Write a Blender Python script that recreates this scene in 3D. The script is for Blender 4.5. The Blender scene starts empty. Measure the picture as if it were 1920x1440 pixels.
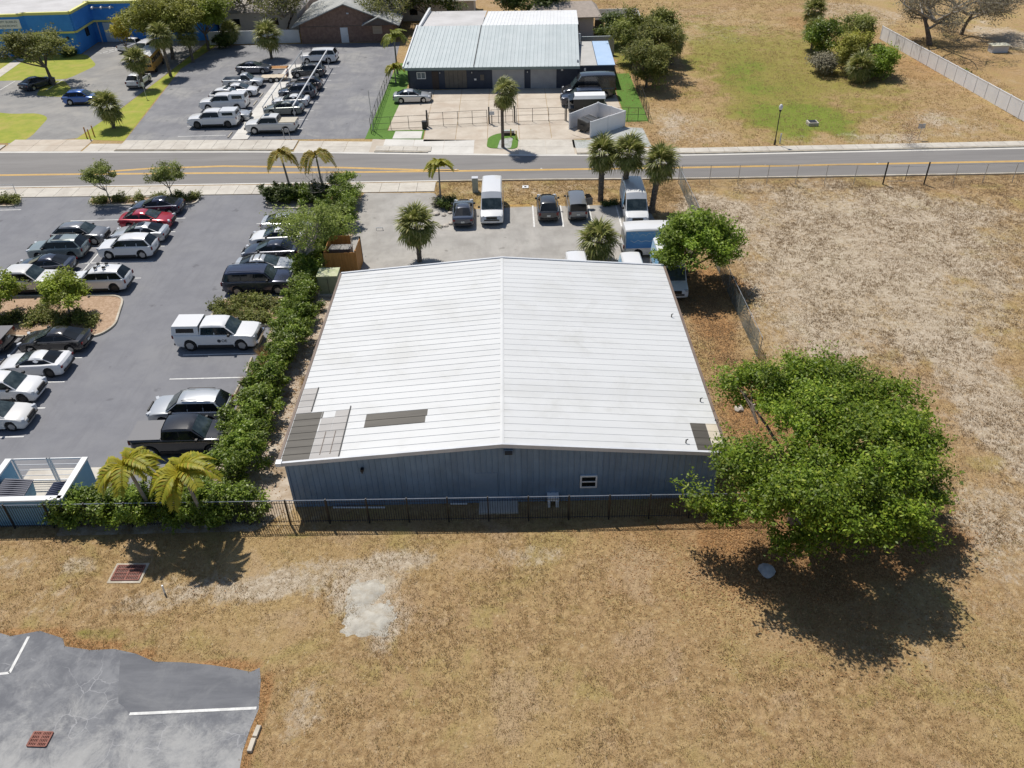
import bpy, bmesh, math, random
import numpy as np
from mathutils import Vector, Matrix

S = bpy.context.scene
COL = S.collection
random.seed(11)
RNG = np.random.default_rng(11)
rad = math.radians

# ------------------------------------------------------------------ camera
CAM_H, YAW, PIT, ROL, FPX = 31.1554, -0.0059, 0.6295, 0.0276, 1529.16
def cam_axes():
    cy, sy, cp, sp = math.cos(YAW), math.sin(YAW), math.cos(PIT), math.sin(PIT)
    f = np.array([sy*cp, cy*cp, -sp]); r = np.array([cy, -sy, 0.0]); d = np.cross(f, r)
    cr, sr = math.cos(ROL), math.sin(ROL)
    return cr*r + sr*d, -sr*r + cr*d, f
CR, CD, CF = cam_axes()
cam = bpy.data.cameras.new('camera')
cam.sensor_width = 36.0
cam.lens = FPX/1920*36
cam.clip_end = 4000
camo = bpy.data.objects.new('camera', cam)
COL.objects.link(camo)
M = Matrix.Identity(4)
for i in range(3):
    M[i][0] = CR[i]; M[i][1] = -CD[i]; M[i][2] = -CF[i]
M[2][3] = CAM_H
camo.matrix_world = M
S.camera = camo

# ------------------------------------------------------------------ light
SUN_DIR = Vector((-0.29, 0.485, 1.0)).normalized()      # towards the sun
w = bpy.data.worlds.new('World'); S.world = w; w.use_nodes = True
nt = w.node_tree; nt.nodes.clear()
sky = nt.nodes.new('ShaderNodeTexSky'); sky.sky_type = 'NISHITA'; sky.sun_disc = False
sky.sun_elevation = math.asin(SUN_DIR.z); sky.sun_rotation = math.atan2(SUN_DIR.x, SUN_DIR.y)
sky.air_density = 1.0; sky.dust_density = 0.6; sky.ozone_density = 1.0
bg = nt.nodes.new('ShaderNodeBackground'); bg.inputs[1].default_value = 0.08
wo = nt.nodes.new('ShaderNodeOutputWorld')
nt.links.new(sky.outputs[0], bg.inputs[0]); nt.links.new(bg.outputs[0], wo.inputs[0])
sl = bpy.data.lights.new('sun', 'SUN'); sl.energy = 4.4; sl.angle = rad(0.53); sl.color = (1.0, 0.945, 0.86)
so = bpy.data.objects.new('sun', sl); COL.objects.link(so)
so.rotation_euler = (-SUN_DIR).to_track_quat('-Z', 'Y').to_euler()
S.view_settings.view_transform = 'Standard'; S.view_settings.look = 'None'
S.view_settings.exposure = 0.06; S.view_settings.gamma = 1.0; S.view_settings.use_curve_mapping = False
S.cycles.max_bounces = 6; S.cycles.transparent_max_bounces = 8

# ------------------------------------------------------------------ survey helper: where a sighted ray meets height z
def G(u, v, z=0.0):
    D = CF + (u-960)/FPX*CR + (v-720)/FPX*CD
    t = (z-CAM_H)/D[2]
    return (float(t*D[0]), float(t*D[1]))
def GP(pts): return [G(*p) for p in pts]

# ------------------------------------------------------------------ materials
MATS = {}
class NT:
    def __init__(s, m):
        s.t = m.node_tree; s.t.nodes.clear()
        s.out = s.n('ShaderNodeOutputMaterial'); s.b = s.n('ShaderNodeBsdfPrincipled')
        s.l(s.b.outputs[0], s.out.inputs[0])
        s.geo = s.n('ShaderNodeNewGeometry'); s.tc = s.n('ShaderNodeTexCoord')
    def n(s, ty, **k):
        x = s.t.nodes.new(ty)
        for a, b in k.items(): setattr(x, a, b)
        return x
    def l(s, a, b): s.t.links.new(a, b)
    def noise(s, vec, scale, detail=5, rough=.6, stretch=None, dist=0.0):
        if stretch:
            mp = s.n('ShaderNodeMapping'); mp.inputs['Scale'].default_value = stretch
            s.l(vec, mp.inputs['Vector']); vec = mp.outputs[0]
        x = s.n('ShaderNodeTexNoise'); x.inputs['Scale'].default_value = scale
        x.inputs['Detail'].default_value = detail; x.inputs['Roughness'].default_value = rough
        x.inputs['Distortion'].default_value = dist
        s.l(vec, x.inputs['Vector']); return x.outputs['Fac']
    def ramp(s, fac, lo, hi):
        x = s.n('ShaderNodeMapRange'); x.interpolation_type = 'SMOOTHSTEP'
        x.inputs['From Min'].default_value = lo; x.inputs['From Max'].default_value = hi
        s.l(fac, x.inputs['Value']); return x.outputs[0]
    def math(s, op, a, b=None, clamp=False):
        x = s.n('ShaderNodeMath', operation=op, use_clamp=clamp)
        for i, q in enumerate((a, b)):
            if q is None: continue
            if isinstance(q, (int, float)): x.inputs[i].default_value = q
            else: s.l(q, x.inputs[i])
        return x.outputs[0]
    def mix(s, fac, a, b, mode='MIX'):
        x = s.n('ShaderNodeMix', data_type='RGBA', blend_type=mode)
        for i, q in ((0, fac), (6, a), (7, b)):
            if isinstance(q, (int, float)): x.inputs[i].default_value = q
            elif isinstance(q, tuple): x.inputs[i].default_value = (*q, 1) if len(q) == 3 else q
            else: s.l(q, x.inputs[i])
        return x.outputs[2]
    def bump(s, h, strength=.3, dist=.02):
        x = s.n('ShaderNodeBump'); x.inputs['Strength'].default_value = strength; x.inputs['Distance'].default_value = dist
        s.l(h, x.inputs['Height']); s.l(x.outputs[0], s.b.inputs['Normal'])
def newmat(name):
    m = bpy.data.materials.new(name); m.use_nodes = True; MATS[name] = m
    return m, NT(m)
def pmat(name, c1, c2=None, scale=2.0, rough=.7, bump=0, bscale=30, metal=0, coat=0, world=True, c3=None, scale3=.3, lo=.35, hi=.65, spec=.5, stretch=None, rand=0):
    if name in MATS: return MATS[name]
    m, t = newmat(name)
    vec = t.geo.outputs['Position'] if world else t.tc.outputs['Object']
    col = None
    if c2:
        col = t.mix(t.ramp(t.noise(vec, scale, 6, .65, stretch), lo, hi), c1, c2)
    if c3:
        col = t.mix(t.ramp(t.noise(vec, scale3, 7, .7, None, .6), .45, .72), col if col else c1, c3)
    if rand:
        oi = t.n('ShaderNodeObjectInfo')
        f = t.math('MULTIPLY_ADD', oi.outputs['Random'], rand); f.node.inputs[2].default_value = 1-rand
        cmb = t.n('ShaderNodeCombineColor')
        for i in range(3): t.l(f, cmb.inputs[i])
        col = t.mix(1.0, col if col else c1, cmb.outputs[0], 'MULTIPLY')
    if col: t.l(col, t.b.inputs['Base Color'])
    else: t.b.inputs['Base Color'].default_value = (*c1, 1)
    t.b.inputs['Roughness'].default_value = rough; t.b.inputs['Metallic'].default_value = metal
    t.b.inputs['Coat Weight'].default_value = coat; t.b.inputs['Coat Roughness'].default_value = .04
    t.b.inputs['Specular IOR Level'].default_value = spec
    if bump: t.bump(t.noise(vec, bscale, 4), bump, .02)
    return m
def leafmat(name, c1, c2, trans=.3, rough=.55, c3=None):
    if name in MATS: return MATS[name]
    m, t = newmat(name)
    r = t.geo.outputs['Random Per Island']
    col = t.mix(r, c1, c2)
    if c3: col = t.mix(t.ramp(r, .86, .97), col, c3)
    at_ = t.n('ShaderNodeAttribute', attribute_name='tone'); fac_ = t.math('MULTIPLY_ADD', at_.outputs['Fac'], .75); fac_.node.inputs[2].default_value = 1.0   # old and young growth differ from bough to bough
    cc_ = t.n('ShaderNodeCombineColor'); [t.l(fac_, cc_.inputs[i]) for i in (0, 1, 2)]
    col = t.mix(1.0, col, cc_.outputs[0], 'MULTIPLY')
    t.l(col, t.b.inputs['Base Color']); t.b.inputs['Roughness'].default_value = rough
    t.b.inputs['Specular IOR Level'].default_value = .35
    tr = t.n('ShaderNodeBsdfTranslucent'); t.l(col, tr.inputs[0])
    mx = t.n('ShaderNodeMixShader'); mx.inputs[0].default_value = trans
    t.l(t.b.outputs[0], mx.inputs[1]); t.l(tr.outputs[0], mx.inputs[2]); t.l(mx.outputs[0], t.out.inputs[0])
    return m

asphalt = pmat('asphalt_lot', (.166,.169,.187), (.194,.197,.214), .55, .85, .25, 60, c3=(.21,.212,.224), scale3=.18)
asphalt2 = pmat('asphalt_far_lot', (.165,.167,.182), (.215,.216,.228), .4, .85, .2, 50, c3=(.29,.285,.275), scale3=.16)
asphalt3 = pmat('old_asphalt_yard', (.30,.285,.265), (.37,.355,.33), .5, .9, .25, 50, c3=(.42,.40,.37), scale3=.2)
roadm = pmat('road_asphalt', (.185,.176,.17), (.222,.212,.204), .5, .85, .2, 60, stretch=(.15,1,1))
def tracks(m, vec_stretch, amt, dark, stain=.6):
    t = NT.__new__(NT); t.t = m.node_tree
    b = next(n for n in t.t.nodes if n.type == 'BSDF_PRINCIPLED'); g = next(n for n in t.t.nodes if n.type == 'NEW_GEOMETRY').outputs['Position']
    src = b.inputs['Base Color'].links[0].from_socket
    c = t.mix(t.math('MULTIPLY', t.ramp(t.noise(g, .9, 6, .7, vec_stretch, .3), .48, .7), amt), src, dark)
    c = t.mix(t.math('MULTIPLY', t.ramp(t.noise(g, .75, 3, .5), .66, .74), stain), c, tuple(q*.62 for q in dark))
    c = t.mix(t.math('MULTIPLY', t.ramp(t.noise(g, 14, 3, .8), .58, .72), .35), c, tuple(min(1, q*1.9) for q in dark))
    t.l(c, b.inputs['Base Color'])
tracks(asphalt, (1.6,.22,1), .5, (.148,.15,.166)); tracks(asphalt2, (1.6,.22,1), .5, (.14,.142,.155)); tracks(asphalt3, (1.3,.4,1), .4, (.24,.225,.205)); tracks(roadm, (.06,1.5,1), .6, (.16,.152,.146), .0)
concrete = pmat('concrete', (.50,.465,.41), (.58,.545,.48), .8, .85, .15, 40, c3=(.44,.40,.345), scale3=.35, rand=.07)
concrete_warm = pmat('concrete_warm', (.49,.425,.345), (.57,.505,.42), .5, .85, .15, 40, c3=(.46,.38,.30), scale3=.3, rand=.10)
concrete_pale = pmat('concrete_pale', (.56,.54,.50), (.64,.62,.58), .5, .85, .1, 40, rand=.05)
kerbm = pmat('kerb_concrete', (.42,.37,.29), (.55,.50,.42), 1.2, .9, .2, 30)
white_paint = pmat('white_line_paint', (.72,.72,.70), (.55,.55,.54), 3.0, .7)
yellow_paint = pmat('yellow_line_paint', (.68,.42,.10), (.58,.34,.07), 1.5, .7)
turf = pmat('artificial_turf', (.075,.165,.014), (.095,.205,.02), 3, .9, .3, 60)
lawn = pmat('lawn_grass', (.235,.285,.028), (.32,.33,.045), .8, .95, .5, 20, c3=(.38,.32,.08), scale3=.25)
gravel = pmat('grey_gravel', (.33,.34,.33), (.48,.49,.47), 5, .95, .8, 14, c3=(.22,.24,.16), scale3=.6)
mulch = pmat('mulch', (.33,.22,.14), (.46,.33,.23), 6, .95, .8, 20)
soil = pmat('bare_soil', (.36,.28,.20), (.52,.45,.37), 1.2, .95, .8, 20, c3=(.25,.18,.11), scale3=.5)
leaf_litter = pmat('leaf_litter', (.30,.14,.05), (.42,.23,.09), 5, .95, .8, 20)
sandm = pmat('white_sand', (.37,.345,.295), (.48,.455,.395), 2.2, .95, .8, 8, c3=(.36,.31,.235), scale3=1.8)
roof_white = pmat('white_roof_metal', (.575,.585,.59), (.615,.625,.628), .5, .5, 0, stretch=(.12,1.5,1), rand=.045, c3=(.54,.545,.535), scale3=.35)
roof_dark = pmat('bare_brown_roof_metal', (.062,.055,.045), (.092,.083,.068), .8, .6, stretch=(.2,2,1))
roof_grey = pmat('grey_roof_patch_panel', (.37,.355,.34), (.43,.415,.40), .8, .7, stretch=(.3,2,1), rand=.12)
roof_tan = pmat('tan_roof_patch', (.50,.44,.34), (.58,.52,.42), 1, .7)
wall_blue = pmat('blue_grey_siding', (.16,.245,.36), (.19,.28,.40), .8, .55, rand=.12, c3=(.14,.21,.30), scale3=.4)
trim_grey = pmat('pale_grey_trim', (.52,.54,.58), (.6,.62,.65), 1, .5)
gutter_brown = pmat('brown_gutter', (.13,.09,.07), (.18,.13,.1), 1, .6)
black_metal = pmat('black_metal', (.012,.012,.014), (.02,.02,.022), 4, .45)
galv = pmat('galvanised_steel', (.42,.44,.46), (.5,.52,.54), 3, .45, metal=.6)
white_plain = pmat('white_painted', (.74,.75,.76), (.68,.69,.70), .8, .5)
white_vinyl = pmat('white_vinyl', (.82,.83,.85), (.76,.77,.79), .6, .45, rand=.05)
glass_dark = pmat('dark_glass', (.006,.008,.010), (.016,.019,.022), .6, .06, spec=.42)
glass_teal = pmat('windscreen_glass', (.018,.03,.034), (.06,.08,.085), 1.6, .05, spec=.5, world=False)
tyre_m = pmat('tyre_rubber', (.012,.012,.013), (.022,.022,.022), 6, .85)
rim_m = pmat('alloy_rim', (.42,.43,.44), None, rough=.35, metal=.7)
rim_dark = pmat('dark_rim', (.03,.03,.032), None, rough=.4)
black_plastic = pmat('black_plastic', (.014,.014,.015), None, rough=.5)
lamp_clear = pmat('headlamp_lens', (.55,.57,.6), None, rough=.08, spec=.9)
lamp_red = pmat('tail_lamp_lens', (.16,.006,.008), None, rough=.15)
chrome = pmat('chrome', (.62,.63,.65), None, rough=.15, metal=.9)
plate_m = pmat('licence_plate', (.62,.62,.58), None, rough=.5)
rust_m = pmat('rusty_iron', (.20,.075,.055), (.30,.13,.10), 6, .85)
bark = pmat('bark', (.11,.085,.065), (.20,.165,.135), 4, .95, .6, 12)
bark_pale = pmat('pale_bark', (.24,.22,.195), (.34,.315,.28), 4, .95, .6, 12)
palm_bark = pmat('palm_bark', (.12,.095,.075), (.20,.165,.13), 5, .95, .7, 12)
palm_boot = pmat('palm_boot', (.20,.17,.14), (.30,.26,.21), 6, .95)
navy_wall = pmat('navy_wall', (.02,.03,.055), (.03,.042,.07), .8, .6)
brick_brown = pmat('brown_brick', (.20,.125,.095), (.27,.175,.135), 2.5, .9, .3, 30)
blue_wall = pmat('bright_blue_stucco', (.035,.225,.66), (.05,.27,.74), .5, .75)
lime_trim = pmat('lime_yellow_trim', (.72,.70,.22), (.65,.62,.18), .6, .6)
sky_blue = pmat('pale_blue_stucco', (.20,.40,.56), (.24,.45,.62), .8, .75)
orange_wood = pmat('orange_wood', (.46,.20,.045), (.56,.27,.07), 3, .75, stretch=(3,3,.4), rand=.15)
green_box = pmat('green_enamel', (.20,.235,.15), (.26,.29,.19), 2, .6)
shingle_grey = pmat('grey_shingle', (.27,.28,.27), (.36,.37,.36), 2.0, .9, c3=(.44,.44,.42), scale3=.3)
flat_roof = pmat('flat_roof_membrane', (.47,.46,.46), (.55,.54,.54), .3, .85, c3=(.42,.41,.40), scale3=.2)
green_metal_roof = pmat('sage_metal_roof', (.45,.505,.515), (.50,.55,.56), .5, .5, rand=.08)
grey_door = pmat('grey_roller_door', (.30,.31,.33), (.35,.36,.38), 1, .6)

# ------------------------------------------------------------------ mesh helpers
class MB:
    def __init__(s): s.v = []; s.f = []
    def add(s, vs, fs):
        o = len(s.v); s.v += [tuple(map(float, x)) for x in vs]; s.f += [[i+o for i in q] for q in fs]; return s
    def box(s, c, d, rz=0.0, taper=1.0):
        x, y, z = d[0]/2, d[1]/2, d[2]/2; cr, sr = math.cos(rz), math.sin(rz); vs = []
        for k in (-z, z):
            q = taper if k > 0 else 1
            for i, j in ((-x,-y),(x,-y),(x,y),(-x,y)):
                i *= q; j *= q
                vs.append((c[0]+i*cr-j*sr, c[1]+i*sr+j*cr, c[2]+k))
        return s.add(vs, [(0,3,2,1),(4,5,6,7),(0,1,5,4),(1,2,6,5),(2,3,7,6),(3,0,4,7)])
    def prism(s, pts, z0, z1):
        n = len(pts); a = sum(pts[i][0]*pts[(i+1)%n][1]-pts[(i+1)%n][0]*pts[i][1] for i in range(n))
        if a < 0: pts = pts[::-1]
        vs = [(p[0], p[1], z0) for p in pts]+[(p[0], p[1], z1) for p in pts]
        return s.add(vs, [list(range(n))[::-1], list(range(n, 2*n))]+[(i, (i+1)%n, n+(i+1)%n, n+i) for i in range(n)])
    def tube(s, pts, rs, n=6, cap=True):
        pts = [Vector(p) for p in pts]
        if isinstance(rs, (int, float)): rs = [rs]*len(pts)
        base = len(s.v)
        for i, p in enumerate(pts):
            d = (pts[min(i+1, len(pts)-1)]-pts[max(i-1, 0)]).normalized()
            a = d.cross(Vector((0, 0, 1)) if abs(d.z) < .9 else Vector((1, 0, 0))).normalized(); b = d.cross(a)
            for k in range(n):
                t = 2*math.pi*k/n; q = p+rs[i]*(math.cos(t)*a+math.sin(t)*b); s.v.append(tuple(q))
        for i in range(len(pts)-1):
            for k in range(n):
                k2 = (k+1) % n; o = base+i*n
                s.f.append([o+k, o+k2, o+n+k2, o+n+k])
        if cap:
            s.f.append([base+k for k in range(n)]); e = base+(len(pts)-1)*n; s.f.append([e+k for k in range(n)][::-1])
        return s
    def mesh(s, name, mat, smooth=0):
        me = bpy.data.meshes.new(name); me.from_pydata(s.v, [], s.f)
        if smooth or True:
            bm = bmesh.new(); bm.from_mesh(me); bmesh.ops.recalc_face_normals(bm, faces=bm.faces); bm.to_mesh(me); bm.free()
        if smooth:
            me.shade_smooth(); me.set_sharp_from_angle(angle=rad(smooth))
        if mat: me.materials.append(mat)
        me.update(); return me
    def build(s, name, mat, parent=None, smooth=0, loc=(0,0,0), rz=0):
        return put(name, s.mesh(name, mat, smooth), parent, loc, (0, 0, rz))
def put(name, me, parent=None, loc=(0,0,0), rot=(0,0,0), scale=None):
    o = bpy.data.objects.new(name, me); COL.objects.link(o)
    o.location = loc; o.rotation_euler = rot
    if scale: o.scale = scale
    if parent: o.parent = parent
    return o
def tag(o, label=None, cat=None, group=None, kind=None):
    for k, v in (('label', label), ('category', cat), ('group', group), ('kind', kind)):
        if v: o[k] = v
    return o
def thing(name, label, cat, loc=(0,0,0), rz=0.0, group=None):
    return tag(put(name, None, None, loc, (0, 0, rz)), label, cat, group)
def struct(o, label=None): return tag(o, label, None, None, 'structure')
def fast_mesh(name, V, F, mat):
    """V (n,3), F (m,k) arrays"""
    me = bpy.data.meshes.new(name); m, k = F.shape
    me.vertices.add(len(V)); me.vertices.foreach_set('co', np.asarray(V, np.float32).ravel())
    me.loops.add(m*k); me.loops.foreach_set('vertex_index', F.astype(np.int32).ravel())
    me.polygons.add(m); me.polygons.foreach_set('loop_start', np.arange(0, m*k, k, dtype=np.int32))
    me.polygons.foreach_set('loop_total', np.full(m, k, np.int32))
    me.materials.append(mat); me.update(calc_edges=True); return me
def toned(me, n_leaf, per):
    v = np.repeat(np.repeat(RNG.uniform(-.5, .5, n_leaf//per), per)[:n_leaf], 4).astype(np.float32)
    me.attributes.new('tone', 'FLOAT', 'POINT').data.foreach_set('value', v); return me
def sheet(name, pts, z, mat, parent=None):
    me = bpy.data.meshes.new(name)
    n = len(pts); a = sum(pts[i][0]*pts[(i+1)%n][1]-pts[(i+1)%n][0]*pts[i][1] for i in range(n))
    if a < 0: pts = pts[::-1]
    me.from_pydata([(p[0], p[1], z) for p in pts], [], [list(range(n))]); me.materials.append(mat); me.update()
    return put(name, me, parent)
def text_mesh(body, size, mat, depth=.004):
    cu = bpy.data.curves.new('lettering', 'FONT'); cu.body = body; cu.size = size; cu.extrude = depth
    cu.align_x = 'CENTER'; cu.align_y = 'CENTER'
    o = bpy.data.objects.new('lettering', cu); COL.objects.link(o)
    me = bpy.data.meshes.new_from_object(o.evaluated_get(bpy.context.evaluated_depsgraph_get()))
    bpy.data.objects.remove(o); me.materials.clear(); me.materials.append(mat); return me
def inpoly(x, y, poly):
    x = np.asarray(x); y = np.asarray(y); r = np.zeros(x.shape, bool); n = len(poly)
    for i in range(n):
        x1, y1 = poly[i]; x2, y2 = poly[(i+1) % n]
        if y1 == y2: continue
        c = ((y1 > y) != (y2 > y)) & (x < (x2-x1)*(y-y1)/(y2-y1)+x1); r ^= c
    return r
def kerb(path, parent, h=.13, wd=.15, closed=False):
    """a stone edging swept along a path"""
    n = len(path); mb = MB(); P = [Vector((p[0], p[1], 0)) for p in path]; rings = []
    for i in range(n):
        a = P[(i-1) % n] if (closed or i > 0) else P[i]; b = P[(i+1) % n] if (closed or i < n-1) else P[i]
        d = (b-a).normalized(); nn = Vector((-d.y, d.x, 0))
        o = len(mb.v)
        for t, z in ((-wd/2, 0), (-wd/2+.01, h), (wd/2-.01, h), (wd/2, 0)):
            q = P[i]+nn*t; mb.v.append((q.x, q.y, z))
        rings.append(o)
    for i in range(n if closed else n-1):
        a, b = rings[i], rings[(i+1) % n]
        for k in range(3): mb.f.append([a+k, b+k, b+k+1, a+k+1])
    return mb.build('kerb', kerbm, parent, 40)
def rounded(pts, r=.6, n=5):
    out = []; m = len(pts)
    for i in range(m):
        p = Vector(pts[i]); a = Vector(pts[i-1]); b = Vector(pts[(i+1) % m])
        da = (a-p); db = (b-p); q = min(r, da.length*.45, db.length*.45)
        s, e = p+da.normalized()*q, p+db.normalized()*q
        for k in range(n+1):
            t = k/n; out.append(tuple((1-t)**2*s+2*t*(1-t)*p+t*t*e))
    return out

# ================================================================== GROUND
def ynear(x): return float(np.interp(x, [-120,-51.3,-24.3,2.2,17.8,49.7,120], [80.4,78.36,77.57,76.93,76.18,75.42,73.8]))
def yfar(x): return float(np.interp(x, [-120,-56.5,-26.5,2.4,19,53.2,120], [92.2,88.74,86.76,83.7,82.6,82.17,81.3]))

WX0, WX1, WY0, WY1, WZE, WZR = -12.33, 10.77, 31.82, 52.33, 3.26, 4.19    # warehouse eaves
WXR = (WX0+WX1)/2
yard_asph = rounded(GP([(655,470),(682,362),(815,362),(838,395),(985,388)]) + [(12.4,70.4),(13.1,62),(12.6,54.5),(-13.6,53.5)], .3, 2)
lot_left = [(-60,ynear(-60)-2.62),(-51.3,ynear(-51.3)-2.62),(-23.6,74.9),(-22.9,71.9),(-17.9,71.5),(-17.6,55),(-17.7,45),(-17.6,33.2),(-24.2,33.2),(-24.2,30.95),(-60,30.95)]
far_lot = [(-43.6,91.2),(-15.2,90.0),(-15.9,115.5),(-16.6,133.2),(-45.2,134.0),(-46.7,121.0),(-45.0,105.0)]
blue_lot = [(-95,117.4),(-61.5,117.4),(-60.2,124.0),(-64.9,131.0),(-65.2,138.2),(-47.5,137.2),(-48.0,118),(-48.6,104),(-49.6,92.6),(-56.8,91.2),(-59,95.5),(-63,99),(-95,99)]
road_poly = [(x, ynear(x)) for x in (-120,-51.3,-24.3,2.2,17.8,49.7,120)] + [(x, yfar(x)) for x in (120,53.2,19,2.4,-26.5,-56.5,-120)]
far_walk = [(x, yfar(x)+.35) for x in (-120,-56.5,-26.5,-15,2.4,19,53.2,120)] + [(x, yfar(x)+(1.9 if x > 10 else 2.9)) for x in (120,53.2,19,2.4,-15,-26.5,-56.5,-120)]
near_walk = [(-120,ynear(-120)-2.7)] + [(x, ynear(x)-2.6) for x in (-51.3,-24.3,-7.4)] + [(x, ynear(x)-.25) for x in (-7.4,-24.3,-51.3,-120)]
conc_front = [(-14.2,91.6),(-13.2,107.9),(13.4,107.0),(13.6,97),(9.4,97.0),(9.2,88.0),(6.9,86.4),(-14.0,87.6)]
old_asph = GP([(-200,1190),(0,1187),(20,1193),(75,1183),(118,1197),(122,1212),(170,1219),(215,1217),(255,1226),(290,1241),(340,1242),(395,1247),(440,1254),(470,1260),(487,1252),(489,1275),(485,1330),(470,1365),(455,1410),(448,1450)]) + [(-11.3,14),(-30,14)]
gravel_poly = GP([(1105,262),(1158,238),(1205,240),(1222,275),(1100,282),(1068,275),(1070,262)])
PAVED = [yard_asph, lot_left, far_lot, blue_lot, road_poly, far_walk, near_walk, conc_front, old_asph, gravel_poly,
         [(WX0+.3,WY0+.2),(WX1-.3,WY0+.2),(WX1-.3,WY1-.2),(WX0+.3,WY1-.2)]]

gx = np.concatenate([[-1800,-700,-300,-160], np.arange(-110, 90.1, .65), [140,300,700,1800]])
gy = np.concatenate([[-600,-100,0], np.arange(9, 176.1, .65), [200,280,500,1000,2200]])
GX, GY = np.meshgrid(gx, gy)
ZS = np.zeros(GX.shape); ZG = np.zeros(GX.shape); ZL = np.zeros(GX.shape); ZZ = np.zeros(GX.shape)
def vnoise(x, y, s, seed):
    r = np.random.default_rng(seed).random((64, 64)); fx = (x*s) % 64; fy = (y*s) % 64
    i = np.floor(fx).astype(int); j = np.floor(fy).astype(int); u = fx-i; v = fy-j
    u = u*u*(3-2*u); v = v*v*(3-2*v); i1 = (i+1) % 64; j1 = (j+1) % 64; i %= 64; j %= 64
    return r[i,j]*(1-u)*(1-v)+r[i1,j]*u*(1-v)+r[i,j1]*(1-u)*v+r[i1,j1]*u*v
WOB = vnoise(GX, GY, .35, 1)*.6+vnoise(GX, GY, 1.1, 2)*.4
def blob(A, u, v, ru, rv, wt, soft=.5):
    cx, cy = G(u, v); ax = abs(G(u+ru, v)[0]-cx); ay = abs(G(u, v-rv)[1]-cy)
    d = np.sqrt(((GX-cx)/ax)**2+((GY-cy)/ay)**2)+(WOB-.5)*.9
    A += wt*np.clip((1-d)/soft+.5, 0, 1)
def line_zone(A, pts, width, wt):
    D = np.full(GX.shape, 1e9)
    for (x1, y1), (x2, y2) in zip(pts[:-1], pts[1:]):
        dx, dy = x2-x1, y2-y1; t = np.clip(((GX-x1)*dx+(GY-y1)*dy)/(dx*dx+dy*dy), 0, 1)
        D = np.minimum(D, np.hypot(GX-x1-t*dx, GY-y1-t*dy))
    A += wt*np.clip(1.3-D/width-(WOB-.5)*.8, 0, 1)
# sand: the open field at right, patches by the fence, verge by the road
ZS += np.where((GX > 15) & (GY < 76) & (GY > 20), .24, 0)*np.clip((GX-14)/4, 0, 1)
for a in ((1340,400,70,45,.5),(1550,430,320,80,.28),(1650,560,270,90,.28),(1890,780,90,230,.4),(1500,560,150,80,.12),(1700,440,250,90,.15),(1880,1050,60,60,.2),(1870,960,80,60,.3),(1480,640,120,60,.15),
          (620,1080,170,45,.38),(430,1110,90,35,.3),(1040,1080,160,40,.12),(520,1100,60,30,.3),(740,1050,70,20,.4),(310,1110,60,30,.3),(150,1060,40,16,.5),(30,1060,60,30,.4),(90,1130,50,40,.3),
          (250,1140,60,20,.4),(1000,1035,90,25,.35),(1180,1050,80,20,.2),(700,1150,70,75,.42),(725,1170,40,45,.2),(560,1350,40,70,.35),(610,1310,60,60,.2),(560,985,70,40,.3),(545,930,20,40,.4),
          (650,1060,290,60,.17),(1300,45,170,35,.3),(1600,25,80,28,.45),(1300,240,70,30,.35),(1240,225,40,30,.3),(1700,240,110,35,.28),(1800,230,70,25,.3),(1600,260,160,10,.3),(1000,355,200,12,.35),(590,640,25,40,.5),
          (570,700,20,60,.45),(1890,70,60,30,.6),(640,1000,150,12,-.1),(680,375,20,14,.4),(1330,760,30,60,.3)):
    blob(ZS, *a)
for a in ((1470,130,190,90,.34),(1500,215,110,34,.5),(1530,222,60,16,.45),(1440,190,140,70,.22),(1350,90,60,60,.25),(1160,90,18,40,.9),(1155,60,16,25,.9),(180,1195,60,14,.4),(440,1235,50,10,.4),(270,1215,80,12,.3),
          (800,1020,250,14,.25),(240,1030,120,20,.15),(1000,1180,250,120,.10),(720,1100,25,12,.5),(560,1000,60,8,.5),(700,1260,20,8,.4),(880,370,60,18,.3)):
    blob(ZG, *a)
for a in ((1540,1030,230,70,.75),(1560,1100,220,70,.25),(1430,780,80,70,.5),(1380,690,40,90,.28),(1330,620,40,90,.22),(1350,560,60,50,.45),(1290,560,20,60,.3),(1220,1000,160,30,.35),(1600,1170,150,50,.15),
          (1400,1000,100,25,.4),(1320,520,80,40,.3),(1850,120,110,40,.3),(1730,130,60,30,.4),(1530,45,60,20,.4),(1660,200,70,25,.25),(1210,120,60,80,.3),(1070,360,80,14,.2),(1240,370,60,30,.2),(450,95,80,12,1.0),
          (1400,60,60,30,.2),(1600,1010,190,60,.2),(480,620,30,60,.3)):
    blob(ZL, *a)
line_zone(ZL, old_asph[1:20], .38, 1.0)
blob(ZG, 1480, 120, 150, 60, .15)
cx, cy = G(1480, 165); ZZ -= .45*np.exp(-(((GX-cx)/9)**2+((GY-cy)/14)**2)**2)
ZZ += np.where((GX > 15.2) | (GY < 29.5), (WOB-.5)*.10, 0)*np.clip(np.hypot(GX, GY-40)/10-1, 0, 1)*np.where(np.abs(GX) < 100, 1, 0)
def onpaved(x, y, grow=0):
    r = np.zeros(np.shape(x), bool)
    for p in PAVED: r |= inpoly(x, y, p)
    return r
for dx, dy in ((0,0),(.7,0),(-.7,0),(0,.7),(0,-.7)): ZZ = np.where(onpaved(GX+dx, GY+dy), np.minimum(ZZ, 0), ZZ)
ny, nx = GX.shape
idx = np.arange(ny*nx).reshape(ny, nx)
F = np.stack([idx[:-1,:-1], idx[:-1,1:], idx[1:,1:], idx[1:,:-1]], -1).reshape(-1, 4)

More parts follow.
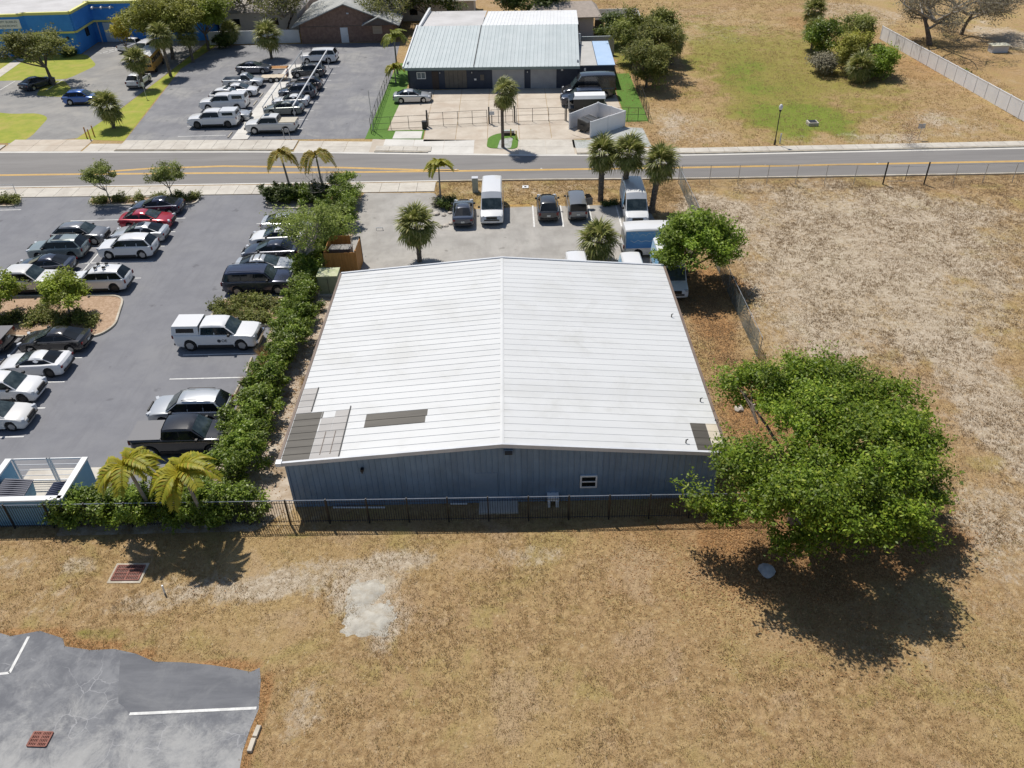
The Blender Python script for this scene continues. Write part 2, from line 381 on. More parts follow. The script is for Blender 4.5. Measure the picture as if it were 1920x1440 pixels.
gm, t = newmat('dry_field')
P = t.geo.outputs['Position']
at = t.n('ShaderNodeAttribute', attribute_name='zone'); sep = t.n('ShaderNodeSeparateColor'); t.l(at.outputs['Color'], sep.inputs[0])
zs, zg, zl = sep.outputs
n_big = t.noise(P, .09, 5, .6); n_mid = t.noise(P, .55, 7, .68, None, .8); n_f = t.noise(P, 2.6, 6, .7, (1,1,.2)); n_ff = t.noise(P, 8.0, 5, .75); n_st = t.noise(P, 1.6, 6, .72, (1.0,.55,1), 1.4)
c = t.mix(t.ramp(n_f, .36, .66), (.285,.18,.084), (.475,.335,.172))
c = t.mix(t.ramp(n_mid, .44, .68), c, (.40,.27,.145))
c = t.mix(t.math('MULTIPLY', t.ramp(n_big, .42, .62), .55), c, (.43,.315,.145))
n_hue = t.noise(P, .28, 5, .65, None, .5)
c = t.mix(t.math('MULTIPLY', t.ramp(n_hue, .52, .66), .5), c, (.35,.29,.10))
c = t.mix(t.math('MULTIPLY', t.ramp(n_hue, .46, .34), .5), c, (.45,.33,.215))
c = t.mix(t.math('MULTIPLY', t.ramp(n_ff, .54, .68), .55), c, (.14,.09,.042))
n_pl = t.noise(P, 6.0, 4, .75, (1,.8,1), .5)
c = t.mix(t.math('MULTIPLY', t.ramp(n_pl, .58, .68), .55), c, (.58,.48,.33))
ng = t.noise(P, .8, 6, .7, None, .5)
c = t.mix(t.ramp(t.math('ADD', t.math('MULTIPLY_ADD', ng, .9), zg), .66, 1.05), c, (.20,.205,.035)) if False else c
gsum = t.math('ADD', t.math('MULTIPLY', ng, .8), zg)
c = t.mix(t.ramp(gsum, .56, .98), c, (.27,.24,.065))
c = t.mix(t.ramp(gsum, .98, 1.45), c, (.19,.235,.04))
n_sp = t.noise(P, 2.9, 6, .76, (1,.75,1), .9)
ssum = t.math('ADD', t.math('ADD', t.math('ADD', t.math('MULTIPLY', n_st, .5), t.math('MULTIPLY', n_sp, .6)), t.math('MULTIPLY', n_mid, .3)), t.math('MULTIPLY', zs, .62))
sand_f = t.math('MULTIPLY', t.ramp(ssum, .84, 1.14), .84)
sandc = t.mix(t.ramp(n_f, .35, .7), (.42,.345,.255), (.60,.53,.43))
c = t.mix(sand_f, c, sandc)
lsum = t.math('ADD', t.math('MULTIPLY', n_f, .8), zl)
c = t.mix(t.ramp(lsum, .58, 1.05), c, t.mix(t.ramp(n_ff, .4, .62), (.27,.14,.058), (.48,.29,.135)))
# tufts and crumbs break everything up
tu = t.noise(P, 4.2, 5, .75, (1.0,.7,1), .8)
c = t.mix(t.math('MULTIPLY', t.ramp(tu, .56, .66), .6), c, (.17,.115,.06))
t.l(c, t.b.inputs['Base Color']); t.b.inputs['Roughness'].default_value = .97; t.b.inputs['Specular IOR Level'].default_value = .15
t.bump(t.math('ADD', n_ff, t.math('MULTIPLY', tu, 1.5)), .9, .07)
gme = fast_mesh('ground', np.stack([GX.ravel(), GY.ravel(), ZZ.ravel()], -1), F, gm)
ca = gme.color_attributes.new('zone', 'FLOAT_COLOR', 'POINT')
zc = np.stack([np.clip(ZS, 0, 1.5), np.clip(ZG, 0, 1.5), np.clip(ZL, 0, 1.5), np.ones_like(ZS)], -1).astype(np.float32)
ca.data.foreach_set('color', zc.ravel())
gme.shade_smooth()
struct(put('ground', gme))

# ------------------------------------------------------------------ sheets
def add_lines(parent, pairs, wd=.11, z=.022, mat=white_paint, name='painted_line'):
    for (x1, y1), (x2, y2) in pairs:
        L = math.hypot(x2-x1, y2-y1); a = math.atan2(y2-y1, x2-x1); k = 'line%.1f%s' % (L, wd)
        mb = MB(); mb.add([(-L/2,-wd/2,0),(L/2,-wd/2,0),(L/2,wd/2,0),(-L/2,wd/2,0)], [(0,1,2,3)])
        put(name, mb.mesh(name, mat), parent, ((x1+x2)/2, (y1+y2)/2, z), (0,0,a))
def slabs(parent, x0, x1, y0, y1, nx, ny, z, mat, h=.02, gap=.025, name='concrete_slab', fx=None):
    """a pavement laid in separate slabs with open joints; fx(x) shifts y along a curve"""
    for i in range(nx):
        for j in range(ny):
            a = x0+(x1-x0)*i/nx+gap/2; b = x0+(x1-x0)*(i+1)/nx-gap/2; c_ = y0+(y1-y0)*j/ny+gap/2; d = y0+(y1-y0)*(j+1)/ny-gap/2
            fa = fx(a) if fx else 0; fb = fx(b) if fx else 0
            MB().prism([(a, c_+fa), (b, c_+fb), (b, d+fb), (a, d+fa)], z-h, z).build(name, mat, parent)

road = struct(sheet('road', road_poly, .010, roadm))
def yl(pts, wd):
    L = MB(); U = []; D_ = []
    for x, y in pts: U.append((x, y+wd/2, .016)); D_.append((x, y-wd/2, .016))
    n = len(pts); L.add(U+D_, [(i, n+i, n+i+1, i+1) for i in range(n-1)]); L.build('yellow_line', yellow_paint, road)
def yl2(pts):
    yl([(x, y+.11) for x, y in pts], .16); yl([(x, y-.12) for x, y in pts], .16)
yl2([(-120,84.3),(-53,81.75),(-44.1,81.45),(-37.8,81.15),(-30,80.8),(-17.3,80.15),(-5.3,79.72),(15.7,79.1),(51.3,78.5),(120,77.3)])
yl2([(-44.1,81.75),(-37.8,82.55),(-30.1,82.7),(-17.5,81.45),(-9,80.2),(-5.3,79.9)])
for u, v in ((855,318),(1015,316),(1230,313),(1435,310),(1645,306)):
    x, y = G(u, v); MB().box((x, y, .02), (.18,.18,.03), 0, .6).build('road_reflector', white_paint, road)
# pavements
nw = struct(put('sidewalk', None)); 
slabs(nw, -75, -7.4, -2.6, -.3, 38, 1, .06, concrete, .06, .03, fx=ynear)
fw = struct(put('sidewalk', None))
slabs(fw, -14.6, -8.5, .5, 1.9, 4, 1, .10, concrete, .10, .03, fx=yfar)
slabs(fw, 7.0, 75, .45, 1.75, 44, 1, .10, concrete, .10, .03, fx=yfar)
slabs(fw, -43.5, -23.6, .5, 3.4, 13, 1, .10, concrete, .10, .03, fx=yfar)
slabs(fw, -80, -56.8, .5, 2.0, 14, 1, .10, concrete, .10, .03, fx=yfar)
# kerbs and gutters
kb = struct(put('kerb_line', None))
def curve(x0, x1, f, off, n=24): return [(x0+(x1-x0)*i/n, f(x0+(x1-x0)*i/n)+off) for i in range(n+1)]
kerb(curve(-7.3, 75, ynear, -.12), kb, .12, .22)
kerb(curve(-14.6, -8.8, yfar, .22, 6), kb, .12, .2); kerb(curve(7, 75, yfar, .2), kb, .13, .2)
kerb(curve(-43.5, -23.8, yfar, .22, 10), kb, .12, .2); kerb(curve(-80, -57, yfar, .22, 10), kb, .12, .2)
gut = struct(put('gutter', None))
def strip(name, x0, x1, f, o0, o1, z, mat, parent, n=30):
    a = curve(x0, x1, f, o0, n); b = curve(x0, x1, f, o1, n)
    MB().add([(*p, z) for p in a+b], [(i, i+1, n+1+i+1, n+1+i) for i in range(n)]).build(name, mat, parent)
strip('gutter_strip', -80, 75, yfar, -.32, .12, .014, concrete_pale, gut)
strip('gutter_strip', -75, 75, ynear, -.02, .24, .014, concrete_pale, gut)
# driveway aprons on the far side
ap = struct(put('driveway_apron', None))
slabs(ap, -23.5, -15.2, 0.12, 3.4, 3, 2, .018, concrete, .016, .03, fx=yfar)
slabs(ap, -56.7, -47.4, 0.12, 3.9, 3, 2, .018, concrete_warm, .016, .03, fx=yfar)
slabs(ap, -47.2, -43.6, 0.12, 2.5, 2, 1, .018, concrete, .016, .03, fx=yfar)
slabs(ap, -13.9, -3.9, 0.12, 4.3, 3, 2, .018, concrete_pale, .016, .03, fx=yfar)
slabs(ap, .9, 6.8, 0.12, 4.6, 2, 2, .018, concrete, .016, .03, fx=yfar)

# ------------------------------------------------------------------ left lot
lot = struct(sheet('parking_lot', lot_left, .010, asphalt))
SY = lambda k: 69.88-2.85*k
pr = [((-35.3, SY(k)), (-30.0, SY(k))) for k in range(0, 5)] + [((-40.6, SY(k)), (-35.3, SY(k))) for k in range(0, 5)]
pr += [((-35.3, SY(k)), (-30.0, SY(k))) for k in range(7, 12)] + [((-40.6, SY(k)), (-35.3, SY(k))) for k in range(7, 12)]
pr += [((-35.3, SY(0)+2.4), (-35.3, SY(4)-.3)), ((-35.3, SY(7)+.5), (-35.3, SY(11)-.3))]
pr += [((-23.05, y), (-17.9, y)) for y in (68.25, 65.52, 62.87, 60.28, 57.57)] + [((-23.0, SY(k)), (-17.9, SY(k))) for k in (8, 9, 10, 11, 12)]
pr += [((-50, SY(-1)), (-46.5, SY(-1)))]
add_lines(lot, pr)
def island(pts, mat=mulch, r=.8, h=.09, rounds=True):
    p = rounded(pts, r) if rounds else pts
    o = struct(MB().prism(p, 0, h).build('planting_island', mat)); kerb(p, o, .14, .17, True); return o
island(GP([(169,386),(171,372),(376,371),(366,384)]), mulch)
island(GP([(-120,388),(-120,372),(43,372),(30,388)]), mulch)
island(GP([(-150,558),(234,556),(216,612),(184,632),(-150,632)]), mulch, 1.2)
island(GP([(386,612),(418,560),(545,560),(518,612)]), mulch, 1.0)
island(GP([(498,391),(502,372),(606,368),(596,392)]), soil, .6)
hs = struct(sheet('planting_strip', [(-18.0,71.6),(-13.6,74.2),(-13.9,62),(-13.6,54),(-12.6,52.5),(-12.3,31.9),(-13.9,30.2),(-24.4,30.2),(-24.3,33.3),(-17.6,33.3),(-17.6,56)], .0045, soil))
kerb([(-17.75,70.9),(-17.6,55.2)], lot, .12, .15)
# far lots
fl = struct(sheet('parking_lot', far_lot, .010, asphalt2))
pr = [((-37.9, y), (-32.4, y)) for y in (92.3, 95.6, 98.9, 102.2, 105.5, 108.8, 112.1, 115.4)] + [((-29.2, y), (-23.9, y)) for y in (94.0, 97.2, 100.4, 103.6, 106.8, 110.0, 113.3, 116.7, 120)]
add_lines(fl, pr, .12)
wk = struct(put('walkway', None)); slabs(wk, -31.4, -29.5, 90.6, 121.5, 1, 16, .10, concrete_pale, .10, .03)
isl = struct(MB().prism([(-38.5,119.6),(-31.2,119.4),(-31.2,121.0),(-38.5,121.2)], 0, .1).build('planting_island', leaf_litter)); kerb([(-38.5,119.6),(-31.2,119.4)], isl, .14, .17)
struct(sheet('driveway', blue_lot, .010, pmat('blue_lot_asphalt', (.22,.215,.21), (.27,.265,.255), .4, .9, .2, 50, c3=(.33,.315,.29), scale3=.15)))
struct(sheet('lawn', [(-49.7,92.3),(-43.7,91.3),(-45.2,105),(-46.8,121),(-45.4,134),(-47.4,136.9),(-47.9,118),(-48.5,104)], .0075, lawn))
struct(sheet('lawn', rounded(GP([(-80,270),(-80,200),(20,214),(70,212),(92,220),(60,255),(38,268)]), 1.5), .014, lawn))
struct(sheet('lawn', rounded([(-95,117.3),(-61.4,117.3),(-60.0,124.2),(-64.3,131.0),(-95,131.0)], 1.5), .012, lawn))
struct(sheet('lawn', rounded(GP([(68,180),(82,150),(122,152),(138,172),(120,182)]), .8), .014, lawn))
struct(MB().prism(GP([(-30,150),(37,106),(48,111),(-10,152)]), 0, .03).build('footpath', concrete))
pk = struct(put('parking_marks', None)); add_lines(pk, [((-68.5,112.4),(-68.5,117)), ((-65.8,112.0),(-65.8,117)), ((-61.9,112.0),(-61.9,117))], .12)
# hatched bay by the blue wall
for i in range(6): add_lines(pk, [((-63.4+i*.55,131.5+i*1.0), (-61.2+i*.55,131.2+i*1.0))], .14)
add_lines(pk, [((-61.2,131.0),(-58.0,137.0)), ((-62.2,131.0),(-59.0,137.0))], .14)
# centre yard
struct(sheet('forecourt', [(x, yfar(x)+.1) for x in (-15.3,-9,-3.9,2.4,7)]+[(7,88.3),(4.6,88.7),(-9.6,88.7),(-14.4,89.6),(-15.3,90.1)], .008, concrete_warm))
cyd = struct(put('concrete_yard', None))
slabs(cyd, -13.9, -9.6, 92.4, 107.9, 1, 3, .018, concrete_warm, .016, .05)
slabs(cyd, -9.6, 4.6, 88.6, 107.7, 4, 4, .018, concrete_warm, .016, .05)
slabs(cyd, 4.6, 9.2, 88.2, 107.5, 1, 4, .018, concrete_warm, .016, .05)
slabs(cyd, 9.2, 13.4, 97, 107.0, 1, 2, .018, concrete_warm, .016, .05)
tf = struct(sheet('turf', [(-16.2,89.9),(-9.7,89.2),(-9.7,92.4),(-14.0,92.5),(-13.3,108.5),(-13.2,121),(-15.8,121),(-15.9,110)], .024, turf))
struct(MB().prism([(-13.1,89.7),(-9.9,89.5),(-9.9,91.9),(-13.0,92.1)], 0, .05).build('concrete_pad', concrete_pale))
struct(sheet('turf', [(13.45,93.4),(16.0,93.4),(16.2,113),(13.9,113),(13.6,107.3)], .024, turf))
struct(sheet('turf', [(9.3,93.6),(13.45,93.4),(13.45,96.9),(9.3,97.0)], .024, turf))
ti = rounded(GP([(912,278),(915,258),(935,250),(968,250),(972,262),(970,280)]), .9)
struct(MB().prism(ti, 0, .05).build('turf', turf))
struct(sheet('gravel_bed', rounded(GP([(932,280),(938,262),(962,258),(958,279)]), .5), .056, gravel))
struct(sheet('gravel_bed', gravel_poly, .008, gravel))
# front yard of the warehouse
yd = struct(sheet('parking_yard', yard_asph, .010, asphalt3))
add_lines(yd, [((1.95,70.7),(1.95,66.1)), ((4.5,70.6),(4.5,66.0)), ((7.1,70.5),(7.1,66.0)), ((9.6,70.3),(9.6,65.8)), ((-2.6,70.6),(-2.6,67.2))], .14)
add_lines(yd, [((-2.0,70.95),(1.7,70.85))], .14, .022, yellow_paint)
# old asphalt bottom left
oa_m, t = newmat('worn_asphalt')
P = t.geo.outputs['Position']
c = t.mix(t.ramp(t.noise(P, .9, 8, .74, None, .35), .36, .66), (.13,.135,.15), (.215,.22,.232))
c = t.mix(t.ramp(t.noise(P, .45, 8, .72, None, .35), .54, .78), c, (.40,.398,.39))
vo = t.n('ShaderNodeTexVoronoi', feature='DISTANCE_TO_EDGE'); vo.inputs['Scale'].default_value = .9; vo.inputs['Randomness'].default_value = 1
wp = t.n('ShaderNodeVectorMath', operation='ADD'); nz = t.n('ShaderNodeTexNoise'); nz.inputs['Scale'].default_value = .8; nz.inputs['Detail'].default_value = 6; t.l(P, nz.inputs['Vector']); t.l(P, wp.inputs[0]); t.l(nz.outputs['Color'], wp.inputs[1]); t.l(wp.outputs[0], vo.inputs['Vector'])
sy = t.n('ShaderNodeSeparateXYZ'); t.l(P, sy.inputs[0])
lowm = t.ramp(t.math('ADD', t.math('MULTIPLY', sy.outputs[1], -.09), t.math('MULTIPLY', t.noise(P, .55, 9, .78, None, .3), 1.5)), -1.12, -.72)
c = t.mix(t.math('MULTIPLY', lowm, .75), c, t.mix(t.noise(P, 3, 6, .7), (.30,.30,.295), (.47,.465,.45)))
crk = t.math('MULTIPLY', t.math('MULTIPLY', t.ramp(vo.outputs['Distance'], .022, .003), .5), t.ramp(t.noise(P, .35, 3), .5, .66))
c = t.mix(crk, c, (.42,.42,.43))
t.l(c, t.b.inputs['Base Color']); t.b.inputs['Roughness'].default_value = .9; t.bump(t.noise(P, 25, 4), .3, .02)
oa = struct(sheet('asphalt_pavement', old_asph, .012, oa_m))
sheet('sealed_patch', GP([(222,1290),(226,1225),(255,1226),(290,1241),(340,1242),(395,1247),(440,1254),(470,1260),(485,1257),(484,1330),(275,1342),(245,1342),(232,1325),(222,1318)]), .016, pmat('sealed_asphalt', (.105,.11,.125), (.15,.155,.17), .7, .8, .2, 40, c3=(.185,.19,.20), scale3=.5, stretch=(.3,1.5,1)), oa)
add_lines(oa, [(G(243,1339), G(481,1328)), (G(0,1264), G(18,1262)), (G(18,1262), G(54,1194)), (G(-60,1266), G(0,1264))], .13, .021)

# ================================================================== WAREHOUSE
wh = thing('warehouse', 'long low metal building with white ribbed gable roof and blue-grey siding', 'warehouse', (0,0,0))
NP = 35
pw = (WY1-WY0)/NP
HW = (WX1-WX0)/2; SLO = math.atan2(WZR-WZE, HW); SL = math.hypot(HW, WZR-WZE)
def rib_profile(w0, w1, r=.02, rw=.04):
    """(y,z) outline of one standing-seam sheet"""
    return [(w0, 0), (w0+.012, r), (w0+rw, r), (w0+rw+.03, 0), (w1-.002, 0)]
def ribbed(name, length, width, mat, r=.02, th=.012, lift=0.0):
    mb = MB(); pr = rib_profile(0, width, r); n = len(pr)
    vs = [(x, y, z+lift) for x in (0, length) for y, z in pr]+[(x, y, z-th+lift) for x in (0, length) for y, z in pr]
    fs = []
    for i in range(n-1):
        fs += [(i, i+1, n+i+1, n+i), (2*n+i, 3*n+i, 3*n+i+1, 2*n+i+1)]
    fs += [(0, n, 3*n, 2*n), (n-1, 2*n-1, 4*n-1, 3*n-1)]
    mb.add(vs, fs); return mb.mesh(name, mat)
rp = ribbed('roof_panel', SL, pw, roof_white)
for i in range(NP):
    put('roof_panel', rp, wh, (WX0, WY0+i*pw, WZE), (0, -SLO, 0))
    o = put('roof_panel', rp, wh, (WX1, WY0+(i+1)*pw, WZE), (0, -SLO, math.pi))
# ridge cap, rake trim and gutters
mb = MB(); mb.add([(WXR-.1, WY0-.05, WZR+.018),(WXR, WY0-.05, WZR+.027),(WXR+.1, WY0-.05, WZR+.018),(WXR-.1, WY1+.05, WZR+.018),(WXR, WY1+.05, WZR+.027),(WXR+.1, WY1+.05, WZR+.018)], [(0,1,4,3),(1,2,5,4)])
mb.build('ridge_cap', roof_white, wh)
for yy, sgn in ((WY0, -1), (WY1, 1)):
    for x0, x1 in ((WX0-.06, WXR), (WX1+.06, WXR)):
        z0, z1 = WZE-.01, WZR
        MB().add([(x0,yy+sgn*.09,z0-.16),(x1,yy+sgn*.09,z1-.16),(x1,yy+sgn*.09,z1+.075),(x0,yy+sgn*.09,z0+.07),(x0,yy-sgn*.05,z0-.16),(x1,yy-sgn*.05,z1-.16),(x1,yy-sgn*.05,z1+.075),(x0,yy-sgn*.05,z0+.07)],
                 [(0,1,2,3),(4,5,6,7),(0,1,5,4),(3,2,6,7),(0,3,7,4),(1,2,6,5)]).build('rake_trim', trim_grey, wh)
for x in (WX0-.09, WX1+.09):
    MB().box((x, (WY0+WY1)/2, WZE-.06), (.15, WY1-WY0+.1, .15)).build('gutter', gutter_brown, wh)
MB().box((WX0-.02, WY0-.02, WZE+.02), (.3, .34, .22)).build('corner_cap', white_plain, wh)
# siding: front face one sheet per rib
NS = 74; sw = (WX1-WX0-.5)/NS
mb = MB()
pr = [(0,0),(.02,-.035),(.055,-.035),(.075,0),(sw,0)]
mb.add([(x, y, z) for z in (0, 1) for x, y in pr]+[(sw,.03,0),(0,.03,0),(sw,.03,1),(0,.03,1)], [(i,i+1,6+i,5+i) for i in range(4)]+[(10,11,13,12),(0,11,13,5),(4,10,12,9)])
wp_ = mb.mesh('wall_panel', wall_blue)
i0_ = int((G(895,935)[0]+.15-WX0-.25)/sw); DX0, DX1 = WX0+.25+i0_*sw, WX0+.25+(i0_+4)*sw
for i in range(NS):
    x = WX0+.25+i*sw; t_ = 1-abs(x+sw/2-WXR)/HW; hgt = WZE+(WZR-WZE)*t_-.06
    zb = 0.0
    if DX0 < x+sw/2 < DX1: zb = 2.15
    put('wall_panel', wp_, wh, (x, WY0+.12, zb), (0,0,0), (1, 1, hgt-zb))
MB().box(((DX0+DX1)/2, WY0+.13, 1.075), (DX1-DX0-.01, .06, 2.15)).build('closed_door', wall_blue, wh)
for x in (WX0+.26, WX1-.26): MB().box((x, (WY0+WY1)/2, WZE/2-.05), (.06, WY1-WY0-.5, WZE-.12)).build('side_wall', wall_blue, wh)
MB().add([(WX0+.3,WY1-.15,0),(WX1-.3,WY1-.15,0),(WX1-.3,WY1-.15,WZE-.05),(WXR,WY1-.15,WZR-.05),(WX0+.3,WY1-.15,WZE-.05)], [(0,1,2,3,4)]).build('back_wall', wall_blue, wh)
MB().box((WX0+.27, WY0+.1, WZE/2), (.12,.1,WZE-.1)).build('corner_trim', wall_blue, wh)
# window
wx = 3.68
def framed_window(parent, c, wd, ht, frame=white_plain, bars=('h',), d=.09, pane=glass_dark):
    f = MB(); x, y, z = c; b = .085
    for dx, dz, sx, sz in ((0, ht/2-b/2, wd, b), (0, -ht/2+b/2, wd, b)): f.box((x+dx, y, z+dz), (sx, d, sz))
    for dx in (-wd/2+b/2, wd/2-b/2): f.box((x+dx, y, z), (b, d, ht-2*b))
    if 'h' in bars: f.box((x, y, z), (wd-2*b, d*.9, b*.8))
    if 'v' in bars: f.box((x, y, z), (b*.8, d*.88, ht-2*b))
    o = f.build('window', frame, parent); MB().box((x, y+.01, z), (wd-2*b, d*.4, ht-2*b)).build('pane', pane, o); return o
framed_window(wh, (wx+.05, WY0+.06, 1.42), .90, .86)
# vent and lamp
v = MB().box((WXR+.32, WY0+.05, 3.62), (.46,.12,.30)).build('gable_vent', wall_blue, wh)
for k in range(3): MB().box((WXR+.32, WY0-.03, 3.53+k*.09), (.4,.05,.035)).build('slat', black_plastic, v)
lx = G(681,877,2.6)[0]
wl = MB().box((lx, WY0-.04, 2.72), (.16,.22,.12)).build('wall_lamp', black_metal, wh); MB().box((lx, WY0-.13, 2.62), (.08,.08,.12)).build('lamp_head', black_metal, wl)
# damaged roof patches follow the slope
def roof_xy(u, v):
    z = 3.6
    for _ in range(6):
        x, y = G(u, v, z); z = WZR-(abs(x-WXR)/HW)*(WZR-WZE)+.02
    return x, y
def roof_patch(x0, x1, y0, y1, mat, lift, name='roof_patch', jag=0):
    sgn = 1 if (x0+x1)/2 < WXR else -1
    i0 = max(0, int(round((y0-WY0)/pw))); i1 = min(NP, int(round((y1-WY0)/pw)))
    z = lambda x: WZR-abs(x-WXR)/HW*(WZR-WZE)
    for i in range(i0, i1):
        jl = jag*random.uniform(-.25,.25)
        xa = x0 if sgn > 0 else x1
        L = (x1-x0+jl)/math.cos(SLO)
        me = ribbed(name, L, pw, mat, .02, .004, lift)
        if sgn > 0: put(name, me, wh, (xa, WY0+i*pw, z(xa)), (0, -SLO, 0))
        else: put(name, me, wh, (xa, WY0+(i+1)*pw, z(xa)), (0, -SLO, math.pi))
def xs(u, v): return roof_xy(u, v)[0]
def ys(u, v): return roof_xy(u, v)[1]
K = lambda x, y: (500+x/4.174, 680+y/4.174)
xe = WX0+.03
yA0, yA1 = ys(*K(300,385)), ys(*K(330,202))
xD = xs(*K(385,560)); xA = xs(*K(378,290)); xD2 = xs(*K(455,362)); xC = xs(*K(610,545)); xC0 = xs(*K(540,378))
yD = ys(*K(350,372)); yM = ys(*K(450,540)); yC = ys(*K(600,345))
roof_patch(xe, xA, yA0, yA1, roof_grey, .008, 'grey_patch_sheet')
roof_patch(xe, xD, WY0, yA0, roof_dark, .008, 'bare_roof_sheet', 0)
roof_patch(xD+.02, xD2, yD-pw, yD+.05, roof_dark, .008, 'bare_roof_sheet')
roof_patch(xD+.02, xC, WY0, yM, roof_grey, .009, 'grey_patch_sheet', 0)
roof_patch(xD+.06, xC0, yM, yD-pw, roof_grey, .009, 'grey_patch_sheet')
roof_patch(xC0+.02, xC, yM, yC, roof_grey, .009, 'grey_patch_sheet')
# cut joints and dark edges of the grey sheets
for a, b in ((xC-.01, .05), (xA-.0, .05)):
    y0, y1 = (WY0, yC) if a > xA+.5 else (yA0, yA1)
    z_ = WZR-abs(a-WXR)/HW*(WZR-WZE)
    MB().box((a, (y0+y1)/2, z_+.03), (b, y1-y0, .05)).build('patch_edge', black_plastic, wh)
for k in range(2):
    a = xD+(xC-xD)*(.33+.34*k); MB().box((a, (WY0+yM)/2+.2, WZR-abs(a-WXR)/HW*(WZR-WZE)+.026), (.025, yM-WY0-.4, .03)).build('patch_seam', gutter_brown, wh)
d0, d1 = xs(*K(772,450)), xs(*K(1256,400)); e0, e1 = ys(*K(1000,466)), ys(*K(1000,388))
roof_patch(d0, d1, e0, e1, roof_dark, .008, 'bare_roof_sheet', .3)
K2 = lambda x, y: (860+x/3.556, 720+y/3.556)
f0, f1, f2 = xs(*K2(1568,350)), xs(*K2(1672,350)), WX1-.02; h0, h1 = ys(*K2(1640,450)), ys(*K2(1590,264))
roof_patch(f0, f1, h0, h1, roof_dark, .008, 'bare_roof_sheet'); roof_patch(f1+.01, f2, h0, h1, roof_tan, .008, 'tan_patch_sheet')
for u, v in ((1313,752),(1286,830),(1259,594)):
    x, y = roof_xy(u, v); z = WZR-abs(x-WXR)/HW*(WZR-WZE)
    p = MB().tube([(x,y,z),(x,y,z+.22)], .035, 6).build('roof_pipe', black_plastic, wh); MB().tube([(x,y,z+.2),(x+.1,y,z+.25)], .03, 5).build('pipe_cap', black_plastic, p)

# things along the front wall
x0, y0 = G(898,965); x1, _ = G(972,965)
st = MB().box(((x0+x1)/2, y0+.45, .05), (x1-x0, .9, .10)).build('door_step', concrete); tag(st, 'grey concrete slab lying on the ground in front of the closed blue door', 'doorstep')
bx, by = G(1037,949)
bt = thing('utility_stand', 'small grey-white box stand on two legs against the blue wall', 'stand', (bx, by+.1, 0))
MB().box((0,.1,.52), (.62,.5,.22)).build('top', white_plain, bt)
for s in (-1,1): MB().box((s*.22,0,.205), (.16,.4,.41)).build('leg', white_plain, bt)
for (u0, u1, vv, lab) in ((625,722,953,'long white pipe lying along the foot of the blue wall'),(845,876,946,'short white pipe lying beside the doorstep')):
    (xa, ya), (xb, yb) = G(u0, vv), G(u1, vv)
    tag(MB().tube([(xa,ya,.06),(xb,yb,.06)], .05, 8).build('plastic_pipe', white_plain, None, 40), lab, 'pipe')

# ================================================================== FENCES
def bars_between(mb, p, q, r): mb.tube([p, q], r, 4)
bf = thing('picket_fence', 'long black metal picket fence with two top rails in front of the blue-grey warehouse', 'fence', (0, 29.75, 0))
FX0, FX1, FH = -31.0, 13.2, 1.72
fyy = lambda x: 30.66-.0105*(x+12.9)-29.75
for z, r in ((FH, .03), (FH-.2, .02), (.22, .022)):
    MB().add([], []).tube([(FX0, fyy(FX0), z), (FX1, fyy(FX1), z)], r, 4).build('rail', galv if z == FH else black_metal, bf)
x = FX0; pm = MB().box((0,0,FH/2+.03), (.07,.07,FH+.06)).mesh('post', black_metal)
while x < FX1+.1:
    put('post', pm, bf, (x, fyy(x), 0)); x += 2.1
pk_m = MB().box((0,0,FH/2+.03), (.022,.022,FH-.16)).mesh('picket', black_metal)
xs_ = list(np.arange(FX0+.13, FX1, .13)); order = sorted(xs_, key=lambda a: abs(a+6))
for a in order[:300]: put('picket', pk_m, bf, (a, fyy(a), 0))
mb = MB()
for a in order[300:]: mb.box((a, fyy(a), FH/2+.03), (.022,.022,FH-.16))
if order[300:]: tag(mb.build('pickets', black_metal, bf), None, None, None, 'stuff')

# open chain-link mesh as real wire
def chain_link(t, p0, p1, h, post_m, wire_m, step=2.6, cell=.16, wire=.006, mesh=True, rails=(1.0,), z0=0.0):
    d = Vector((p1[0]-p0[0], p1[1]-p0[1], 0)); L = d.length; d.normalize(); n = max(1, round(L/step))
    pm = MB().tube([(0,0,0),(0,0,h)], .03, 6).mesh('post', post_m)
    for i in range(n+1): put('post', pm, t, (p0[0]+d.x*L*i/n, p0[1]+d.y*L*i/n, z0))
    for r in rails: MB().tube([(p0[0],p0[1],z0+h*r-.02),(p1[0],p1[1],z0+h*r-.02)], .02, 5).build('rail', post_m, t)
    if mesh:
        V = []; F_ = []; k = int((L+h)/cell)
        nrm = Vector((-d.y, d.x, 0))
        for s in (1, -1):
            for i in range(k+1):
                a = i*cell-(h if s > 0 else 0); b = a+h if s > 0 else a-h
                A, ZA, B, ZB = a, .04, b, h-.03
                # clip to the run
                if s > 0:
                    if A < 0: ZA += -A; A = 0
                    if B > L: ZB -= B-L; B = L
                else:
                    if A > L: ZA += A-L; A = L
                    if B < 0: ZB -= -B; B = 0
                if ZA >= ZB: continue
                o = len(V); 
                for q, z in ((A, ZA), (B, ZB)):
                    c0 = Vector((p0[0], p0[1], z0+z))+d*q
                    V += [c0+Vector((0,0,wire)), c0-Vector((0,0,wire))]
                F_.append((o, o+1, o+3, o+2))
        m_ = MB(); m_.add(V, F_); m_.build('wire_mesh', wire_m, t)
wire_grey = pmat('wire', (.30,.31,.31), None, rough=.5, metal=.5)
rf = thing('chain_link_fence', 'tall thin chain-link fence running along the road edge of the bare field', 'fence')
chain_link(rf, G(1276,345), G(1655,345), 1.9, galv, wire_grey, 2.7, .22, .005)
chain_link(rf, G(1732,345), (75, 72.7), 1.9, galv, wire_grey, 2.7, .22, .005)
gp = thing('field_gate', 'pair of tall dark gate posts with wire leaf in the roadside chain-link fence', 'gate')
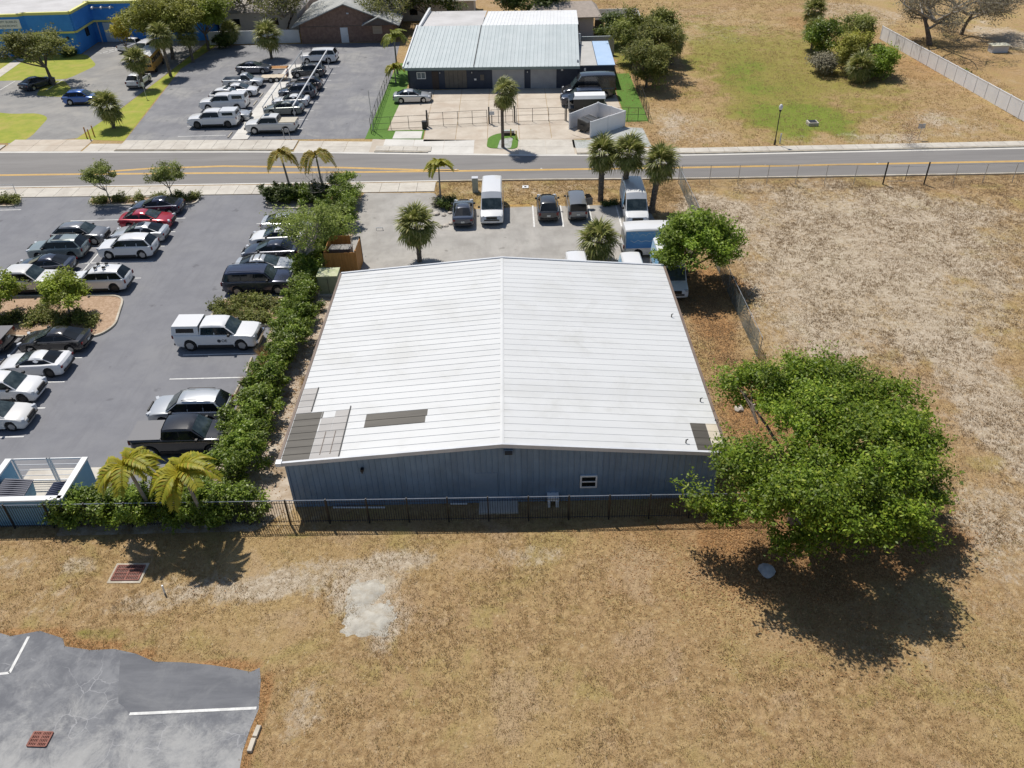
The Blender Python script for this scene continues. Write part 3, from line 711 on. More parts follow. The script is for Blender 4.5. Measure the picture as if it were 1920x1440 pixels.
for u in (1655, 1732):
    x, y = G(u, 346); MB().tube([(x,y,0),(x,y,2.2)], .07, 6).build('gate_post', black_metal, gp)
xa, ya = G(1662,345); xb, yb = G(1728,345)
for z in (.3, 1.7): MB().tube([(xa,ya,z),(xb,yb,z)], .02, 5).build('rail', galv, gp)
MB().tube([((xa+xb)/2,(ya+yb)/2,.3),((xa+xb)/2,(ya+yb)/2,1.9)], .03, 5).build('gate_stile', black_metal, gp)
sf = thing('screened_fence', 'chain-link fence with sagging grey-green windscreen mesh running back beside the warehouse', 'fence')
chain_link(sf, (16.15,75.0), (16.3,45.0), 1.7, galv, wire_grey, 2.9, .22, .005, mesh=False)
mesh_m, t = newmat('windscreen_mesh')
t.b.inputs['Base Color'].default_value = (.15,.19,.19,1); t.b.inputs['Roughness'].default_value = .9
tr = t.n('ShaderNodeBsdfTransparent'); mx = t.n('ShaderNodeMixShader'); nzz = t.noise(t.geo.outputs['Position'], .7, 5)
t.l(t.math('ADD', t.math('MULTIPLY', t.ramp(nzz, .4, .65), .30), .38), mx.inputs[0]); t.l(tr.outputs[0], mx.inputs[1]); t.l(t.b.outputs[0], mx.inputs[2]); t.l(mx.outputs[0], t.out.inputs[0])
mb = MB(); n = 60
for i in range(n+1):
    y = 75.0-30*i/n; lean = .12*math.sin(i*.9)+.08*math.sin(i*2.3); top = 1.62+.1*math.sin(i*1.3)
    for k in range(4): mb.v.append((16.2+lean*(k/3)**1.0+.0, y, .03+top*k/3))
for i in range(n):
    for k in range(3): o = i*4+k; mb.f.append([o,o+1,o+5,o+4])
mb.build('screen_cloth', mesh_m, sf, 60)

# white vinyl fence on the right and the low white walls behind the lots
def panel_fence(t, p0, p1, h, n, mat, th=.06, cap=True, pname='fence_panel'):
    d = Vector((p1[0]-p0[0], p1[1]-p0[1], 0)); L = d.length; a = math.atan2(d.y, d.x); w_ = L/n
    pm = MB().box((w_/2, 0, h/2), (w_-.13, th, h-.06)).mesh(pname, mat); qm = MB().box((0,0,h/2+.03), (.13,.13,h+.06)).mesh('post', mat)
    rm = MB().box((w_/2,0,h-.04), (w_-.13,.09,.1)).mesh('rail', mat)
    for i in range(n):
        x, y = p0[0]+d.x*i/n, p0[1]+d.y*i/n
        put(pname, pm, t, (x,y,0), (0,0,a)); put('post', qm, t, (x,y,0), (0,0,a)); put('rail', rm, t, (x,y,0), (0,0,a))
    put('post', qm, t, (p1[0],p1[1],0), (0,0,a))
wf = thing('vinyl_fence', 'long white vinyl panel fence running diagonally down the right side of the field', 'fence')
panel_fence(wf, (55.3,127.5), (57.6,84), 1.85, 18, white_vinyl)
wf2 = thing('vinyl_fence', 'white vinyl fence corner behind the pale house beside the bushes', 'fence')
panel_fence(wf2, (14.5,143.5), (21.0,143.2), 1.9, 3, white_vinyl); panel_fence(wf2, (21.2,143), (20.8,133), 1.9, 4, white_vinyl)
ww = thing('boundary_wall', 'low white masonry wall between the far car park and the brown house', 'wall')
for i in range(4):
    xa = -46.5+i*3.55; MB().box((xa+1.77, 134.75, .95), (3.53,.18,1.9)).build('wall_section', white_plain, ww)
gw = thing('boundary_wall', 'sage green wall behind the flat roofed annex', 'wall')
MB().box((11.9,122.6,1.3), (6.6,.2,2.6)).build('wall_section', green_metal_roof, gw)
# black fences round the centre yard
def bar_fence(t, pts, h, step, thin=.02, pickets=None):
    for a, b in zip(pts[:-1], pts[1:]):
        L = math.hypot(b[0]-a[0], b[1]-a[1]); n = max(1, round(L/step))
        for i in range(n+1):
            x, y = a[0]+(b[0]-a[0])*i/n, a[1]+(b[1]-a[1])*i/n
            MB().tube([(x,y,0),(x,y,h)], .03, 5).build('post', black_metal, t)
        for z in (.12, h*.52, h-.02): MB().tube([(a[0],a[1],z),(b[0],b[1],z)], thin, 4).build('rail', black_metal, t)
        if pickets: 
            chain_link(t, a, b, h, black_metal, black_metal, 99, .14, .005)
f1_ = thing('yard_fence', 'black wire fence along the left edge of the centre yard beside the far car park', 'fence')
bar_fence(f1_, [(-15.7,91.6),(-15.9,114)], 1.75, 2.6, .02, True)
f2_ = thing('yard_fence', 'black wire fence along the right edge of the turf strip beside the bushes', 'fence')
bar_fence(f2_, [(15.9,93.2),(16.5,113)], 1.75, 2.6, .02, True)
f3_ = thing('yard_fence', 'low black rail fence across the turf left of the yard gates', 'fence')
bar_fence(f3_, [(-15.6,92.6),(-9.5,93.1)], 1.5, 1.9)
f4_ = thing('yard_gate', 'wide black sliding gate between the bin and the palm', 'gate'); bar_fence(f4_, [(-9.3,93.5),(-2.6,94.0)], 1.6, 1.75)
f5_ = thing('yard_gate', 'narrow black walk gate right behind the palm trunk', 'gate'); bar_fence(f5_, [(-2.1,94.0),(.4,94.1)], 1.6, .85)
f6_ = thing('yard_gate', 'black sliding gate between the palm and the white bin enclosure', 'gate'); bar_fence(f6_, [(.8,94.2),(6.4,94.3)], 1.6, 1.75)
f7_ = thing('yard_fence', 'low black rail fence across the turf at the right of the bin enclosure', 'fence'); bar_fence(f7_, [(12.4,93.6),(15.9,93.3)], 1.6, 1.2)
for x, y in ((-9.4,93.4),(-2.3,94.0),(.65,94.15),(6.55,94.3)):
    pass
gpst = [(-9.45,93.5,'leftmost thick black gate post beside the small black box'),(-2.35,94.05,'thick black gate post left of the palm trunk'),(.6,94.2,'thick black gate post right of the palm trunk'),(6.55,94.35,'thick black gate post beside the white bin enclosure')]
for x, y, lb in gpst: tag(MB().box((x,y,.95), (.16,.16,1.9)).build('gate_post', black_metal), lb, 'post', None)
tag(MB().box((-9.75,92.9,.4), (.5,.5,.8)).box((-9.75,92.9,.83), (.56,.56,.06)).build('gate_motor', black_plastic), 'small black gate motor box at the foot of the gate post', 'gate motor')
sg = thing('sign', 'small pale sign board on a post at the yard gate', 'sign', (-2.0,93.6,0))
MB().tube([(0,0,0),(0,0,1.4)], .03, 5).build('post', black_metal, sg); MB().box((0,-.04,1.35), (.55,.03,.4)).build('board', trim_grey, sg)

# ================================================================== CENTRE BUILDING
cb = thing('workshop_building', 'dark navy workshop with sage green metal roof and grey roller doors', 'building', (-12.95,108.25,0), -.055)
BW = 21.9
def lbox(n, c, d, m, p=None): return MB().box(c, d).build(n, m, p or cb)
lbox('front_wall', (BW/2,.1,1.45), (BW,.2,2.9), navy_wall); lbox('side_wall', (.1,13,1.6), (.2,25.6,3.2), navy_wall); lbox('side_wall', (BW-.1,13,1.6), (.2,25.6,3.2), navy_wall); lbox('back_wall', (BW/2,26,1.6), (BW,.2,3.2), navy_wall)
def metal_slope(x0, x1, ya, za, yb, zb, n, mat, name='roof_panel'):
    L = math.hypot(yb-ya, zb-za); a = math.atan2(zb-za, yb-ya); w_ = (x1-x0)/n
    pr = [(0,0),(.006,.05),(.05,.05),(.07,0),(w_-.004,0)]
    me = MB().add([(x,y,z) for y in (0,L) for x,z in pr]+[(x,y,z-.05) for y in (0,L) for x,z in ((0,0),(w_-.004,0))], [(i,i+1,6+i,5+i) for i in range(4)]+[(10,11,13,12),(0,5,12,10),(4,9,13,11),(0,1,2,3,4,11,10)]).mesh(name, mat)
    for i in range(n): put(name, me, cb, (x0+i*w_, ya, za), (a,0,0))
metal_slope(-.3, 8.6, -.9, 2.95, 13.4, 4.75, 18, green_metal_roof); metal_slope(8.7, BW+.1, -.9, 2.95, 13.4, 4.75, 27, green_metal_roof)
metal_slope(8.7, BW+.2, 13.42, 4.74, 26.0, 4.0, 27, white_plain)
MB().add([(0,13.4,4.3),(8.5,13.4,4.3),(8.5,26,4.1),(0,26,4.1)], [(0,1,2,3)]).build('flat_roof', flat_roof, cb)
lbox('parapet', (-.2,19.5,4.2), (.3,13,.9), white_plain); MB().add([(-.45,-.9,2.8),(-.28,-.9,2.8),(-.28,13.4,4.6),(-.45,13.4,4.6),(-.45,-.9,3.12),(-.28,-.9,3.12),(-.28,13.4,4.92),(-.45,13.4,4.92)], [(0,1,2,3),(4,5,6,7),(0,1,5,4),(0,3,7,4),(1,2,6,5)]).build('rake_trim', white_plain, cb)
lbox('roof_step', (8.65,6.3,3.95), (.1,.1,.1), black_metal); MB().add([(8.58,-.6,3.03),(8.68,-.6,3.03),(8.68,13.4,4.79),(8.58,13.4,4.79),(8.58,-.6,3.08),(8.68,-.6,3.08),(8.68,13.4,4.85),(8.58,13.4,4.85)], [(4,5,6,7),(0,3,7,4),(1,2,6,5),(0,1,5,4)]).build('valley_gutter', black_metal, cb)
lbox('fascia', (BW/2,-.93,2.78), (BW+.3,.08,.32), pmat('sage_fascia', (.17,.225,.225), (.21,.27,.265), 1, .6)); lbox('downpipe', (.12,-.05,1.4), (.1,.1,2.8), black_metal)
for x0_, x1_ in ((10.9,15.0),(15.8,19.1)):
    d_ = lbox('roller_door', ((x0_+x1_)/2,-.04,1.35), (x1_-x0_,.1,2.7), grey_door)
    for k in range(9): MB().box(((x0_+x1_)/2,-.1,.3+k*.29), (x1_-x0_-.05,.02,.035)).build('slat', grey_door, d_)
framed_window(cb, (1.75,-.02,1.75), 1.15, .85, white_plain, ('v',), .1, pmat('blue_pane', (.10,.14,.17), None, rough=.1, spec=.8))
brown_panel = pmat('brown_shutter', (.11,.10,.085), (.14,.125,.105), 2, .6, rand=.1)
lbox('recess_door', (3.55,-.03,1.15), (.85,.08,2.2), pmat('dark_door', (.045,.03,.025), None, rough=.6))
for k in range(5): lbox('shutter_panel', (5.05+k*.57,-.04,1.35), (.54,.08,2.3), brown_panel)
lbox('entrance_door', (9.4,-.03,1.1), (.9,.08,2.1), navy_wall); lbox('poster', (9.6,-.09,1.45), (.5,.02,.7), brown_panel)
for x in (4.2, 8.3, 15.4): 
    q = lbox('wall_lamp', (x,-.12,2.1), (.16,.16,.26), black_metal); MB().box((x,-.2,2.1), (.1,.06,.16)).build('lamp_glass', trim_grey, q)
lbox('notice', (8.7,-.03,1.2), (.28,.02,.22), white_plain); lbox('unit_plate', (19.8,-.03,2.35), (.25,.02,.38), white_plain)
MB().tube([(BW+.3,10.5,2.8),(BW+.3,10.5,4.2)], .16, 8).build('flue', galv, cb)
ax = thing('annex', 'dark navy flat roofed annex with grey and pale blue roof strips beside the workshop', 'annex', (8.97,107.05,0), -.03)
MB().box((2.25,6,1.35), (4.5,12,2.7)).build('wall', navy_wall, ax)
MB().box((1.15,6.05,2.74), (2.25,12.1,.08)).build('grey_roof', pmat('grey_canopy', (.42,.41,.39), (.47,.46,.44), .6, .7), ax); MB().box((3.45,6.05,2.76), (2.2,12.1,.08)).build('blue_roof', pmat('pale_blue_canopy', (.36,.50,.70), (.40,.54,.74), .6, .6), ax)
MB().box((.75,-.06,2.3), (.25,.02,.35)).build('unit_plate', white_plain, ax)

# ================================================================== BLUE LAUNDRY
lb = thing('laundry_building', 'bright blue laundromat with lime yellow bands and flat grey roof', 'building')
fp = [(-95,130.4),(-72.4,130.4),(-71.9,131.1),(-65.2,131.1),(-65.5,138.4),(-47.5,137.6),(-47.5,165),(-95,165)]
BH = 6.0
for i in range(7):
    (xa, ya), (xb, yb) = fp[i], fp[(i+1) % 8]
    L = math.hypot(xb-xa, yb-ya); a = math.atan2(yb-ya, xb-xa); n_ = Vector((math.sin(a), -math.cos(a), 0)); cx_, cy_ = (xa+xb)/2, (ya+yb)/2
    MB().box((cx_-n_.x*.15, cy_-n_.y*.15, 1.55), (L,.3,3.1), a).build('wall', blue_wall, lb)
    MB().box((cx_+n_.x*.25, cy_+n_.y*.25, 4.55), (L+.5,.4,2.35), a).build('parapet', blue_wall, lb)
    MB().box((cx_+n_.x*.27, cy_+n_.y*.27, 5.9), (L+.6,.5,.36), a).build('coping', lime_trim, lb)
    MB().box((cx_+n_.x*.3, cy_+n_.y*.3, 3.25), (L+.65,.56,.26), a).build('band', lime_trim, lb)
MB().prism([(p[0], p[1]+.1) for p in fp], 5.2, 5.35).build('flat_roof', flat_roof, lb)
MB().prism([(-96,131),(-94,131),(-76.5,165),(-80,165)], 5.3, 6.6).build('roof_parapet', pmat('pale_parapet', (.55,.65,.72), (.6,.7,.76), .5, .7), lb)
MB().box((-66.3,146,5.75), (4.2,1.8,.8)).build('roof_unit', galv, lb); MB().box((-61.5,139.5,5.6), (2.2,1.2,.4)).build('roof_vent', white_plain, lb); MB().box((-54,143,5.6), (7,2,.5)).build('roof_light', white_plain, lb)
MB().box((-62.6,138.15,1.5), (2.5,.12,2.9)).build('loading_door', pmat('pale_blue_door', (.40,.52,.66), (.45,.57,.7), 1, .6), lb)
sgb = MB().box((-74.1,129.9,4.75), (3.9,.08,1.3)).build('sign_board', white_plain, lb)
dk = pmat('sign_ink', (.05,.09,.14), None, rough=.6)
put('lettering', text_mesh('HAPPY BUBBLES', .44, dk), sgb, (-74.1,129.85,5.03), (math.pi/2,0,0)); put('lettering', text_mesh('LAUNDROMAT', .44, dk), sgb, (-74.1,129.85,4.48), (math.pi/2,0,0))
br_ = MB().box((-63.0,137.75,5.2), (3.6,.15,.18)).build('lamp_bar', galv, lb)
for k in range(3): MB().tube([(-64.4+k*1.4,137.7,5.35),(-64.4+k*1.4,137.2,5.2)], .16, 6).build('lamp_head', white_plain, br_)
MB().box((-65.3,135.4,2.3), (.2,1.0,1.2)).build('window', glass_dark, lb); MB().tube([(-64.6,138.0,0),(-64.6,138.0,5.6)], .08, 6).build('downpipe', galv, lb)
for x in (-71.2,-68.6,-66.4): MB().box((x,130.95,2.35), (.3,.2,.4)).build('wall_lamp', black_metal, lb)
MB().box((-73.7,130.3,1.15), (2.2,.12,2.3)).build('entrance_door', pmat('brown_door', (.35,.27,.2), (.4,.3,.22), 2, .6), lb)

# ================================================================== BROWN HOUSE AND OTHERS BEHIND
bh = thing('brick_house', 'brown brick gable house with grey shingle roof behind the far car park', 'house')
ZE, ZA, YF, XL, XA, XR = 2.75, 5.5, 133.9, -31.9, -24.7, -17.6
MB().add([(XL,YF,0),(XR,YF,0),(XR,YF,ZE),(XA,YF,ZA),(XL,YF,ZE),(XL,YF+17,0),(XR,YF+17,0),(XR,YF+17,ZE),(XA,YF+17,ZA),(XL,YF+17,ZE)], [(0,1,2,3,4),(5,6,7,8,9),(0,4,9,5),(1,2,7,6)]).build('wall', brick_brown, bh)
MB().box(((XL+XR)/2,YF-.03,2.42), (XR-XL,.06,.1)).build('siding_band', gutter_brown, bh)
def roof_slab(p, nm, x0, z0, x1, z1, ya, yb, mat, th=.14):
    MB().add([(x0,ya,z0),(x1,ya,z1),(x1,yb,z1),(x0,yb,z0),(x0,ya,z0+th),(x1,ya,z1+th),(x1,yb,z1+th),(x0,yb,z0+th)], [(0,1,2,3),(4,5,6,7),(0,1,5,4),(1,2,6,5),(2,3,7,6),(3,0,4,7)]).build(nm, mat, p)
roof_slab(bh, 'roof', XL-1.2, ZE-.4, XA, ZA+.03, YF-.7, YF+17.5, shingle_grey); roof_slab(bh, 'roof', XA+.001, ZA+.03, XR+.9, ZE-.3, YF-.7, YF+17.5, shingle_grey)
roof_slab(bh, 'porch_roof', XA+2.6, 2.65, XA+5.2, 3.75, YF-1.6, YF+5, shingle_grey); roof_slab(bh, 'porch_roof', XA+5.201, 3.75, XR+1.2, 2.5, YF-1.6, YF+5, shingle_grey)
MB().add([(XA+2.9,YF-1.1,2.6),(XR+.6,YF-1.1,2.6),(XA+5.2,YF-1.1,3.7)], [(0,1,2)]).build('porch_gable', pmat('dark_gable', (.10,.085,.08), (.13,.11,.1), 2, .8), bh)
dr_ = MB().box((-25.15,YF-.05,1.1), (1.15,.1,2.2)).build('door', white_plain, bh); MB().box((-24.75,YF-.13,1.0), (.08,.06,.08)).build('handle', chrome, dr_)
framed_window(bh, (-20.0,YF-.03,1.75), 1.4, 1.1, pmat('cream_frame', (.5,.42,.33), None, rough=.7), ('h',), .1, pmat('cream_blind', (.42,.34,.26), None, rough=.6))
MB().box((-24.3,YF-.06,4.2), (.35,.1,.2)).build('gable_vent', trim_grey, bh)
ph = thing('pale_house', 'small pale stucco house with brown roof behind the workshop', 'house')
MB().box((8.5,136.6,1.4), (9.5,6,2.8)).build('wall', pmat('lilac_stucco', (.55,.52,.56), (.6,.57,.6), 1, .8), ph)
roof_slab(ph, 'roof', 3.2, 2.85, 14.4, 2.85, 132.9, 137.2, pmat('brown_shingle', (.33,.28,.24), (.40,.34,.29), 2, .9), .12)
MB().add([(3.2,133.0,2.98),(14.4,133.0,2.98),(13.2,137.5,4.4),(4.4,137.5,4.4),(3.2,142,2.98),(14.4,142,2.98)], [(0,1,2,3),(3,2,5,4),(1,5,2),(0,3,4)]).build('hip_roof', MATS['brown_shingle'], ph)
MB().box((10.2,133.55,1.5), (1.7,.1,1.2)).build('window', glass_dark, ph); MB().box((14.2,134.3,1.15), (1.4,.08,2.2)).build('screen_door', black_metal, ph)
# roofs half hidden under the trees at the very top
for k, (x, y, wx_, wy_, h_, m1, m2, lab) in enumerate((
    (-40.5,147,13,9,3.0,'pale_wall_far','far_shingle','grey roofed house under the bare oaks behind the white wall'),
    (-48,160,12,9,3.2,'pale_wall_far','white_far','white flat roofed house far behind the blue laundry'),
    (-12,152,13,9,3.0,'pale_wall_far','far_shingle','grey shingle house behind the trees left of the workshop roof'),
    (-34,165,16,8,3.2,'pale_wall_far','white_far','pale low house at the top edge behind the oaks'))):
    hs_ = thing('far_house', lab, 'house', (x,y,0))
    pmat('pale_wall_far', (.5,.48,.46), (.56,.54,.52), 1, .8); pmat('far_shingle', (.36,.33,.31), (.44,.41,.38), 1.5, .9); pmat('white_far', (.6,.6,.61), (.66,.66,.66), .6, .8)
    MB().box((0,0,h_/2), (wx_,wy_,h_)).build('wall', MATS[m1], hs_)
    MB().add([(-wx_/2-.5,-wy_/2-.5,h_),(wx_/2+.5,-wy_/2-.5,h_),(wx_/2-1,0,h_+1.5),(-wx_/2+1,0,h_+1.5),(-wx_/2-.5,wy_/2+.5,h_),(wx_/2+.5,wy_/2+.5,h_)], [(0,1,2,3),(3,2,5,4),(1,5,2),(0,3,4),(0,4,5,1)]).build('roof', MATS[m2], hs_)
    for q in (-.28, .2): MB().box((q*wx_,-wy_/2-.02,1.5), (1.3,.08,1.1)).build('window', glass_dark, hs_)
shd = thing('garden_shed', 'low pale shed with flat roof under the bare oak behind the vinyl fence', 'shed', (68.5,119.0,0))
MB().box((0,0,.45), (2.2,1.3,.9)).build('wall', trim_grey, shd); MB().box((0,0,.95), (2.5,1.6,.1)).build('roof', pmat('cream_roof', (.6,.58,.45), None, rough=.8), shd)

# ================================================================== BIN STORES
en = thing('bin_enclosure', 'pale blue masonry bin enclosure with white cap and white gate', 'bin enclosure')
EX0, EX1, EY0, EY1, EH = -28.2, -23.95, 31.15, 34.1, 1.75
for nm, c_, d_ in (('wall', ((EX0+EX1)/2-1.5,EY0,EH/2), (EX1-EX0+3,.22,EH)), ('wall', (EX1,(EY0+EY1)/2+.1,EH/2), (.22,EY1-EY0+.2,EH)), ('wall', (EX0,(EY0+EY1)/2+.1,EH/2), (.22,EY1-EY0+.2,EH))):
    MB().box(c_, d_).build(nm, sky_blue, en)
    MB().box((c_[0],c_[1],EH+.05), (d_[0]+.12,d_[1]+.12,.1)).build('cap', white_plain, en)
MB().prism([(EX0,EY0),(EX1,EY0),(EX1,EY1+1.4),(EX0,EY1+1.4)], 0, .06).build('slab', concrete, en)
gt_ = MB()
for xa in (EX0+.2, -26.1, -25.95, EX1-.2): gt_.box((xa,EY1+.28,.95), (.09,.07,1.7))
for z in (.18, 1.76): gt_.box(((EX0+EX1)/2,EY1+.28,z), (EX1-EX0-.4,.06,.08))
gt_ = gt_.build('gate', white_plain, en)
for z in (.55, .95, 1.35): MB().box(((EX0+EX1)/2,EY1+.28,z), (EX1-EX0-.4,.03,.03)).build('gate_rail', trim_grey, gt_)
def dumpster(loc, rz, label, body, lid, L=1.9, D=1.3, H=1.15, ribs=12):
    t_ = thing('dumpster', label, 'dumpster', loc, rz)
    mb = MB(); mb.add([(-L/2,-D/2+.15,.18),(L/2,-D/2+.15,.18),(L/2,D/2,.18),(-L/2,D/2,.18),(-L/2,-D/2,H-.2),(L/2,-D/2,H-.2),(L/2,D/2,H),(-L/2,D/2,H)], [(0,3,2,1),(0,1,5,4),(1,2,6,5),(2,3,7,6),(3,0,4,7),(4,5,6,7)]); mb.build('body', body, t_)
    tilt = math.atan2(.2, D)
    l_ = MB().add([(-L/2-.03,-D/2-.04,H-.19),(L/2+.03,-D/2-.04,H-.19),(L/2+.03,D/2,H+.02),(-L/2-.03,D/2,H+.02),(-L/2-.03,-D/2-.04,H-.13),(L/2+.03,-D/2-.04,H-.13),(L/2+.03,D/2,H+.08),(-L/2-.03,D/2,H+.08)], [(0,3,2,1),(0,1,5,4),(1,2,6,5),(2,3,7,6),(3,0,4,7),(4,5,6,7)]).build('lid', lid, t_)
    for i in range(ribs):
        x = -L/2+.08+(L-.16)*i/(ribs-1); MB().add([], []).tube([(x,-D/2,H-.11),(x,0,H+.015),(x,D/2-.04,H+.09)], .035, 5).build('lid_rib', lid, l_)
    for sx in (-1,1):
        MB().box((sx*(L/2+.05),0,H*.6), (.1,.6,.16)).build('fork_pocket', body, t_)
        for sy in (-1,1): MB().tube([(sx*(L/2-.2),sy*(D/2-.3)-.03,.09),(sx*(L/2-.2),sy*(D/2-.3)+.03,.09)], .09, 8).build('caster', black_plastic, t_)
    return t_
lidm = pmat('dark_blue_lid', (.035,.045,.085), (.06,.07,.115), 3, .5)
dumpster((-27.2,32.2,.06), math.pi/2+.05, 'blue dumpster with ribbed dark lid at left in the blue bin enclosure', pmat('dumpster_blue', (.05,.20,.32), (.08,.26,.38), 2, .5), lidm, 1.9, 1.45, 1.35)
dumpster((-24.75,32.1,.06), -math.pi/2, 'dark lidded dumpster against the right wall of the blue bin enclosure', MATS['dumpster_blue'], lidm, 1.9, 1.2, 1.2)
be = thing('bin_screen', 'white vinyl screen on three sides round a black dumpster by the yard', 'bin enclosure')
c1, c2, c3, c4 = (6.75,91.6), (10.6,95.0), (13.2,92.2), (8.75,88.4)
panel_fence(be, (6.75,91.4), (10.3,95.2), 1.75, 2, white_vinyl); panel_fence(be, (10.3,95.2), (13.0,91.9), 1.75, 2, white_vinyl); panel_fence(be, (8.85,88.5), (13.0,91.9), 1.75, 2, white_vinyl)
MB().prism([(6.8,91.3),(10.3,95),(12.9,92),(8.9,88.4),(8.2,88.1),(6.9,89.5)], 0, .05).build('slab', concrete_warm, be)
db = dumpster((8.75,90.9,.05), .80, 'black dumpster standing inside the white vinyl screen', pmat('dumpster_black', (.025,.026,.028), (.04,.04,.042), 3, .5), pmat('black_lid', (.045,.047,.05), (.07,.072,.075), 2, .5), 2.0, 1.35, 1.3, 3)
for k in (-.2, .25): MB().box((k,-.7,.8), (.26,.02,.24)).build('sticker', white_plain, db)
wb = thing('timber_enclosure', 'orange wooden bin enclosure with open gate at the rear corner of the warehouse', 'wood enclosure')
wx0, wx1, wy0, wy1 = -14.9, -12.4, 58.1, 61.2
def plank_wall(p, a, b, h, n, th=.05, nm='plank'):
    d = Vector((b[0]-a[0], b[1]-a[1], 0)); L = d.length/n; an = math.atan2(d.y, d.x)
    me = MB().box((L/2,0,h/2), (L-.012,th,h)).mesh(nm, orange_wood)
    for i in range(n): put(nm, me, p, (a[0]+d.x*i/n, a[1]+d.y*i/n, 0), (0,0,an))
plank_wall(wb, (wx0,wy0), (wx1,wy0), 2.0, 17); plank_wall(wb, (wx0,wy0), (wx0,wy1), 2.0, 20); plank_wall(wb, (wx0,wy1), (wx1-.9,wy1), 2.0, 10)
plank_wall(wb, (wx1,wy0+.05), (wx1+.05,wy0+2.2), 2.15, 14)
MB().box((wx1+.05,wy0+2.25,1.15), (.12,.12,2.3)).build('post', black_metal, wb); MB().box((wx1,wy0,1.1), (.12,.12,2.2)).build('post', orange_wood, wb)
dumpster((-13.85,59.7,0), math.pi, 'grey lidded dumpster inside the orange wooden enclosure', pmat('dumpster_grey', (.12,.11,.1), (.17,.16,.15), 3, .6), pmat('grey_lid', (.20,.19,.18), (.27,.26,.25), 3, .6), 1.7, 1.3, 1.75, 3)
tb = thing('transformer_box', 'green-grey electrical transformer cabinet between the hedge and the warehouse roof', 'utility box', (-14.15,55.6,0))
MB().box((0,0,.8), (1.5,1.3,1.6)).build('cabinet', green_box, tb); MB().box((0,0,1.64), (1.6,1.4,.08)).build('lid', pmat('mossy_lid', (.38,.42,.22), (.52,.52,.36), 3, .8), tb); MB().box((0,0,.06), (1.8,1.6,.12)).build('plinth', concrete, tb); MB().box((0,-.66,.85), (.03,.02,1.2)).build('door_seam', black_plastic, tb)

# ================================================================== CANOPY FRAME
cf = thing('carport_frame', 'bare galvanised carport frame with two long beams over the parked cars', 'carport frame')
CLX, CRX = -28.45, -24.95
for x in (CLX, CRX): MB().tube([(x,95.1,2.25),(x-.4,120.4,2.25)], .085 if x == CRX else .05, 8).build('beam', white_plain if x == CRX else galv, cf)
for i in range(6):
    y = 95.3+i*4.9
    for x in (CLX, CRX): MB().tube([(x-.016*(y-95),y,0),(x-.016*(y-95),y,2.2)], .045, 6).build('post', galv, cf)
bp = thing('bicycle_rack', 'bent steel hoop standing at the pavement edge in front of the white pickup', 'rack', (-25.0,90.7,.1))
MB().tube([(-.35,0,0),(-.42,.1,.95),(-.1,.1,1.0)], .035, 6).build('hoop', galv, bp); MB().tube([(.3,0,0),(.2,.1,.95),(-.1,.1,1.0)], .035, 6).build('hoop', galv, bp)

# ================================================================== VEHICLES
def paint(name, c, metal=.35, rough=.28):
    k = 'paint_'+name
    if k in MATS: return MATS[k]
    m, t = newmat(k)
    n = t.noise(t.tc.outputs['Object'], 1.3, 5)
    col = t.mix(t.math('MULTIPLY', n, .10), c, (.30,.28,.25)); t.l(col, t.b.inputs['Base Color'])
    t.b.inputs['Metallic'].default_value = metal; t.b.inputs['Roughness'].default_value = rough
    t.b.inputs['Coat Weight'].default_value = .8; t.b.inputs['Coat Roughness'].default_value = .06
    return m
PT = dict(white=paint('white', (.74,.745,.755), 0, .3), offwhite=paint('offwhite', (.66,.655,.64), 0, .35), silver=paint('silver', (.50,.52,.54), .45, .3), grey=paint('grey', (.20,.21,.225), .4),
          sage=paint('sage', (.235,.285,.285), .2), black=paint('black', (.012,.013,.017), .1, .2), navy=paint('navy', (.018,.026,.062), .3, .22), midnight=paint('midnight', (.022,.03,.055), .3, .22), red=paint('red', (.40,.012,.035), .25, .25),
          blue=paint('blue', (.03,.12,.42), .3, .25), charcoal=paint('charcoal', (.055,.06,.068), .35, .25), greygreen=paint('greygreen', (.13,.15,.145), .35, .3), bronze=paint('bronze', (.085,.078,.085), .35, .3), slate=paint('slate', (.065,.078,.11), .35, .22), busyellow=paint('busyellow', (.62,.30,.03), 0, .4))
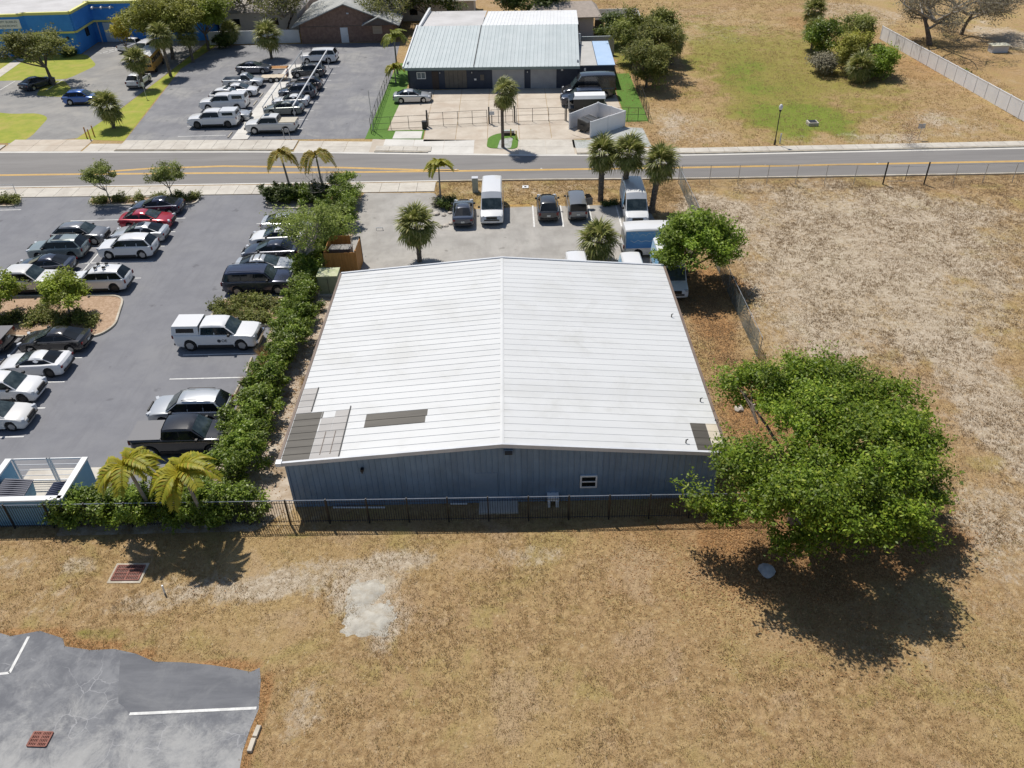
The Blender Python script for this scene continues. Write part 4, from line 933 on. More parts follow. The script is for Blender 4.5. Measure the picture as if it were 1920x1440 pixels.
VK = {
 'sedan': dict(L=4.75,W=1.86,r=.345,xf=1.42,xr=-1.38,sill=.20,top=[(-2.375,.50),(-2.36,.92),(-2.25,1.04),(-1.7,1.06),(-.9,1.02),(.6,.99),(1.15,.97),(1.75,.90),(2.15,.80),(2.34,.66),(2.375,.40)],
     cab=dict(xa=1.2,xb=.10,xc=-.95,xd=-2.05,zb=.985,zr=1.47,wb=.84,wr=.58),split=[-.38],rear=True),
 'coupe': dict(L=4.6,W=1.87,r=.355,xf=1.4,xr=-1.3,sill=.20,top=[(-2.3,.50),(-2.29,.92),(-2.15,1.04),(-1.7,1.05),(-.9,1.0),(.6,.96),(1.0,.93),(1.7,.86),(2.08,.77),(2.27,.62),(2.3,.38)],
     cab=dict(xa=1.0,xb=-.05,xc=-.9,xd=-2.05,zb=.95,zr=1.37,wb=.83,wr=.55),split=[],rear=True),
 'suv': dict(L=4.75,W=1.94,r=.395,xf=1.42,xr=-1.40,sill=.26,top=[(-2.375,.55),(-2.37,1.08),(-2.3,1.18),(-1.7,1.18),(-.9,1.17),(.7,1.15),(1.2,1.14),(1.9,1.10),(2.2,1.03),(2.35,.86),(2.375,.42)],
     cab=dict(xa=1.2,xb=.38,xc=-1.78,xd=-2.28,zb=1.13,zr=1.77,wb=.89,wr=.67),split=[-.18,-1.1],rear=True,rails=True),
 'crossover': dict(L=4.6,W=1.89,r=.375,xf=1.4,xr=-1.33,sill=.24,top=[(-2.3,.55),(-2.29,1.04),(-2.2,1.13),(-1.6,1.13),(-.9,1.10),(.7,1.07),(1.15,1.05),(1.8,.98),(2.12,.88),(2.27,.73),(2.3,.40)],
     cab=dict(xa=1.15,xb=.35,xc=-1.45,xd=-2.2,zb=1.06,zr=1.66,wb=.86,wr=.64),split=[-.25,-1.15],rear=True),
 'large_suv': dict(L=5.35,W=2.04,r=.40,xf=1.62,xr=-1.5,sill=.30,top=[(-2.675,.6),(-2.67,1.18),(-2.6,1.28),(-1.7,1.28),(-.9,1.27),(.9,1.25),(1.4,1.24),(2.2,1.2),(2.52,1.13),(2.66,.95),(2.675,.45)],
     cab=dict(xa=1.4,xb=.75,xc=-2.25,xd=-2.56,zb=1.23,zr=1.93,wb=.95,wr=.77),split=[.05,-1.05],rear=True,rails=True),
 'pickup': dict(L=5.85,W=2.03,r=.43,xf=1.85,xr=-1.78,sill=.34,top=[(-2.925,.62),(-2.92,1.3,0),(-2.84,1.3,0),(-2.82,1.3,1),(-1.06,1.3,1),(-1.04,1.3,0),(-.5,1.29),(1.1,1.28),(1.6,1.27),(2.4,1.24),(2.78,1.17),(2.9,1.0),(2.925,.50)],
     cab=dict(xa=1.55,xb=.85,xc=-.86,xd=-1.0,zb=1.25,zr=1.94,wb=.94,wr=.75),split=[.08],rear=True,bed=(-2.82,-1.06,.74)),
 'pickup_single': dict(L=5.3,W=1.92,r=.38,xf=1.65,xr=-1.55,sill=.32,top=[(-2.65,.6),(-2.64,1.12,0),(-2.56,1.12,0),(-2.54,1.12,1),(-.32,1.12,1),(-.30,1.12,0),(-.1,1.12),(1.0,1.10),(1.45,1.07),(2.1,1.0),(2.5,.9),(2.63,.75),(2.65,.45)],
     cab=dict(xa=1.35,xb=.65,xc=-.16,xd=-.28,zb=1.08,zr=1.74,wb=.86,wr=.70),split=[],rear=True,bed=(-2.54,-.32,.70)),
 'van': dict(L=5.9,W=2.03,r=.38,xf=1.95,xr=-1.75,sill=.30,top=[(-2.95,.6),(-2.94,1.2),(-2.9,1.25),(-1.7,1.25),(-.9,1.25),(1.4,1.25),(1.9,1.22),(2.5,1.08),(2.82,.95),(2.93,.75),(2.95,.42)],
     cab=dict(xa=1.95,xb=.95,xc=-2.78,xd=-2.86,zb=1.22,zr=2.55,wb=.98,wr=.84),split=[.55],rear=True,front_only=True,wz=2.0),
 'compact_van': dict(L=4.7,W=1.8,r=.33,xf=1.45,xr=-1.4,sill=.25,top=[(-2.35,.55),(-2.34,1.1),(-2.3,1.15),(-1.7,1.15),(-.9,1.15),(1.1,1.12),(1.5,1.08),(2.0,.95),(2.25,.82),(2.33,.65),(2.35,.40)],
     cab=dict(xa=1.65,xb=.95,xc=-2.2,xd=-2.27,zb=1.1,zr=1.88,wb=.84,wr=.72),split=[.3],rear=True,front_only=True),
}
def body_mesh(k, pm):
    L, W = k['L'], k['W']; r = k['r']; sill = k['sill']; bed = k.get('bed')
    bot = [(L/2-.12, sill)]
    for xw in (k['xf'], k['xr']):
        R = r+.085
        a0 = math.asin(max(-1, min(1, (sill-r)/R)))
        for i in range(9):
            a = a0+(math.pi-2*a0)*i/8; bot.append((xw+R*math.cos(a), r+R*math.sin(a)))
    bot.append((-L/2+.12, sill+.06))
    top = k['top']; ts = [-1,-.965,-.88,-.84,-.45,0,.45,.84,.88,.965,1]
    V = []; N = len(top)+len(bot)
    for tt in ts:
        a = abs(tt); e = .30 if a == 1 else .17 if a > .95 else .085 if a > .86 else .07 if a > .8 else .014 if a > .3 else 0
        dz = .14 if a == 1 else .055 if a > .95 else .02 if a > .8 else -.006 if a > .3 else -.016
        for q in top:
            x, z = q[0], q[1]
            if len(q) > 2: 
                z2 = z-(dz if a > .9 else 0)
                if q[2] and a < .86: z2 = bed[2]
            else: z2 = z-(dz if z > .5 else 0)
            m = max(0, abs(x)-.62*L/2)/(.38*L/2); x2 = x-math.copysign(e*m, x)
            V.append((x2, tt*W/2, z2))
        for x, z in bot:
            m = max(0, abs(x)-.62*L/2)/(.38*L/2); V.append((x-math.copysign(e*m, x), tt*W/2*(.985 if a == 1 else 1), z+(.02 if a == 1 else 0)))
    Fs = []
    for j in range(len(ts)-1):
        for i in range(N):
            i2 = (i+1) % N; Fs.append((j*N+i, j*N+i2, (j+1)*N+i2, (j+1)*N+i))
    Fs.append(list(range(N))); Fs.append(list(range((len(ts)-1)*N, len(ts)*N))[::-1])
    return MB().add(V, Fs).mesh('body', pm, 32)
def cab_mesh(c, pm, W):
    rows = [(c['xd'], 0), (c['xc'], 1), (c['xc']+.18*(c['xb']-c['xc']), 2), ((c['xb']+c['xc'])/2, 3), (c['xb']-.18*(c['xb']-c['xc']), 2), (c['xb'], 1), (c['xa'], 0)]
    V = []
    zb, zr, wb, wr = c['zb']-.04, c['zr'], c['wb'], c['wr']
    for x, kk in rows:
        if kk == 0: pts = [(wb, zb), (wb*.98, zb), (wb*.9, zb), (wb*.5, zb), (0, zb)]
        else:
            up = {1:-.075, 2:-.018, 3:0}[kk]
            pts = [(wb, zb), (wr+.045, zr-.13+up*.6), (wr-.05, zr-.03+up), (wr*.5, zr+up*.9), (0, zr+.012+up*.8)]
        row = [(x, y, z) for y, z in pts]+[(x, -y, z) for y, z in pts[-2::-1]]
        V += row
    n = 9; Fs = []
    for j in range(len(rows)-1):
        for i in range(n-1): Fs.append((j*n+i, j*n+i+1, (j+1)*n+i+1, (j+1)*n+i))
    return MB().add(V, Fs).mesh('cabin', pm, 34)
def glass_parts(k):
    c = k['cab']; zb, zr, wb, wr = c['zb'], c['zr'], c['wb'], c['wr']; out = []
    zbm = zb-.04; zt = zr-.13
    # windscreen and rear glass
    def screen(x0, x1, nm, mat, up):
        z0, z1 = zb+.01, min(zr-.085, k.get('wz', 9)); o = .03*(1 if x0 > x1 else -1)
        w0, w1 = wb*.90, (wr*.93 if 'wz' not in k else wb*.87)
        f0 = (z0-zbm)/(zr-.08-zbm); f1 = (z1-zbm)/(zr-.08-zbm)
        xa = x0+(x1-x0)*f0+o; xb_ = x0+(x1-x0)*f1+o
        mb = MB(); mb.add([(xa,-w0,z0+.02),(xa+o*.6,0,z0+.045),(xa,w0,z0+.02),(xb_,w1,z1+.015),(xb_+o*.6,0,z1+.045),(xb_,-w1,z1+.015)], [(0,1,4,5),(1,2,3,4)])
        out.append((nm, mb.mesh(nm, mat)))
    screen(c['xa'], c['xb'], 'windscreen', glass_teal, 1)
    if k.get('rear'): screen(c['xd'], c['xc'], 'rear_window', glass_dark, 1)
    # side panes
    z0, z1 = zb+.03, zr-.165
    yz = lambda z: wb+(wr+.045-wb)*(z-zbm)/(zt-.03-zbm)
    xF = lambda z: c['xa']+(c['xb']-c['xa'])*(z-zbm)/(zr-.08-zbm)-.09
    xR = lambda z: c['xd']+(c['xc']-c['xd'])*(z-zbm)/(zr-.08-zbm)+.13
    cuts = k['split']
    if not k.get('front_only'):
        for s in (1, -1):
            MBt = MB().add([(xF(z0)+.03, s*(yz(z0)+.004), z0-.02), (xR(z0)-.03, s*(yz(z0)+.004), z0-.02), (xR(z1)-.03, s*(yz(z1)+.006), z1+.02), (xF(z1)+.0, s*(yz(z1)+.006), z1+.02)], [(0,1,2,3)])
            out.append(('window_surround', MBt.mesh('window_surround', black_plastic)))
    ed = [None]+list(cuts)+[None]
    for i in range(len(ed)-1):
        if k.get('front_only') and i > 0: break
        f0, f1 = (xF(z0), xF(z1)) if ed[i] is None else (ed[i]-.03, ed[i]-.03)
        r0, r1 = (xR(z0), xR(z1)) if ed[i+1] is None else (ed[i+1]+.03, ed[i+1]+.03)
        if f1 < r1+.1: f1 = r1+.1
        for s in (1, -1):
            ya, yb = yz(z0)+.012, yz(z1)+.012
            mb = MB(); mb.add([(f0,s*ya,z0),(r0,s*ya,z0),(r1,s*yb,z1),(f1,s*yb,z1)], [(0,1,2,3)])
            out.append(('side_window', mb.mesh('side_window', glass_dark)))
    return out
WHEEL = {}
def wheel_meshes(r, dark):
    if (r, dark) in WHEEL: return WHEEL[(r, dark)]
    n = 18; prof = [(.11,r*.62),(.115,r*.9),(.085,r),(-.085,r),(-.115,r*.9),(-.11,r*.62)]
    mb = MB(); 
    for y, q in prof:
        for i in range(n): a = 2*math.pi*i/n; mb.v.append((q*math.cos(a), y, q*math.sin(a)))
    for j in range(len(prof)-1):
        for i in range(n): i2 = (i+1) % n; mb.f.append((j*n+i, j*n+i2, (j+1)*n+i2, (j+1)*n+i))
    ty = mb.mesh('tyre', tyre_m, 40)
    rb = MB()
    for s in (1, -1):
        o = len(rb.v)
        for i in range(20):
            a = 2*math.pi*i/20; q = r*.64 if i % 4 < 2 else r*.56
            rb.v.append((q*math.cos(a), s*.098, q*math.sin(a)))
        rb.v.append((0, s*.082, 0))
        for i in range(20): rb.f.append((o+i, o+(i+1) % 20, o+20))
    ri = rb.mesh('rim', rim_dark if dark else rim_m)
    WHEEL[(r, dark)] = (ty, ri); return ty, ri
CACHE = {}
def vehicle(kind, col, x, y, deg, label, cat, group=None, name='parked_car', dark=False, sunroof=False, cap=None, tonneau=None, rack=False, lowclad=False, roofbar=True, wrap=None, stripes=False, z=.0, cladc=None, scale=1.0):
    k = VK[kind]; pm = PT[col]; L, W, c = k['L'], k['W'], k['cab']; key = (kind, col)
    t = thing(name, label, cat, (x, y, .012+z), rad(deg), group)
    if scale != 1: t.scale = (scale,)*3
    if key not in CACHE: CACHE[key] = (body_mesh(k, pm), cab_mesh(c, pm, W), glass_parts(k))
    b, cb_, gl = CACHE[key]
    put('body', b, t); put('cabin', cb_, t)
    for nm, me in gl: put(nm, me, t)
    if ('ub', kind) not in CACHE:
        CACHE[('ub', kind)] = MB().box((0,0,.42), (L*.88, W*.80, .46)).mesh('underbody', black_plastic) if kind not in ('pickup','pickup_single') else MB().box((0,0,.44), (L*.9, W*.76, .40)).mesh('underbody', black_plastic)
    put('underbody', CACHE[('ub', kind)], t)
    if kind in ('suv','crossover','large_suv','pickup'):
        if ('sk', kind) not in CACHE: CACHE[('sk', kind)] = MB().box((0,0,0), (k['xf']-k['xr']-2*k['r']-.2, .06, .2), 0, .96).mesh('side_sill', black_plastic)
        for s in (1, -1): put('side_sill', CACHE[('sk', kind)], t, ((k['xf']+k['xr'])/2, s*(W/2-.015), k['sill']+.07))
    ty, ri = wheel_meshes(k['r'], dark)
    for xw in (k['xf'], k['xr']):
        for s in (1, -1):
            wv = put('wheel', ty, t, (xw, s*(W/2-.115), k['r'])); put('rim', ri, wv)
    zh = k['top'][-3][1] if kind not in ('pickup','pickup_single') else k['top'][-3][1]-.1
    if ('lt', kind) not in CACHE:
        hw = .34
        CACHE[('lt', kind)] = (MB().box((0,0,0), (.20,hw,.13), 0, .9).mesh('headlight', lamp_clear), MB().box((0,0,0), (.10,.22,.14 if kind in ('sedan','coupe') else .26), 0, .92).mesh('tail_light', lamp_red),
            MB().box((0,0,0), (.08, W*.46, .22)).box((.01,0,-.2), (.1,W*.66,.1)).mesh('grille', black_plastic), MB().box((0,0,0), (.02,.32,.16)).mesh('licence_plate', plate_m), MB().box((0,0,0), (.16,.2,.14), 0, .85).mesh('mirror', pm if False else black_plastic), MB().box((0,0,0), (.12,W*.80,.15)).mesh('bumper', black_plastic))
    hl, tl, gr, lp, mi, bu = CACHE[('lt', kind)]
    zt = k['top'][1][1]-.12 if kind in ('sedan','coupe') else k['top'][1][1]-.16
    for s in (1, -1):
        put('headlight', hl, t, (L/2-.215, s*(W/2-.235), zh-.05), (0,0,-s*.5)); put('tail_light', tl, t, (-L/2+.085, s*(W/2-.17), zt), (0,0,s*.22))
        put('mirror', mi, t, (c['xa']-.42, s*(c['wb']+.16), c['zb']+.08))
    put('grille', gr, t, (L/2-.035, 0, zh-.12)); put('bumper', bu, t, (-L/2+.04, 0, .46)); put('licence_plate', lp, t, (-L/2-.012, 0, zt-.12))
    if k.get('rails') and roofbar:
        for s in (1, -1):
            MB().tube([(c['xc']+.25, s*(c['wr']-.07), c['zr']-.0), (c['xc']+.4, s*(c['wr']-.07), c['zr']+.05), (c['xb']-.4, s*(c['wr']-.07), c['zr']+.05), (c['xb']-.25, s*(c['wr']-.07), c['zr']-.0)], .02, 5).build('roof_rail', black_plastic, t)
    if sunroof: MB().box(((c['xb']*.75+c['xc']*.25)-.1, 0, c['zr']+.002), (.55, c['wr']*1.15, .03)).build('sunroof', glass_dark, t)
    if rack:
        for xx in (-.1,-.75):
            rk = MB().tube([(xx,-.55,c['zr']+.1),(xx,.55,c['zr']+.1)], .03, 5).build('roof_bar', black_plastic, t)
            for s in (-.35,.3): MB().box((xx,s,c['zr']+.16), (.22,.14,.14)).build('clamp', black_plastic, rk)
    if stripes:
        for xx in (c['xb']-.32, c['xc']+.2): MB().box((xx,0,c['zr']-.0), (.10,c['wr']*1.7,.04)).build('roof_band', black_plastic, t)
    if cladc:
        for xw in (k['xf'],k['xr']): pass
    if k.get('bed'):
        x0, x1, fl = k['bed']; zt_ = k['top'][1][1]
        if kind == 'pickup': MB().box((L/2-.0,0,.62), (.16,W*.86,.2)).build('front_bumper', chrome if col in ('white','silver') else black_plastic, t)
        if tonneau: MB().box(((x0+x1)/2-.03,0,zt_+.02), (x1-x0+.12,W*.90,.05)).build('bed_cover', tonneau, t)
        elif cap:
            cm = MB(); xa, xb_ = x0-.06, x1+.08; wl, wt = W*.465, W*.40; h = cap
            cm.add([(xa,-wl,zt_-.02),(xb_,-wl,zt_-.02),(xb_,wl,zt_-.02),(xa,wl,zt_-.02),(xa+.10,-wt,zt_+h),(xb_,-wt,zt_+h),(xb_,wt,zt_+h),(xa+.10,wt,zt_+h)], [(0,1,5,4),(1,2,6,5),(2,3,7,6),(3,0,4,7),(4,5,6,7)])
            co = cm.build('bed_cap', pm, t)
            for s in (1, -1):
                f = lambda q: s*(wl+(wt-wl)*(q+.02)/(h+.02)+.012)
                MB().add([(xa+.35,f(.16),zt_+.16),(xb_-.3,f(.16),zt_+.16),(xb_-.3,f(h-.16),zt_+h-.16),(xa+.38,f(h-.16),zt_+h-.16)], [(0,1,2,3)]).build('cap_window', glass_dark, co)
            MB().add([(xa-.01+.02,-wt*.8,zt_+.18),(xa-.01+.02,wt*.8,zt_+.18),(xa+.075,wt*.8,zt_+h-.12),(xa+.075,-wt*.8,zt_+h-.12)], [(0,1,2,3)]).build('cap_window', glass_dark, co)
        else: MB().box(((x0+x1)/2,0,fl+.02), (x1-x0-.06,W*.80,.03)).build('bed_liner', black_plastic, t)
    if wrap:
        h0, h1 = c['zb']-.28, c['zr']-.22
        yz = lambda z: c['wb']+(c['wr']+.045-c['wb'])*(max(z, c['zb'])-c['zb'])/(c['zr']-.13-c['zb'])
        for s in (1, -1):
            xa, xb_ = c['xc']+.06, (k['split'][0]-.1)
            p = MB(); z1_ = c['zb']+.04
            p.add([(xa,s*(W/2+.012),h0),(xb_,s*(W/2+.012),h0),(xb_,s*(c['wb']+.05),z1_),(xa,s*(c['wb']+.05),z1_),(xb_,s*(yz(h1)+.015),h1),(xa,s*(yz(h1)+.015),h1)], [(0,1,2,3),(3,2,4,5)])
            wo_ = p.build('graphic_wrap', wrap, t)
            # flowing script lettering, printed flat
            for row, (zz, n_) in enumerate(((h1-.32, 5), (h1-.78, 4))):
                x_ = xa+.35; pts = []
                for q in range(n_*12+1):
                    a = q/12; hh = (.17 if row == 0 else .05)*(1+.6*math.sin(a*2.1))
                    pts.append((x_+a*(xb_-xa-.7)/n_+.09*math.sin(a*2*math.pi)*(.9 if row == 0 else 0.0), zz+hh*math.cos(a*2*math.pi)))
                q_ = MB(); th = .022
                for i, (px, pz) in enumerate(pts): yy_ = c['wb']+.05+(yz(h1)+.015-c['wb']-.05)*(pz-z1_)/(h1-z1_)+.008; q_.v += [(px, s*yy_, pz-th), (px, s*yy_, pz+th)]
                q_.f = [(2*i, 2*i+2, 2*i+3, 2*i+1) for i in range(len(pts)-1)]
                q_.build('script_lettering', pmat('script_pale', (.55,.68,.75), None, rough=.5), wo_)
    return t
wrapm, t = newmat('blue_van_wrap')
P = t.tc.outputs['Object']; sx = t.n('ShaderNodeSeparateXYZ'); t.l(P, sx.inputs[0])
n_ = t.noise(P, .9, 4, .5, (1,1,3)); f = t.ramp(t.math('ADD', sx.outputs[2], t.math('MULTIPLY', n_, .9)), 1.4, 2.6)
t.l(t.mix(f, (.035,.22,.60), (.16,.42,.74)), t.b.inputs['Base Color']); t.b.inputs['Roughness'].default_value = .35
wrapl, t = newmat('pale_blue_van_wrap')
P = t.tc.outputs['Object']; n_ = t.noise(P, .8, 4, .5, (1,1,2)); t.l(t.mix(t.ramp(n_, .35, .65), (.22,.50,.76), (.55,.72,.84)), t.b.inputs['Base Color']); t.b.inputs['Roughness'].default_value = .35

def side(u, v, W=1.9, yy=None):          # middle of the near side's wheel contacts -> ground centre
    x, y = G(u, v); return (x, y+W/2-.1)
def cx_at(u, y, z=.6):                   # x of a sighted column at depth y
    v = 700
    for _ in range(30):
        x, yy = G(u, v, z); v += (yy-y)*max(4, (v+394)**2/60000*.9)*.5 if False else 0
        break
    lo, hi = -300, 1500
    for _ in range(50):
        v = (lo+hi)/2
        if G(u, v, z)[1] > y: lo = v
        else: hi = v
    return G(u, v, z)[0]
gA = 'cars parked in the left car park'
def stall(kind, col, u0, u1, y, face, label, cat, **kw):
    """park in a stall: u0,u1 are the sighted ends of the car at body height"""
    x = (cx_at(u0, y)+cx_at(u1, y))/2
    return vehicle(kind, col, x, y, (0 if face > 0 else 180)+random.uniform(-1.2, 1.2), label, cat, gA, **kw)
Y = lambda k: SY(k)
stall('sedan','navy',247,343,Y(-.5),-1,'dark navy sedan under the shrub island at the head of the row','car')
stall('sedan','red',226,328,Y(.5),1,'bright red sedan parked between the navy and the silver sedan','car')
stall('sedan','silver',211,317,Y(1.5),-1,'silver sedan with open dark sunroof parked behind the white three-row wagon','car',sunroof=True)
stall('suv','white',187,297,Y(2.5),-1,'clean white suv with black roof edge parked beside the sage green off-roader','suv',name='parked_suv',roofbar=False)
stall('crossover','grey',101,206,Y(1.5),1,'grey crossover with its bonnet towards the silver sedan','suv',name='parked_suv')
stall('suv','sage',55,168,Y(2.5),-1,'sage green suv with dark wheels parked left of the clean white suv','suv',name='parked_suv',dark=True,sunroof=True)
stall('suv','white',137,240,Y(4.5),-1,'white suv with black roof rack clamps behind the island tree','suv',name='parked_suv',rack=True,dark=True,roofbar=False)
stall('sedan','midnight',42,128,Y(3.5),-1,'dark blue sedan mostly hidden behind the island trees','car')
stall('pickup','offwhite',-20,110,Y(4.5),1,'white pickup with long plain bed side between the two island trees','pickup',name='pickup_truck',tonneau=white_plain)
stall('pickup','black',-140,27,Y(7.5),-1,'black pickup with grey bed cover cut off by the left edge of the photo','pickup',name='pickup_truck',tonneau=pmat('grey_cover', (.13,.13,.142), None, rough=.55))
stall('sedan','black',41,167,Y(7.5),-1,'glossy black sedan just below the kerbed shrub island','car')
stall('coupe','white',0,133,Y(8.5),-1,'white sports coupe with dark rear glass below the black sedan','car',dark=True)
stall('crossover','white',-52,80,Y(9.5),1,'white crossover with dark grille at the left edge of the photo','suv',name='parked_suv',dark=True)
stall('sedan','offwhite',-80,57,Y(10.5),1,'white rounded sedan, lowest of the white cars at the left edge','car')
stall('sedan','silver',494,590,66.9,1,'silver coupe at the top of the hedge row with its bonnet under the branches','car')
stall('sedan','white',473,572,64.2,-1,'white sedan facing out of the hedge row above the dark navy car','car')
stall('sedan','midnight',459,560,61.55,-1,'dark navy sedan with green tinted screen half under the pale tree','car')
stall('sedan','silver',443,551,58.9,1,'silver sedan with black bands across its roof','car',stripes=True)
stall('large_suv','navy',434,538,56.15,1,'dark navy large suv beside the lower shrub island','suv',name='parked_suv')
pt = stall('pickup','white',333,489,Y(7.5),1,'white pickup with white bed cap and a round black door emblem','pickup',name='pickup_truck',cap=.62)
# door emblem and letters
em = MB()
for i in range(14): a = 2*math.pi*i/14; em.v.append((.35+.13*math.cos(a), -1.018, .83+.13*math.sin(a)))
em.f = [list(range(14))]; em.build('door_emblem', pmat('emblem_ink', (.03,.04,.06), None, rough=.5), pt)
put('lettering', text_mesh('OE', .30, MATS['emblem_ink']), pt, (.72,-1.016,.83), (math.pi/2,0,0))
stall('suv','silver',286,433,Y(10.5),-1,'silver-white suv with roof rails parked above the black pickup','suv',name='parked_suv',dark=True,scale=1.04)
stall('pickup','black',268,428,Y(11.45),1,'black crew cab pickup with grey bed cover behind the yellow palms','pickup',name='pickup_truck',tonneau=MATS['grey_cover'])
# far car park, left row
gB = 'cars parked in the far car park'
def row(kind, col, u, v, face, label, cat, **kw):
    W = VK[kind]['W']; x, y = side(u, v, W)
    return vehicle(kind, col, x, y, (0 if face > 0 else 180)+random.uniform(-1.5, 1.5), label, cat, gB, **kw)
row('pickup','white',401,241,-1,'white pickup with windowed bed cap nearest the road in the far car park','pickup',name='pickup_truck',cap=.62,dark=True)
row('sedan','silver',432,229,1,'silver sedan squeezed behind the nearest capped pickup','car')
row('pickup','white',420,209,-1,'white pickup with plain tall bed cap, second capped truck from the road','pickup',name='pickup_truck',cap=.70)
row('crossover','white',428,194,1,'white car with roof hatch behind the second capped truck','car',sunroof=True)
row('sedan','white',449,182,1,'white sedan half hidden below the single cab pickup','car')
row('pickup_single','silver',456,166,1,'pale single cab pickup with empty black bed','pickup',name='pickup_truck')
row('sedan','slate',475,139,1,'slate grey sedan at the back of the left row','car')
tr_ = thing('flat_trailer', 'small flat wooden utility trailer behind the pale single cab pickup', 'trailer', (-31.6,114.0,0), .05)
MB().box((0,0,.55), (3.6,1.7,.1)).build('deck', pmat('trailer_wood', (.50,.42,.31), (.58,.50,.39), 3, .8), tr_); MB().box((1.75,0,.9), (.06,1.7,.8)).build('ramp', rust_m, tr_); MB().tube([(-1.8,0,.5),(-2.9,0,.45)], .05, 5).build('tow_bar', black_metal, tr_)
for s in (1,-1):
    for xx in (-.4,.4): wv = put('wheel', wheel_meshes(.33, False)[0], tr_, (xx, s*.95, .33)); put('rim', wheel_meshes(.33, False)[1], wv)
row('large_suv','white',598,120,-1,'long white suv at the far end of the carport frame','suv',name='parked_suv',roofbar=False)
row('crossover','charcoal',578,146,-1,'black crossover, second from the far end under the carport frame','suv',name='parked_suv')
row('crossover','bronze',570,172,-1,'dark bronze crossover mostly hidden behind the slate suv','suv',name='parked_suv')
row('suv','slate',558,187,-1,'slate blue suv with bike rack in the middle of the carport row','suv',name='parked_suv')
row('coupe','white',545,202,-1,'white coupe between the slate suv and the grey-green sedan','car')
row('sedan','greygreen',532,217,-1,'grey-green sedan next to the white pickup nearest the pavement','car')
ptw = row('pickup','offwhite',509,252,-1,'white crew cab pickup with open bed nearest the pavement under the carport frame','pickup',name='pickup_truck',sunroof=True,tonneau=pmat('cardboard', (.46,.42,.34), (.52,.48,.40), 2, .9))
# laundry side
gC = 'vehicles outside the blue laundry'
vehicle('crossover','white',-49.9,113.6,88,'white crossover parked on the verge behind the yellow bus','suv',gC,name='parked_suv')
vehicle('pickup_single','white',-57.7,132.8,72,'white pickup with open black bed by the blue wall','pickup',gC,name='pickup_truck')
vehicle('large_suv','white',-54.6,129.5,-98,'white van-like suv facing out in front of the yellow bus','suv',gC,name='parked_suv',roofbar=False)
vehicle('sedan','midnight',-63.7,113.7,66,'dark navy car parked under the oak by the lawn','car',gC)
vehicle('crossover','blue',-54.3,106.0,2,'bright blue crossover crossing the drive beside the round palm','suv',gC,name='parked_suv')
vehicle('crossover','blue',-66.2,101.2,62,'blue car cut off by the left edge of the photo','car',gC)
bs = thing('school_bus', 'short yellow bus with white roof behind the verge palms', 'bus', (-51.0,121.6,.012), rad(96))
BL, BWd, BZ = 6.6, 2.3, 2.75
b_ = MB(); pr = [(-BWd/2,.55),(-BWd/2,1.9),(-BWd/2+.08,2.4),(-BWd/2+.4,2.68),(0,BZ),(BWd/2-.4,2.68),(BWd/2-.08,2.4),(BWd/2,1.9),(BWd/2,.55)]
b_.add([(x, y, z) for x in (-BL/2, BL/2-1.2) for y, z in pr], [(i,i+1,10+i,9+i) for i in range(8)]+[(8,0,9,17),tuple(range(9)),tuple(range(9,18))]).box((BL/2-.6,0,.95), (1.3,2.0,.85), 0, .93); b_.build('body', PT['busyellow'], bs)
MB().add([(x, y*1.01, z+.012) for x in (-BL/2-.03, BL/2-1.15) for y, z in pr[2:7]], [(i,i+1,6+i,5+i) for i in range(4)]).build('roof', white_plain, bs)
for s in (1,-1):
    for q in range(5): MB().box((-BL/2+.6+q*.95, s*(BWd/2+.005), 1.75), (.75,.03,.6)).build('window', glass_dark, bs)
    for xx in (-1.9,2.3): wv = put('wheel', wheel_meshes(.41, True)[0], bs, (xx, s*(BWd/2-.1), .41)); put('rim', wheel_meshes(.41, True)[1], wv)
for q in (-.62,.62): MB().box((-BL/2-.01,q,1.95), (.03,.8,.7)).build('rear_window', glass_dark, bs)
for q in (-.6,.6): MB().box((-BL/2-.01,q,1.2), (.03,.75,.3)).build('rear_panel', black_plastic, bs)
MB().box((-BL/2-.02,0,2.45), (.03,1.5,.14)).build('marker_lights', lamp_red, bs)
# centre yard
gD = 'vehicles in the centre yard'
vehicle('sedan','silver',-12.0,103.2,1,'silver sedan alone in the gated yard by the navy building','car',gD)
vehicle('van','black',9.9,103.2,181,'tall black van in front of the navy annex','van',gD,name='cargo_van',scale=1.12)
vehicle('large_suv','midnight',8.9,100.2,180,'dark blue suv squeezed between the black van and the white canopy trailer','suv',gD,name='parked_suv')
ct = thing('canopy_trailer', 'small trailer with white canopy roof and black mesh sides', 'trailer', (9.1,97.6,0), -.02)
MB().box((0,0,.5), (4.2,1.8,.25)).build('deck', black_metal, ct); MB().box((.3,0,1.15), (3.5,1.7,1.1)).build('side_screen', black_plastic, ct)
MB().add([(-1.6,-1.0,1.72),(2.2,-1.0,1.72),(2.2,-.75,2.05),(-1.4,-.75,2.05),(-1.4,.75,2.05),(2.2,.75,2.05),(2.2,1.0,1.72),(-1.6,1.0,1.72)], [(0,1,2,3),(3,2,5,4),(4,5,6,7)]).build('canopy', white_plain, ct)
MB().add([(-2.1,-.9,1.55),(-1.6,-.98,1.7),(-1.38,-.7,2.04),(-1.38,.7,2.04),(-1.6,.98,1.7),(-2.1,.9,1.55)], [(0,1,2,3,4,5)]).build('front_screen', glass_dark, ct)
for s in (1,-1):
    wv = put('wheel', wheel_meshes(.33, True)[0], ct, (.3, s*.95, .33)); put('rim', wheel_meshes(.33, True)[1], wv)
    for xx in (-2.05, 2.15): MB().tube([(xx,s*.88,.5),(xx,s*.88,1.75)], .035, 5).build('canopy_post', galv, ct)
